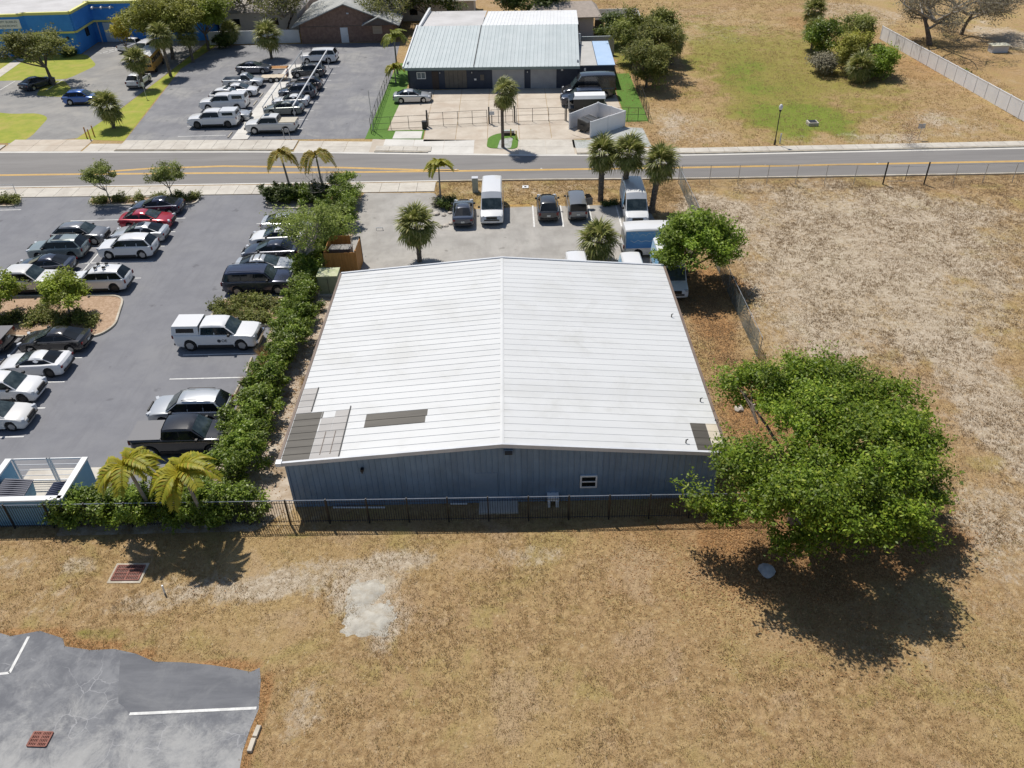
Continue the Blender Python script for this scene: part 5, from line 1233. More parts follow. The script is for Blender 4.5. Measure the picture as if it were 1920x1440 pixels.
# warehouse front yard
gE = 'vehicles in the warehouse yard'
vehicle('sedan','slate',-4.35,68.4,91,'slate blue sedan with its boot to the yard beside the planter','car',gE)
vehicle('van','white',-1.75,69.3,-90.5,'white high roof van with dark grille beside the slate sedan','van',gE,name='cargo_van')
vehicle('crossover','charcoal',3.25,69.0,90,'charcoal crossover with its tail to the yard in the middle bays','suv',gE,name='parked_suv')
op = vehicle('compact_van','grey',5.85,69.0,90.5,'grey hatchback wagon with its right front door standing open','car',gE,scale=.95)
MB().add([(.75,-.93,.35),(.75,-.93,1.05),(.85,-1.65,1.05),(.85,-1.65,.35),(.82,-.93,.35),(.82,-.93,1.05),(.92,-1.65,1.05),(.92,-1.65,.35)], [(0,1,2,3),(4,5,6,7),(0,3,7,4),(1,2,6,5),(2,3,7,6)]).build('open_door', PT['charcoal'], op)
MB().add([(.80,-.95,1.07),(.80,-.95,1.5),(.86,-1.3,1.5),(.89,-1.6,1.07)], [(0,1,2,3)]).build('door_window', glass_dark, op)
vehicle('van','white',10.95,68.3,-91,'white high roof van with pale blue sides under the three palms','van',gE,name='cargo_van',wrap=wrapl)
vehicle('van','white',11.85,60.75,1,'high roof van with bright blue script side facing the warehouse','van',gE,name='cargo_van',wrap=wrapm)
vehicle('van','white',11.95,55.55,-90,'white van with pale blue side squeezed against the corner of the warehouse','van',gE,name='cargo_van',wrap=wrapl,scale=1.02)
vehicle('compact_van','white',9.15,55.2,-90,'white van roof with blue edge just showing behind the roof','van',gE,name='cargo_van',wrap=wrapl)
vehicle('compact_van','white',4.95,55.6,-89,'white van roof alone behind the ridge side of the warehouse','van',gE,name='cargo_van')
# wheel stops
gW = 'concrete wheel stops in the left car park'
ws = MB().add([(-.9,-.09,0),(.9,-.09,0),(.9,.09,0),(-.9,.09,0),(-.86,-.05,.12),(.86,-.05,.12),(.86,.05,.12),(-.86,.05,.12)], [(0,1,5,4),(1,2,6,5),(2,3,7,6),(3,0,4,7),(4,5,6,7)]).mesh('wheel_stop', kerbm)
for (x, y, lab) in ((-18.0,48.4,'concrete wheel stop under the nose of the white capped pickup'),(-18.05,45.65,'bare concrete wheel stop in the empty bay below the white capped pickup'),(-18.1,42.8,'concrete wheel stop in the lower empty bay beside the dry grass'),(-18.15,39.95,'concrete wheel stop behind the silver-white suv'),(-18.2,37.1,'concrete wheel stop under the nose of the black pickup'),(-18.3,34.1,'concrete wheel stop seen between the yellow palm and the hedge'),(-17.95,56.1,'concrete wheel stop under the nose of the navy large suv')):
    tag(put('wheel_stop', ws, None, (x, y, .012), (0,0,math.pi/2+random.uniform(-.06,.06))), lab, 'wheel stop', gW)
for (x, y, lab) in ((-31.9,92.2,'concrete wheel stop beside the walkway nearest the pavement'),(-31.9,104,'concrete wheel stop beside the walkway by the second capped truck'),(-31.9,107.2,'concrete wheel stop beside the walkway below the single cab pickup')):
    tag(put('wheel_stop', ws, None, (x, y, .012), (0,0,math.pi/2)), lab, 'wheel stop', gW)

# ================================================================== VEGETATION
def rvec(n): 
    v = RNG.normal(size=(n, 3)); return v/np.linalg.norm(v, axis=1)[:, None]
def leaf_quads(P, N, size, aspect=.5, jit=.35):
    """rhombic leaves at P facing N"""
    n = len(P); s = size*(1+jit*RNG.uniform(-1, 1, n))[:, None]
    t = np.cross(N, rvec(n)); t /= np.linalg.norm(t, axis=1)[:, None]+1e-9; b = np.cross(N, t)
    V = np.stack([P-t*s, P-b*s*aspect+N*s*.12, P+t*s, P+b*s*aspect+N*s*.12], 1).reshape(-1, 3)
    return V, np.arange(4*n).reshape(n, 4)
def clump_points(centers, radii, per, flat=.75, shell=.55):
    C = np.repeat(np.asarray(centers), per, 0); R = np.repeat(np.asarray(radii), per)[:, None]; n = len(C)
    d = rvec(n); r = (shell+(1-shell)*RNG.random(n)**.7)[:, None]*(1+.25*RNG.normal(size=n))[:, None].clip(.3, 1.5)
    off = d*r*R; off[:, 2] *= flat
    k = max(1, per//24); m = n//24*7          # a third of the leaves sit on short sprays that break the outline
    sp = RNG.permutation(n)[:m]; ci = sp//per; sd = rvec(len(centers)*6).reshape(-1, 6, 3); sd[..., 2] = np.abs(sd[..., 2])*.75-.1; q = RNG.integers(0, 6, m)
    ln = RNG.uniform(.5, 1.65, m)[:, None]*np.asarray(radii)[ci][:, None]
    off[sp] = sd[ci, q]*ln+RNG.normal(size=(m, 3))*.07*np.asarray(radii)[ci][:, None]*2
    nrm = d*.55+np.array([0,0,.75])+rvec(n)*.65; nrm /= np.linalg.norm(nrm, axis=1)[:, None]
    return C+off, nrm
def crown_centers(n, rx, ry, rz, seed, inner=.25, gap=None, low=-.55):
    r = np.random.default_rng(seed); out = []
    ph = r.uniform(0, 6.28, 4)
    while len(out) < n:
        d = r.normal(size=3); d /= np.linalg.norm(d)
        if d[2] < low: continue
        a = math.atan2(d[1], d[0]); k = 1+.13*math.sin(2*a+ph[0])+.10*math.sin(3*a+ph[1])+.08*math.sin(5*a+ph[2])
        q = (inner+(1-inner)*r.random()**.55)*k
        p = np.array([d[0]*rx*q, d[1]*ry*q, d[2]*rz*q])
        if gap and any(np.hypot(p[0]-g[0], p[1]-g[1]) < g[2] for g in gap): continue
        out.append(p)
    return np.array(out)
def limb_mesh(mb, base, top, r0, r1, bend=.15, n=5, seg=6):
    b, t = Vector(base), Vector(top); d = t-b; s = Vector((random.uniform(-1,1), random.uniform(-1,1), 0))*d.length*bend
    mb.tube([b+d*(i/n)+s*math.sin(math.pi*i/n) for i in range(n+1)], [r0+(r1-r0)*i/n for i in range(n+1)], seg)
oak_leaf = leafmat('oak_leaves', (.095,.165,.012), (.25,.335,.03), .38, .5, (.37,.42,.06))
light_leaf = leafmat('young_leaves', (.16,.25,.028), (.32,.42,.055), .42, .5)
dull_leaf = leafmat('dull_leaves', (.15,.17,.04), (.28,.29,.08), .38, .6, (.36,.32,.10))
hedge_leaf = leafmat('hedge_leaves', (.10,.165,.018), (.255,.335,.045), .42, .42, (.38,.44,.10))
dark_leaf = leafmat('dark_leaves', (.06,.095,.018), (.14,.18,.04), .36, .5)
shrub_leaf = leafmat('shrub_leaves', (.125,.15,.03), (.26,.28,.065), .38, .55, (.40,.34,.12))
yellow_leaf = leafmat('yellow_leaves', (.33,.31,.035), (.50,.42,.07), .35, .55)
grey_leaf = leafmat('grey_leaves', (.24,.22,.15), (.36,.33,.23), .25, .7)
dry_blade = leafmat('dry_blades', (.32,.20,.08), (.50,.36,.18), .3, .8)
def tree(name, label, x, y, ht, rad_, cz, n_cl, per, leaf, mat, cat='tree', group=None, r_cl=.6, trunk_r=.18, lean=(0,0), seed=1, gap=None, barkm=None, limbs=7, fork=.45, flat=.7, low=-.55, inner=.3, shell=.5, lobes=None):
    t = thing(name, label, cat, (x, y, 0), 0, group)
    cen = np.array([lean[0], lean[1], cz]); cc = crown_centers(n_cl, *rad_, seed, inner, gap, low)+cen
    if lobes:
        gl = np.random.default_rng(seed); cc = []
        tot = sum(l[3]*l[4]+l[4]*l[5]+l[3]*l[5] for l in lobes)
        for l in lobes:
            k = max(3, int(n_cl*(l[3]*l[4]+l[4]*l[5]+l[3]*l[5])/tot)); d = gl.normal(size=(k, 3)); d /= np.linalg.norm(d, axis=1)[:, None]
            cc.append(np.array([l[0]-x, l[1]-y, l[2]])+d*(gl.random((k, 1))**.4)*np.array(l[3:6])*1.22)
        cc = np.concatenate(cc); n_cl = len(cc)
    cc[:, 2] = np.maximum(cc[:, 2], .5)
    rr = r_cl*np.random.default_rng(seed+5).uniform(.65, 1.35, n_cl)
    P, N = clump_points(cc, rr, per, flat, shell)
    V, F = leaf_quads(P, N, leaf); put('crown', toned(fast_mesh('crown', V, F, mat), len(P), per), t)
    mb = MB(); fk = Vector((lean[0]*.45, lean[1]*.45, cz*fork))
    limb_mesh(mb, (0,0,-.05), fk, trunk_r*1.25, trunk_r*.8, .06, 5, 8)
    tk = mb.build('trunk', barkm or bark, t, 50)
    pick = np.random.default_rng(seed+9).choice(n_cl, min(limbs, n_cl), False)
    for i in pick:
        m2 = MB(); limb_mesh(m2, fk, cc[i], trunk_r*.55, .02, .14, 5, 5)
        for j in np.argsort(np.linalg.norm(cc-cc[i], axis=1))[1:4]: limb_mesh(m2, fk.lerp(Vector(cc[i]), .6), cc[j], trunk_r*.25, .012, .1, 3, 4)
        m2.build('limb', barkm or bark, tk)
    return t
# the big tree right of the warehouse
tree('shade_tree', 'large spreading green tree at the right front corner of the warehouse', 14.3, 29.9, 7.5, (6.2,6.3,2.7), 4.1, 330, 330, .092, oak_leaf, lobes=[(14.2,34.2,5.4,1.8,1.4,.9),(16.5,36.0,4.6,1.8,1.2,.9),(18.6,34.8,4.6,1.4,1.4,1.0),(19.4,31.0,4.4,1.3,1.8,1.0),(15.5,34.6,5.2,2.6,1.5,1.0),(12.6,36.0,4.4,1.5,1.2,.9),(20.0,33.4,4.2,1.1,1.7,1.1),(14.9,31.2,5.9,2.0,1.7,.8),(17.8,31.2,5.3,1.6,1.5,.9),(10.9,28.3,4.6,1.5,2.0,1.2),(8.9,28.0,3.0,1.0,.8,.5),(13.3,25.9,5.5,1.9,1.3,1.1),(16.9,26.9,5.0,1.8,1.5,1.1),(19.9,29.1,3.2,1.3,.8,.6),(14.0,25.6,3.8,2.1,.8,.9),(17.9,26.0,3.6,1.2,.7,.8),(15.9,28.9,5.6,2.4,1.6,.9),(12.7,27.9,5.0,1.5,1.5,.9),(17.6,33.2,4.8,2.0,1.3,.8)], r_cl=.76, trunk_r=.30, seed=21, limbs=20, flat=.62, shell=.3)
tree('shade_tree', 'medium light green tree beside the vans at the back right of the warehouse', 12.9, 54.8, 6, (3.4,2.9,1.9), 3.4, 66, 330, .12, light_leaf, r_cl=.72, trunk_r=.13, lean=(.9,.7), seed=4, limbs=9, low=-.5, flat=.7)
tree('shade_tree', 'pale wispy tree with grey trunk growing out of the hedge over the parked cars', -17.0, 56.9, 5.5, (2.8,3.8,1.5), 3.7, 42, 150, .095, leafmat('wispy_leaves', (.19,.25,.05), (.34,.40,.09), .4, .6), r_cl=.75, trunk_r=.17, lean=(1.1,2.9), seed=8, barkm=bark_pale, limbs=14, shell=.3)
gI = 'small trees in the parking islands'
for (u, v, lab, r, sd) in ((208,381,'small round tree at the left end of the upper shrub island',1.5,31),(325,376,'small round tree at the right end of the upper shrub island',1.5,32)):
    x, y = G(u, v); tree('island_tree', lab, x, y, 3, (r,r,1.25), 2.7, 26, 190, .085, leafmat('island_leaves', (.16,.20,.045), (.30,.34,.09), .35, .6), 'tree', gI, .48, .06, (-.15,.1), sd, limbs=6, barkm=bark_pale, shell=.3)
for (u, v, lab, r, sd) in ((132,598,'bright green bushy tree in the lower kerbed island',1.75,33),(-2,600,'bright green bushy tree cut by the left edge of the photo',1.7,34)):
    x, y = G(u, v); tree('island_tree', lab, x, y, 3, (r,r,1.3), 1.95, 34, 260, .10, leafmat('lime_leaves', (.21,.28,.028), (.40,.46,.06), .4, .5), 'tree', gI, .55, .08, (.1,.4), sd, limbs=6, shell=.35)
gT = 'trees on the far side of the road'
tree('oak_tree', 'open crowned oak on the lawn in front of the blue laundry', -62.0, 114.6, 6, (4.6,3.6,1.7), 5.0, 52, 190, .15, dull_leaf, 'tree', gT, .95, .22, (-.9,.6), 41, limbs=10, shell=.3)
tree('oak_tree', 'large yellow-green tree crown right of the loading door of the blue laundry', -49.6, 126.5, 8, (5.8,4.8,2.7), 5.8, 105, 250, .17, leafmat('spring_oak', (.22,.24,.04), (.40,.40,.08), .35, .6), 'tree', gT, 1.15, .25, (0,1), 42, limbs=10, shell=.35)
tree('oak_tree', 'slim golden leaved tree at the left of the yellow-green crown', -56.0, 126.5, 5, (1.3,1.3,2.0), 4.3, 20, 170, .15, yellow_leaf, 'tree', gT, .7, .1, (0,0), 43, limbs=5)
tree('oak_tree', 'green tree between the yellow-green crown and the white wall', -45.8, 131.5, 7, (3.9,3.4,2.4), 5.0, 62, 240, .17, leafmat('fresh_oak', (.18,.24,.03), (.34,.40,.055), .35, .6), 'tree', gT, 1.0, .2, (0,0), 44, limbs=8)
gO = 'bare oaks at the top left'
grey_twig = leafmat('grey_twigs', (.22,.19,.15), (.36,.32,.26), .1, .8)
def bare_tree(label, x, y, h, spread, sd, leaf=None, nl=0, group=gO, name='bare_tree', lm=None, thick=.28):
    t = thing(name, label, 'tree', (x, y, 0), 0, group); r = random.Random(sd); tips = []
    mt, mbr = MB(), MB()
    def grow(p, d, L, rad_, lev, mb):
        q = p; pts = [p]; 
        for i in range(4):
            d = (d+Vector((r.uniform(-.3,.3), r.uniform(-.3,.3), r.uniform(-.12,.22)))).normalized(); q = q+d*L/4; pts.append(q)
        mb.tube(pts, [rad_*(1-.14*i) for i in range(5)], 6 if lev < 2 else 4, False)
        tips.append(q)
        if lev < 4:
            for _ in range(3 if lev < 3 else 2):
                nd = (d*.55+Vector((r.uniform(-1,1), r.uniform(-1,1), r.uniform(-.25,.55)))).normalized(); grow(pts[r.choice((2,3,4))], nd, L*r.uniform(.62,.85), rad_*.55, lev+1, mbr)
    grow(Vector((0,0,0)), Vector((r.uniform(-.1,.1), r.uniform(-.1,.1), 1)), h*.42, thick, 0, mt)
    for k in range(4):
        a = k*1.57+r.uniform(-.4,.4); grow(Vector((0,0,h*.3)), Vector((math.cos(a)*spread, math.sin(a)*spread, .5)).normalized(), h*.5, thick*.6, 1, mbr)
    if name == 'bare_tree':
        P = np.repeat(np.array([tuple(p) for p in tips]), 26, 0); P = P+RNG.normal(size=P.shape)*.42; V, F = leaf_quads(P, rvec(len(P)), .42, .022); put('twigs', fast_mesh('twigs', V, F, grey_twig), t)
    mt.build('trunk', bark, t, 50); mbr.build('branches', bark_pale, t, 50)
    if nl:
        P = np.array([tuple(p) for p in tips]); P = np.repeat(P, nl, 0)+RNG.normal(size=(len(tips)*nl, 3))*.55; N = rvec(len(P))+np.array([0,0,.8]); N /= np.linalg.norm(N, axis=1)[:, None]
        V, F = leaf_quads(P, N, leaf or .14); put('foliage', fast_mesh('foliage', V, F, lm or dull_leaf), t)
    return t
bare_tree('half bare oak with thin olive leaves behind the right end of the white wall', -35.5, 140, 9, 1.2, 5, .17, 34)
bare_tree('half bare oak at the top edge left of the brick house', -42.5, 145, 10, 1.3, 6, .18, 36)
bare_tree('half bare oak with gold leaves above the dark tree by the laundry', -48.5, 141, 9, 1.2, 7, .18, 40, lm=leafmat('gold_oak', (.30,.25,.06), (.44,.37,.11), .3, .6))
bare_tree('half bare oak overhanging the right end of the brick house roof', -17.3, 141.5, 8.5, 1.3, 8, .18, 40)
bare_tree('wide grey bare tree behind the white vinyl fence at top right', 60.9, 123.5, 10.5, 1.35, 9, .13, 40, None, lm=grey_leaf, thick=.4)
bare_tree('grey bare tree at the top right beyond the wide one', 68.0, 129.0, 9.5, 1.35, 10, .14, 40, None, lm=grey_leaf, thick=.3)
tree('evergreen_tree', 'dark green tree behind the left end of the workshop roof', -12.5, 141.5, 7, (5,2.5,2.2), 4.4, 40, 200, .18, dark_leaf, 'tree', gT, 1.2, .2, (0,0), 51)
tree('evergreen_tree', 'dark green tree mass behind the white end of the workshop roof', 3.8, 139.0, 6, (6.2,2.4,2.0), 3.9, 50, 200, .18, dark_leaf, 'tree', gT, 1.2, .2, (0,0), 52)
# clump of dull trees right of the annex
gR = 'bushy trees between the annex and the field'
for x, y, rx, ry, rz, cz, m, lab, sd in ((17.6,106.5,2.3,3.0,2.5,3.3,dull_leaf,'dense olive tree nearest the road between the annex and the field',61),(19.4,112.5,2.6,3.4,2.6,4.0,dull_leaf,'broad olive tree in the middle of the clump beside the field',62),
     (17.2,117.5,2.7,2.6,2.2,4.2,leafmat('olive_green', (.17,.20,.04), (.31,.33,.07), .33, .6),'light olive tree at the left of the clump behind the annex',63),(21.5,120.5,2.0,2.6,2.1,4.0,MATS['olive_green'],'yellowish tree at the back of the clump beside the field',64),(15.6,127.5,1.9,2.2,1.7,2.6,dark_leaf,'dark bush by the white fence corner behind the annex',65)):
    tree('bushy_tree', lab, x, y, 5, (rx,ry,rz), cz, 42, 240, .15, m, 'tree', gR, .95, .16, (0,0), sd, limbs=6, low=-.9)
# thicket in the field
gF = 'bushes in the field thicket'
for x, y, rx, ry, rz, cz, m, lab, sd in ((45.6,111.5,2.4,3.2,2.0,2.6,leafmat('mustard_green', (.26,.27,.04), (.42,.40,.08), .3, .6),'mustard green bush in the middle of the field thicket',71),(47.8,108.3,2.3,2.2,1.6,2.0,light_leaf,'bright green bush at the right of the field thicket',72),
     (43.6,119.5,2.2,3.2,1.9,2.6,hedge_leaf,'green bush at the upper end of the field thicket',73),(50.0,124.5,2.6,3.5,1.8,2.6,leafmat('thicket_olive', (.18,.21,.05), (.3,.32,.08), .3, .6),'olive bush between the thicket and the vinyl fence',74),(41.6,111.5,.9,2.0,.8,1.0,grey_leaf,'dry grey bush at the left edge of the field thicket',75)):
    tree('field_bush', lab, x, y, 3, (rx,ry,rz), cz, 38, 220, .14, m, 'bush', gF, .85, .1, (0,0), sd, limbs=5, low=-.9)
# shrubs and hedges
def shrub(label, x, y, r, h, mat, seed, name='shrub', group=None, leaf=.09, per=150, n=None, cat='shrub', z=0, sy=1.0):
    t = thing(name, label, cat, (x, y, z), 0, group)
    n = n or max(6, int(9*r*r+5*h)); g = np.random.default_rng(seed)
    cc = np.stack([g.normal(0, r*.42, n), g.normal(0, r*.42*sy, n), g.uniform(.22, .82, n)*h*g.uniform(.8, 1.12, n)], -1)
    P, N = clump_points(cc, g.uniform(.28, .5, n)*min(1.0, r+.25), per, .85, .4)
    P[:, 2] = np.maximum(P[:, 2], .03)
    V, F = leaf_quads(P, N, leaf); put('foliage', toned(fast_mesh('foliage', V, F, mat), len(P), per), t)
    mb = MB()
    for c in cc[:6]: limb_mesh(mb, (0,0,0), c, .03, .008, .1, 3, 4)
    mb.build('stem', bark, t); return t
gH = 'shrubs of the long hedge beside the warehouse'
hp = [(-15.9,73.1,1.5,2.2,'topmost hedge shrub beside the yard entrance'),(-15.6,70.6,1.6,2.3,'hedge shrub second from the road'),(-15.5,67.8,1.6,2.3,'hedge shrub beside the silver coupe'),(-15.7,64.6,1.5,2.2,'hedge shrub beside the dark navy sedan'),(-15.9,61.4,1.4,2.2,'hedge shrub left of the orange timber enclosure'),
      (-16.2,58.0,1.2,1.9,'hedge shrub at the foot of the pale wispy tree'),(-15.9,54.3,1.25,1.9,'hedge shrub left of the green transformer cabinet'),(-15.7,51.2,1.25,1.9,'hedge shrub at the end of the lower shrub island'),(-15.75,48.2,1.2,1.9,'hedge shrub beside the white capped pickup'),(-15.7,45.4,1.15,1.9,'hedge shrub beside the upper empty bay'),
      (-15.85,42.6,1.2,2.0,'hedge shrub beside the lower empty bay'),(-16.0,39.9,1.35,2.1,'hedge shrub beside the silver-white suv'),(-16.0,37.2,1.4,2.2,'hedge shrub beside the black crew cab pickup'),(-15.9,34.6,1.4,2.2,'hedge shrub nearest the black picket fence')]
for i, (x, y, r, h, lab) in enumerate(hp): shrub(lab, x, y, r*.98, h*1.15, hedge_leaf, 100+i, 'hedge_shrub', gH, .085, 230, 44, 'shrub', 0, 1.55)
gH2 = 'shrubs of the row behind the black picket fence'
for i in range(8):
    x = -23.7+i*1.28
    shrub(('leftmost shrub behind the picket fence beside the blue bin enclosure','second shrub from the bin enclosure behind the picket fence','third shrub from the bin enclosure, below the left yellow palm','fourth shrub from the bin enclosure, between the yellow palms','fifth shrub from the bin enclosure, below the right yellow palm','sixth shrub from the bin enclosure along the picket fence','seventh shrub from the bin enclosure, dark with yellow leaf tips','last shrub of the fence row, joining the long hedge')[i], x, 31.3+.15*math.sin(i*2), 1.1, 2.1, hedge_leaf, 130+i, 'hedge_shrub', gH2, .085, 230, 34)
gH3 = 'dark shrubs of the upper hedge block'
for i in range(4): shrub(('leftmost dark shrub of the hedge block by the pavement','dark shrub of the hedge block under the left feather palm','dark shrub of the hedge block under the right feather palm','rightmost dark shrub of the hedge block by the pavement')[i], -22.3+i*1.35, 73.1, 1.15, 1.7, dark_leaf if i != 2 else hedge_leaf, 140+i, 'hedge_shrub', gH3, .10, 210, 28)
gS = 'low shrubs in the parking islands'
k = 0
for (u, v, lab) in ((190,381,'low shrub at the left end of the upper island'),(225,379,'low shrub under the left small tree of the upper island'),(262,377,'low shrub in the middle of the upper island'),(298,376,'low yellowish shrub right of the middle of the upper island'),(335,375,'low shrub under the right small tree of the upper island'),(362,374,'low shrub at the right tip of the upper island'),(8,381,'low shrub in the island at the left edge of the photo'),(28,378,'low shrub at the tip of the island at the left edge')):
    x, y = G(u, v); shrub(lab, x, y, .75, .75, shrub_leaf, 150+k, 'shrub', gS, .08, 130, 11); k += 1
for (u, v, lab) in ((30,600,'low dark shrub at the left of the lower kerbed island'),(60,606,'low shrub left of the bright tree in the lower island'),(92,600,'low sunlit shrub in front of the bright tree'),(118,612,'low shrub nearest the black sedan'),(150,598,'low shrub in the shade right of the bright tree'),(170,606,'low shrub near the rounded corner of the lower island'),(10,612,'low shrub by the black pickup tail'),(80,585,'low shrub behind the bright tree in the lower island')):
    x, y = G(u, v); shrub(lab, x, y, .8, .6, shrub_leaf, 160+k, 'shrub', gS, .08, 130, 12); k += 1
for (u, v, lab) in ((415,578,'low shrub at the left tip of the island above the white capped pickup'),(445,574,'low shrub second from the left tip of the island above the white pickup'),(475,572,'low shrub in the middle back of the island above the white pickup'),(500,575,'low dark shrub at the right back of the island above the white pickup'),(430,595,'low shrub behind the bed cap of the white pickup'),(465,597,'low shrub behind the cab of the white pickup'),(492,603,'low shrub in front of the white pickup bonnet'),(520,582,'low shrub where the island joins the hedge')):
    x, y = G(u, v); shrub(lab, x, y, .85, .7, shrub_leaf, 170+k, 'shrub', gS, .08, 130, 12); k += 1
x, y = G(838,388); shrub('dark rounded shrub in the stone edged planter at the foot of the slim palm', x, y, .8, .9, dark_leaf, 190, 'shrub', None, .09, 150, 12)
x, y = G(822,384); shrub('grey dry shrub in the stone edged planter', x, y, .55, .8, grey_leaf, 191, 'shrub', None, .08, 120, 9)
for (u, v, lab) in ((1140,385,'tiny dark shrub at the base of the first tall palm'),(1150,382,'tiny dark shrub between the tall palms')):
    x, y = G(u, v); shrub(lab, x, y, .45, .4, dark_leaf, 192+u, 'shrub', None, .07, 80, 6)
for (x, y, r, h, lab) in ((-73.5,130.0,1.0,1.1,'low dark shrub against the blue wall at the left edge'),(-66.6,130.0,1.0,1.2,'low dark shrub at the corner of the blue laundry'),(-43.5,132.6,1.5,2.4,'dark palmetto-like bush at the left end of the white wall'),(58.3,107.0,1.1,1.0,'small yellowish bush just behind the vinyl fence'),(52.2,121.0,1.0,.9,'small bush at the foot of the vinyl fence near its top end')):
    shrub(lab, x, y, r, h, dark_leaf if 'dark' in lab else shrub_leaf, int(abs(x)*7), 'shrub', None, .13, 140)
# bare twigs poking out of the hedge by the pavement, and tall dry grass along it
bt2 = bare_tree('leafless grey twiggy bush at the top of the hedge by the pavement', -17.4, 72.8, 3.2, 1.0, 77, group=None, name='bare_bush', thick=.05); bt2['category'] = 'bush'
gG = 'dry ornamental grass clumps along the hedge'
def grass_clump(label, x, y, r, h, n=420, mat=None, group=gG, name='grass_clump'):
    P = np.zeros((n, 3)); a = RNG.uniform(0, 6.28, n); q = r*RNG.random(n)**.5; P[:, 0] = q*np.cos(a)*.5; P[:, 1] = q*np.sin(a)*.5
    tip = P.copy(); tip[:, 0] += np.cos(a)*r*RNG.uniform(.3, 1, n); tip[:, 1] += np.sin(a)*r*RNG.uniform(.3, 1, n); tip[:, 2] = h*RNG.uniform(.5, 1, n)
    w_ = np.stack([-np.sin(a), np.cos(a), np.zeros(n)], -1)*.02
    V = np.stack([P-w_, P+w_, tip], 1).reshape(-1, 3); o = put(name, fast_mesh(name, V, np.arange(3*n).reshape(n, 3), mat or dry_blade)); o.location = (x, y, 0)
    return tag(o, label, 'grass', group)
for x, y, r, h, lab in ((-17.1,44.8,.7,.9,'tan dry grass clump beside the upper empty bay'),(-17.2,43.3,.75,.9,'tan dry grass clump between the two empty bays'),(-17.2,41.6,.7,.9,'tan dry grass clump above the silver-white suv'),(-17.0,53.3,.7,.9,'tan dry grass clump at the lower island corner'),(-17.0,50.3,.6,.8,'tan dry grass clump by the white pickup bonnet'),(-13.4,43.2,.7,.7,'pale dry grass clump between the hedge and the warehouse wall'),(-13.3,40.6,.6,.6,'pale dry grass clump lower down beside the warehouse wall'),(-17.2,46.6,.6,.8,'tan dry grass clump in front of the white pickup')):
    grass_clump(lab, x, y, r, h)

# ------------------------------------------------------------------ palms
def fan_frond(seed, r=1.0):
    g = random.Random(seed); mb = MB(); pl = .75*r
    mb.add([(0,-.02,0),(0,.02,0),(pl,.012,.02),(pl,-.012,.02)], [(0,1,2,3)])
    n = 19
    for i in range(n):
        a = math.radians(-112+224*i/(n-1))+g.uniform(-.03,.03); L = r*(1.0-.25*abs(i-(n-1)/2)/(n/2))*g.uniform(.85,1.05)
        c, s = math.cos(a), math.sin(a); w_ = .055*r; m = L*.6
        b = Vector((pl*.92,0,.02)); d = Vector((c,s,0)); nn = Vector((-s,c,0))
        p1 = b+d*m+Vector((0,0,.10*r-.12*r*abs(math.sin(a)))); p2 = b+d*L+Vector((0,0,-.10*r-.25*r*g.random()))
        o = len(mb.v); mb.v += [tuple(b), tuple(p1-nn*w_), tuple(p1+nn*w_), tuple(p2)]; mb.f += [[o,o+1,o+2],[o+1,o+3,o+2]]
    return mb
FAN = {}
def fan_mesh(kind, mat, r):
    kx = (kind, mat.name, round(r, 1))
    if kx not in FAN: FAN[kx] = [fan_frond(s, r).mesh('frond', mat) for s in range(4)]
    return FAN[kx]
palm_leaf = leafmat('fan_palm_leaves', (.15,.175,.04), (.33,.34,.10), .38, .45, (.45,.42,.18))
palm_dead = leafmat('dead_fronds', (.20,.15,.09), (.33,.26,.16), .2, .8)
def fan_palm(label, x, y, h, r, n=34, seed=1, group=None, wind=None, dead=5, trunk_r=.19, lean=(0,0), boots=True, mat=None):
    t = thing('fan_palm', label, 'palm', (x, y, 0), 0, group); g = random.Random(seed)
    mb = MB(); pts = [(lean[0]*(i/10)**1.5, lean[1]*(i/10)**1.5, h*i/10) for i in range(11)]
    mb.tube(pts, [trunk_r*(1.15 if i == 0 else 1.0 if i < 8 else 1.1) for i in range(11)], 9)
    tk = mb.build('trunk', palm_bark, t, 60)
    if boots:
        m2 = MB()
        for i in range(int(h*9)):
            z = .3+(h-.35)*i/(h*9); a = i*2.4; f = z/h; cx_, cy_ = lean[0]*f**1.5, lean[1]*f**1.5; q = trunk_r*.95
            m2.add([(cx_+q*math.cos(a-.35),cy_+q*math.sin(a-.35),z),(cx_+q*math.cos(a+.35),cy_+q*math.sin(a+.35),z),(cx_+(q+.11)*math.cos(a+.12),cy_+(q+.11)*math.sin(a+.12),z+.2),(cx_+(q+.11)*math.cos(a-.12),cy_+(q+.11)*math.sin(a-.12),z+.2)], [(0,1,2,3)])
        m2.build('boots', palm_boot, tk)
    ms = fan_mesh('f', mat or palm_leaf, r); md = fan_mesh('d', palm_dead, r*.8)
    for i in range(n):
        f = (i+.5)/n; pitch = math.radians(84-140*f**.9)+g.uniform(-.12,.12); az = i*2.39996+g.uniform(-.2,.2)
        if wind is not None:
            d = (az-wind+math.pi) % (2*math.pi)-math.pi; az = wind+d*.55; pitch = pitch*.8+.1*math.cos(d)
        q = put('frond', ms[i % 4], t, (lean[0], lean[1], h-.05+.1*(1-f)), (g.uniform(-.3,.3), -pitch, az)); s = g.uniform(.85,1.1); q.scale = (s, s, s)
    for i in range(dead):
        put('dead_frond', md[i % 4], t, (lean[0], lean[1], h-.2), (g.uniform(-.4,.4), math.radians(62+g.uniform(-12,18)), g.uniform(0, 6.28)))
    return t
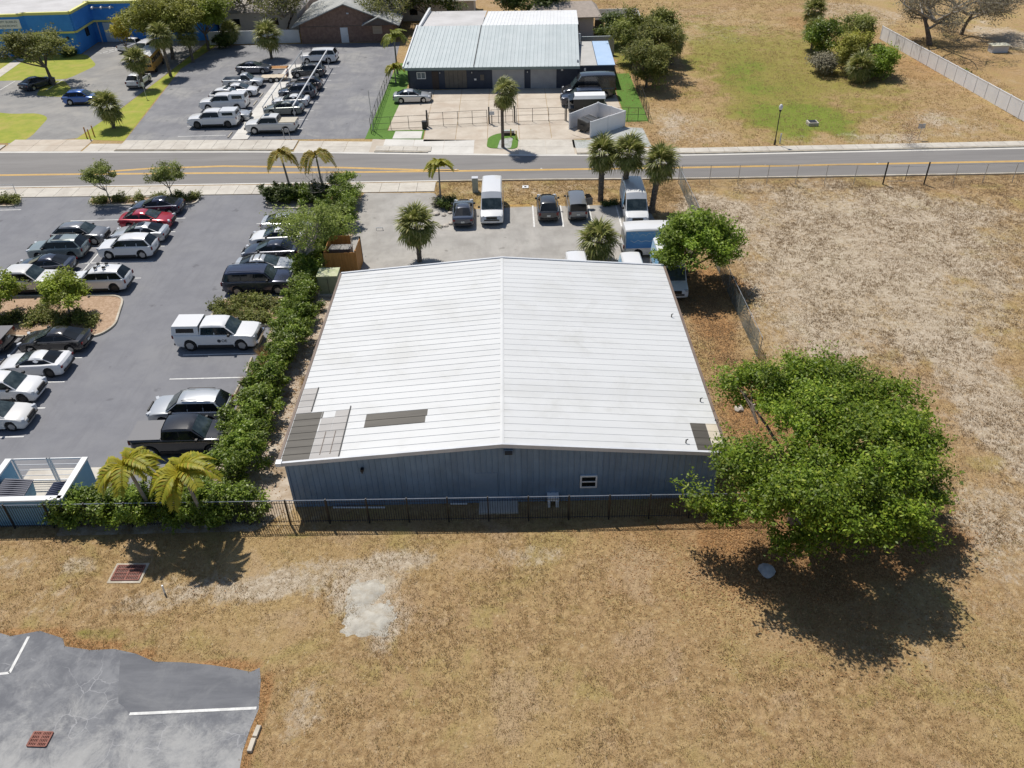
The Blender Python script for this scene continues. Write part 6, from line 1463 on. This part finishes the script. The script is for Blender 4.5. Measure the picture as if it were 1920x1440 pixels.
def feather_frond(seed, L=2.2, droop=1.0, pairs=34, lw=.07, ll=.55, plume=True):
    g = random.Random(seed); mb = MB(); pts = []
    for i in range(13):
        s = i/12; pts.append(Vector((L*s*(1-.22*droop*s*s), 0, L*(.42*s-.95*droop*s*s*s))))
    mb.tube(pts, [.03*(1-.8*i/12) for i in range(13)], 4, False)
    for i in range(pairs):
        s = .14+.86*i/pairs; k = s*12; j = min(11, int(k)); p = pts[j].lerp(pts[j+1], k-j); d = (pts[j+1]-pts[j]).normalized()
        l_ = ll*(.55+.9*math.sin(math.pi*min(1, s*.93)))*.75
        for sd in (1, -1):
            for up in ((.35,-.25) if plume else (.1,)):
                q = Vector((0, sd, up)).normalized()*.8+d*.55; q.normalize(); e = p+q*l_*g.uniform(.8,1.1)+Vector((0,0,-.22*l_)); mid = p+q*l_*.5+Vector((0,0,.03)); nn = d*lw
                o = len(mb.v); mb.v += [tuple(p), tuple(mid-nn), tuple(mid+nn), tuple(e)]; mb.f += [[o,o+1,o+2],[o+1,o+3,o+2]]
    return mb
FEA = {}
def feather_palm(label, x, y, h, L, n, mat, seed=1, group=None, lean=(0,0), trunk_r=.11, droop=1.0, pairs=30, shaft=True):
    t = thing('feather_palm', label, 'palm', (x, y, 0), 0, group); g = random.Random(seed)
    pts = [(lean[0]*(i/8)**1.3, lean[1]*(i/8)**1.3, h*i/8) for i in range(9)]
    tk = MB().tube(pts, [trunk_r*(1.4 if i == 0 else 1.0-.25*i/8) for i in range(9)], 8).build('trunk', bark_pale, t, 60)
    if shaft: MB().tube([pts[-1], (lean[0]*1.08, lean[1]*1.08, h+.45)], [trunk_r*.85, trunk_r*.4], 8).build('crown_shaft', pmat('crown_shaft', (.25,.29,.08), (.34,.35,.1), 3, .5), tk)
    kx = (mat.name, L, droop)
    if kx not in FEA: FEA[kx] = [feather_frond(s, L, droop, pairs).mesh('frond', mat) for s in range(3)]
    for i in range(n):
        az = i*2*math.pi/n*1.0+g.uniform(-.25,.25)+(.4 if i % 2 else 0); p = math.radians(g.uniform(8,34) if i < n*.75 else g.uniform(45,75))
        put('frond', FEA[kx][i % 3], t, (lean[0]*1.06, lean[1]*1.06, h+.35), (0, -p, az))
    return t
gY = 'yellow feather palms in the lower hedge'
yl_leaf = leafmat('yellow_palm_leaves', (.33,.36,.03), (.60,.50,.055), .45, .5, (.62,.36,.06))
bx_, by_ = G(243,884,3.9); feather_palm('yellow-green feather palm left of the pair in the hedge by the bin enclosure', bx_, by_+.55, 3.6, 1.8, 13, yl_leaf, 3, gY, (.0,-.5), .11)
bx_, by_ = G(346,897,3.9); feather_palm('yellow-green feather palm nearer the long hedge', bx_, by_+.55, 3.6, 1.9, 14, yl_leaf, 5, gY, (0,-.5), .10)
gQ = 'feather palms along the pavement'
br_leaf = leafmat('bronze_palm_leaves', (.24,.24,.035), (.46,.31,.07), .38, .55, (.55,.45,.07))
x, y = G(545,358); feather_palm('bronze tinted feather palm on the left of the hedge block by the pavement', x, y, 3.0, 1.8, 9, br_leaf, 7, gQ, (-.25,0), .12, 1.25)
x, y = G(607,365); feather_palm('bronze tinted feather palm on the right of the hedge block by the pavement', x, y, 3.3, 1.9, 9, br_leaf, 9, gQ, (-.1,0), .11, 1.25)
x, y = G(826,372); feather_palm('slim yellow-green feather palm in the stone edged planter by the yard', x, y, 2.75, 1.45, 8, leafmat('lime_palm_leaves', (.29,.31,.035), (.50,.44,.06), .35, .5), 11, gQ, (.05,0), .09, 1.1)
gP = 'tall fan palms by the vans'
for (u, v, h, lab, sd) in ((1126,377,4.6,'leftmost of the three tall fan palms, with boots up its trunk',1),(1168,385,4.9,'middle tall fan palm behind the pale blue van',2),(1222,398,4.6,'rightmost of the three tall fan palms, leaning over the road fence',3)):
    x, y = G(u, v); fan_palm(lab, x, y, h-.15, 1.22, 42, sd, gP, None, 9, .26, ((.0,.3,.45)[sd-1], .2))
fan_palm('fan palm standing in the yard behind the left roof slope', *G(787,490), 3.1, 1.2, 42, 5, None, None, 4, .2, (.0,.1))
fan_palm('short fan palm behind the right roof slope beside the blue script van', *G(1122,492), 1.85, 1.2, 44, 6, None, None, 6, .22, (0,.1))
fan_palm('windswept fan palm with shaggy brown skirt in the turf circle by the road', *G(943,277), 5.8, 1.2, 42, 7, None, 0.15, 16, .17, (.05,0), False)
gV = 'fan palms on the verges across the road'
for (x, y, h, r, lab, sd) in ((-46.6,95.9,2.5,1.15,'round dense fan palm on the verge near the road',8),(-48.7,111.7,3.6,1.05,'fan palm on the verge behind the white crossover',9),(-47.0,117.5,5.2,1.15,'taller fan palm on the verge beside the yellow bus',10),(-46.0,124.5,3.8,1.05,'fan palm at the back of the verge by the dark shade',12),(-34.7,125.3,3.2,1.3,'fan palm in front of the white wall behind the slate sedan',13),(-42.6,133.3,2.2,1.0,'small dark fan palm against the white wall',14),(48.2,137.2,2.2,1.25,'lone fan palm at the top of the field',15),(44.6,106.8,1.7,1.1,'fan palm at the front of the field thicket',16),(22.6,116.8,3.0,1.15,'fan palm at the right edge of the clump beside the field',18),(43.6,122.5,2.6,1.1,'fan palm at the back of the field thicket',19)):
    fan_palm(lab, x, y, h, r*1.15, 40, sd, gV, None, 4, .2)
feather_palm('tall green feather palm between the far car park and the workshop', -15.2, 115.6, 4.2, 2.1, 12, leafmat('green_palm_leaves', (.21,.25,.04), (.38,.40,.07), .35, .5), 13, None, (0,0), .13, 1.1, 24)
feather_palm('short lime green feather palm by the yard fence', -15.0, 111.5, 1.3, 1.5, 9, MATS['lime_palm_leaves'], 14, None, (0,0), .1, 1.0, 24)

# ------------------------------------------------------------------ dry grass and litter
def grassy(n, x0, x1, y0, y1, seed, pred=None):
    g = np.random.default_rng(seed); x = g.uniform(x0, x1, n); y = g.uniform(y0, y1, n)
    # keep what the camera can see
    q = np.stack([x, y, np.full(n, -CAM_H)], -1); zc_ = q@CF; u = 960+FPX*(q@CR)/zc_; v = 720+FPX*(q@CD)/zc_
    k = (u > -60) & (u < 1980) & (v > -30) & (v < 1500) & ~onpaved(x, y)
    k &= ~((x > -18) & (x < -12.3) & (y > 33) & (y < 74)) 
    nb = vnoise(x, y, .9, 3)*.6+vnoise(x, y, 2.5, 4)*.4; k &= nb > g.uniform(.1, .75, n)
    return x[k], y[k]
def tufts(name, x, y, h, w_, mat, label, blades=5, seed=1, lean=.8):
    g = np.random.default_rng(seed); n = len(x); B = np.repeat(np.stack([x, y, np.zeros(n)], -1), blades, 0); m = len(B)
    B[:, :2] += g.normal(0, w_*1.1, (m, 2)); a = g.uniform(0, 6.28, m); hh = h*g.uniform(.4, 1.2, m)
    d = np.stack([np.cos(a), np.sin(a), np.zeros(m)], -1); s = np.stack([-np.sin(a), np.cos(a), np.zeros(m)], -1)*(w_*.22*g.uniform(.5, 1.4, m))[:, None]
    T = B+d*(hh*lean)[:, None]+np.array([0,0,1])*hh[:, None]
    V = np.stack([B-s, B+s, T], 1).reshape(-1, 3); o = put(name, fast_mesh(name, V, np.arange(3*m).reshape(m, 3), mat))
    return tag(o, label, 'grass', None, 'stuff')
tan_blade = leafmat('tan_blades', (.30,.19,.085), (.52,.385,.21), .35, .85, (.24,.25,.06))
brown_blade = leafmat('brown_blades', (.22,.145,.075), (.42,.31,.19), .3, .85)
x, y = grassy(95000, -30, 26, 15, 31, 1); tufts('dry_grass', x, y, .075, .055, tan_blade, 'short dry grass over the foreground field', 4, 1)
x, y = grassy(95000, 12, 52, 28, 75.5, 2); tufts('dry_grass', x, y, .10, .085, brown_blade, 'brown tufted weeds over the sandy field at right', 5, 2)
x, y = grassy(52000, 10, 62, 84, 160, 3); tufts('dry_grass', x, y, .12, .13, tan_blade, 'dry grass of the field across the road', 4, 3)
x, y = grassy(9000, -7.5, 16, 70.9, 77, 5); tufts('dry_grass', x, y, .10, .08, tan_blade, 'dry grass on the verge by the road', 5, 5)
def litter(name, cx_, cy_, sx_, sy_, n, size, mat, label, seed):
    g = np.random.default_rng(seed); x = g.normal(cx_, sx_, n); y = g.normal(cy_, sy_, n); k = ~onpaved(x, y); x, y = x[k], y[k]
    P = np.stack([x, y, np.full(len(x), .02)], -1); N = np.tile([0,0,1.0], (len(x), 1))+rvec(len(x))*.5; N /= np.linalg.norm(N, axis=1)[:, None]
    V, F = leaf_quads(P, N, size); return tag(put(name, fast_mesh(name, V, F, mat)), label, 'leaves', None, 'stuff')
fall = leafmat('fallen_leaves', (.26,.135,.055), (.50,.31,.15), .15, .8)
litter('fallen_leaves', 14.2, 29.0, 4.2, 3.2, 24000, .055, fall, 'orange-brown fallen leaves under the large tree', 1)
litter('fallen_leaves', 13.6, 44, 1.3, 6.5, 3000, .06, fall, 'orange-brown fallen leaves between the warehouse and the screened fence', 2)
litter('fallen_leaves', 15.0, 53.5, 1.8, 2.0, 1800, .06, fall, 'fallen leaves under the medium tree', 3)
litter('fallen_leaves', -15.0, 46, 1.5, 9, 5000, .05, fall, 'fallen leaves beneath the long hedge', 4)

# ================================================================== SMALL THINGS
# street lamp
lp = thing('street_lamp', 'slim black lamp post with white globe at the pavement across the road', 'street lamp', (28.15,84.9,0))
MB().tube([(0,0,0),(0,0,.5),(0,0,.55),(0,0,3.5)], [.11,.10,.055,.05], 8).build('post', black_metal, lp)
MB().tube([(0,0,3.45),(0,0,3.6),(0,0,3.72)], [.06,.13,.10], 8).build('collar', black_metal, lp)
MB().tube([(0,0,3.72),(0,0,3.85),(0,0,4.05),(0,0,4.2),(0,0,4.28)], [.12,.19,.2,.13,.03], 10).build('globe', white_plain, lp)
x, y = G(1462,269); sp = thing('marker_post', 'short grey marker post beside the street lamp', 'post', (x, y, 0))
MB().box((0,0,.55), (.12,.06,1.1)).build('post', trim_grey, sp); MB().box((0,-.005,1.0), (.14,.075,.16)).build('cap', white_plain, sp)
x, y = G(1722,262); rs = thing('road_sign', 'small grey backed road sign on a thin post beyond the right pavement', 'sign', (x, y, 0))
MB().tube([(0,0,0),(0,0,1.5)], .03, 5).build('post', galv, rs); MB().box((0,.04,1.45), (.75,.03,.5)).build('board', galv, rs)
x, y = G(1703,272); tw = bare_tree('tiny reddish leafless sapling at the right pavement', x, y, 1.9, .7, 23, .05, 5, None, 'sapling', leafmat('reddish_leaves', (.30,.16,.10), (.40,.24,.15), .2, .7), .025)
# far drain in the swale
x, y = G(1523,231); dr = thing('drain_inlet', 'small concrete drain inlet in the green hollow of the field', 'drain', (x, y, -.45))
MB().box((0,0,.3), (1.1,1.1,.7)).build('inlet_box', concrete, dr); MB().box((0,0,.67), (.8,.8,.06)).build('grate', black_metal, dr)
# rusty storm grates
def grate(label, u0, v0, w_, d_, nx_, ny_, rz, frame=True):
    x, y = G(u0, v0); t = thing('storm_grate', label, 'drain grate', (x, y, .02), rz)
    if frame:
        MB().prism([(-w_/2-.16,-d_/2-.16),(w_/2+.16,-d_/2-.16),(w_/2+.16,d_/2+.16),(-w_/2-.16,d_/2+.16)], -.02, .012).build('concrete_frame', kerbm, t)
    MB().box((0,0,.0), (w_,d_,.03)).build('pit', black_plastic, t)
    me = MB().box((0,0,.028), (.035,d_,.04)).mesh('bar', rust_m); m2 = MB().box((0,0,.034), (w_,.05,.044)).mesh('cross_bar', rust_m)
    for i in range(nx_): put('bar', me, t, (-w_/2+w_*(i+.5)/nx_, 0, 0))
    for j in range(ny_+1): put('cross_bar', m2, t, (0, -d_/2+d_*j/ny_, 0))
    for s in (-.5, 0, .5): put('edge_bar', MB().box((0,0,.036), (.07,d_,.05)).mesh('edge_bar', rust_m), t, (w_*s, 0, 0))
    return t
grate('rusty red storm grate with pale concrete frame in the dry grass', 241, 1075, 1.35, .95, 16, 4, -.02)
grate('rusty red storm grate set in the worn asphalt', 76, 1387, .78, .62, 11, 4, -.05, False)
# sand heap
g = np.random.default_rng(3); nx_, ny_ = 44, 60; hx, hy = G(690,1150); us = np.linspace(-1.25, 1.25, nx_); vs = np.linspace(-1.0, 1.0, ny_)
UX, VY = np.meshgrid(us, vs); X_ = hx+UX*1.9; Y_ = hy+VY*2.6
bse = np.maximum(np.exp(-(((X_-hx-.02)/1.12)**2+((Y_-hy+.35)/1.15)**2)**1.6), .95*np.exp(-(((X_-hx+.25)/.78)**2+((Y_-hy-1.15)/.95)**2)**1.6))
hh = .14*bse-.045+(vnoise(X_, Y_, 1.3, 7)-.5)*.09+(vnoise(X_, Y_, 3.5, 8)-.5)*.06+(vnoise(X_, Y_, 9.0, 9)-.5)*.025
hh = np.where(bse < .12, -.06, hh)
ix = np.arange(nx_*ny_).reshape(ny_, nx_); F = np.stack([ix[:-1,:-1], ix[:-1,1:], ix[1:,1:], ix[1:,:-1]], -1).reshape(-1, 4)
sm = fast_mesh('sand_heap', np.stack([X_.ravel(), Y_.ravel(), hh.ravel()], -1), F, sandm); sm.shade_smooth()
tag(put('sand_heap', sm), 'low heap of pale grey-white sand in the dry grass in front of the warehouse', 'sand heap')
# stake, broken wheel stop, rubble
x, y = G(309,1112); tag(MB().tube([(x,y,0),(x+.02,y,.55)], .045, 8).build('marker_stake', white_plain, None, 40), 'short white plastic stake standing in the dry grass by the grate', 'stake')
for (u0, v0, u1, v1, lab) in ((487,1362,478,1384,'upper half of the broken concrete kerb stone at the asphalt corner'),(477,1386,468,1412,'lower half of the broken concrete kerb stone at the asphalt corner')):
    (xa, ya), (xb, yb) = G(u0, v0), G(u1, v1); L = math.hypot(xb-xa, yb-ya)
    tag(MB().box(((xa+xb)/2,(ya+yb)/2,.07), (L,.2,.14), math.atan2(yb-ya, xb-xa), .93).build('kerb_stone', kerbm), lab, 'kerb stone')
gSt = 'stones edging the planter'
def rock(label, x, y, s, mat, name='rock', group=None, sq=.6):
    bm = bmesh.new(); bmesh.ops.create_icosphere(bm, subdivisions=2, radius=s)
    for v_ in bm.verts: v_.co *= random.uniform(.8, 1.15); v_.co.z *= sq
    me = bpy.data.meshes.new(name); bm.to_mesh(me); bm.free(); me.materials.append(mat)
    return tag(put(name, me, None, (x, y, s*sq*.4), (0,0,random.random()*6)), label, 'stone', group)
stone = pmat('pale_stone', (.42,.38,.33), (.56,.51,.45), 2, .9, .3, 8)
for u, v, w_ in ((806,396,'leftmost'),(818,402,'second from left'),(832,404,'third from left'),(844,400,'fourth from left'),(850,392,'rightmost, behind the others'),(836,424,'middle one of the lower three'),(826,426,'left one of the lower three'),(846,420,'right one of the lower three')):
    x, y = G(u, v); rock('pale edging stone of the planter by the slim palm, '+w_, x, y, random.uniform(.22,.34), stone, 'rock', gSt)
rock('grey boulder lying in the shade of the large tree', *G(1438,1072), .42, pmat('grey_rock', (.3,.31,.33), (.42,.43,.45), 2, .9, .4, 6))
rock('pale stone on the dry ground between the warehouse and the large tree', *G(1385,768), .30, stone)
x, y = G(1412,762); rock('smaller pale stone just right of the warehouse corner', x, y, .2, stone)
# water meter covers and little boxes by the road
for (u, v, lab) in ((985,351,'small square white valve cover in the verge by the road'),):
    x, y = G(u, v); vc = thing('valve_cover', lab, 'valve cover', (x, y, .02)); MB().box((0,0,.0), (.6,.6,.08)).build('slab', white_plain, vc); MB().tube([(0,0,.0),(0,0,.06)], .12, 10).build('lid', black_metal, vc)
x, y = G(901,385); ub = thing('utility_box', 'tall grey-green utility box on the verge just left of the white van', 'utility box', (x-.55, y+3.2, 0)); MB().box((0,0,.7), (.55,.5,1.4)).build('cabinet', pmat('pale_green_box', (.38,.45,.42), (.43,.5,.47), 2, .6), ub); MB().box((0,0,1.43), (.6,.55,.06)).build('lid', trim_grey, ub)
x, y = G(643,363); bb = thing('newspaper_box', 'small bright blue box at the top of the hedge by the pavement', 'box', (x, y, 0)); MB().box((0,0,.5), (.55,.5,.5)).build('body', pmat('cyan_box', (.08,.36,.52), None, rough=.5), bb); MB().box((0,0,.13), (.1,.1,.25)).build('post', black_metal, bb); MB().box((0,0,.77), (.6,.55,.04)).build('lid', pmat('pale_cyan', (.3,.6,.7), None, rough=.5), bb)
x, y = G(712,432); tag(MB().tube([(x-.3,y,0),(x-.28,y,.25),(x+.28,y,.25),(x+.3,y,0)], .035, 6).build('yard_hoop', galv), 'small bent steel hoop on the old asphalt of the yard', 'hoop')
# wooden stakes and posts by the verge palm
gK = 'short wooden posts on the verge corner'
for i, (u, v, lab) in enumerate(((163,258,'leftmost wooden post on the verge corner'),(170,262,'middle wooden post on the verge corner'),(177,255,'rightmost wooden post on the verge corner'))):
    x, y = G(u, v); tag(MB().box((x,y,.6), (.1,.1,1.2)).build('wooden_post', orange_wood), lab, 'post', gK)
gBl = 'yellow bollards beside the turf circle'
for (u, v, lab) in ((958,258,'left yellow bollard beside the turf circle'),(968,262,'right yellow bollard beside the turf circle')):
    x, y = G(u, v); tag(MB().tube([(x,y,0),(x,y,1.0)], .07, 8).build('bollard', pmat('bollard_yellow', (.55,.42,.10), None, rough=.6)), lab, 'bollard', gBl)
x, y = G(954,253); ubx = thing('utility_pad', 'dark low utility cover in the turf circle behind the palm', 'utility cover', (x, y, .05)); MB().box((0,0,.15), (1.3,.7,.3)).build('cover', pmat('brown_cover', (.06,.045,.04), None, rough=.8), ubx); MB().box((0,.75,.1), (1.1,.5,.2)).build('pad', pmat('mint_pad', (.42,.5,.46), None, rough=.8), ubx)
# hand rail at the left pavement
hr = thing('hand_rail', 'white two-bar hand rail at the left end of the near pavement', 'rail', (0,0,0))
xa, ya = G(-40,366); xb, yb = G(31,364)
for z in (.55, 1.0): MB().tube([(xa,ya,z),(xb,yb,z)], .03, 5).build('bar', white_plain, hr)
MB().tube([(xb,yb,0),(xb,yb,1.0)], .035, 5).build('post', white_plain, hr); MB().tube([(xa,ya,0),(xa,ya,1.0)], .035, 5).build('post', white_plain, hr)
# pole in the far car park
x, y = G(700,246); tag(MB().tube([(x,y,0),(x-.02,y,4.6)], .05, 6).build('flag_pole', galv), 'thin bare steel pole at the corner of the far car park by the turf', 'pole')
x, y = G(275,185); sgp = thing('sign_post', 'thin post with small sign on the verge by the white crossover', 'sign', (x, y, 0)); MB().tube([(0,0,0),(0,0,2.0)], .035, 5).build('post', galv, sgp); MB().box((0,-.04,1.8), (.35,.03,.5)).build('board', trim_grey, sgp)
for (u, v, lab) in ((1275,350,''),): pass
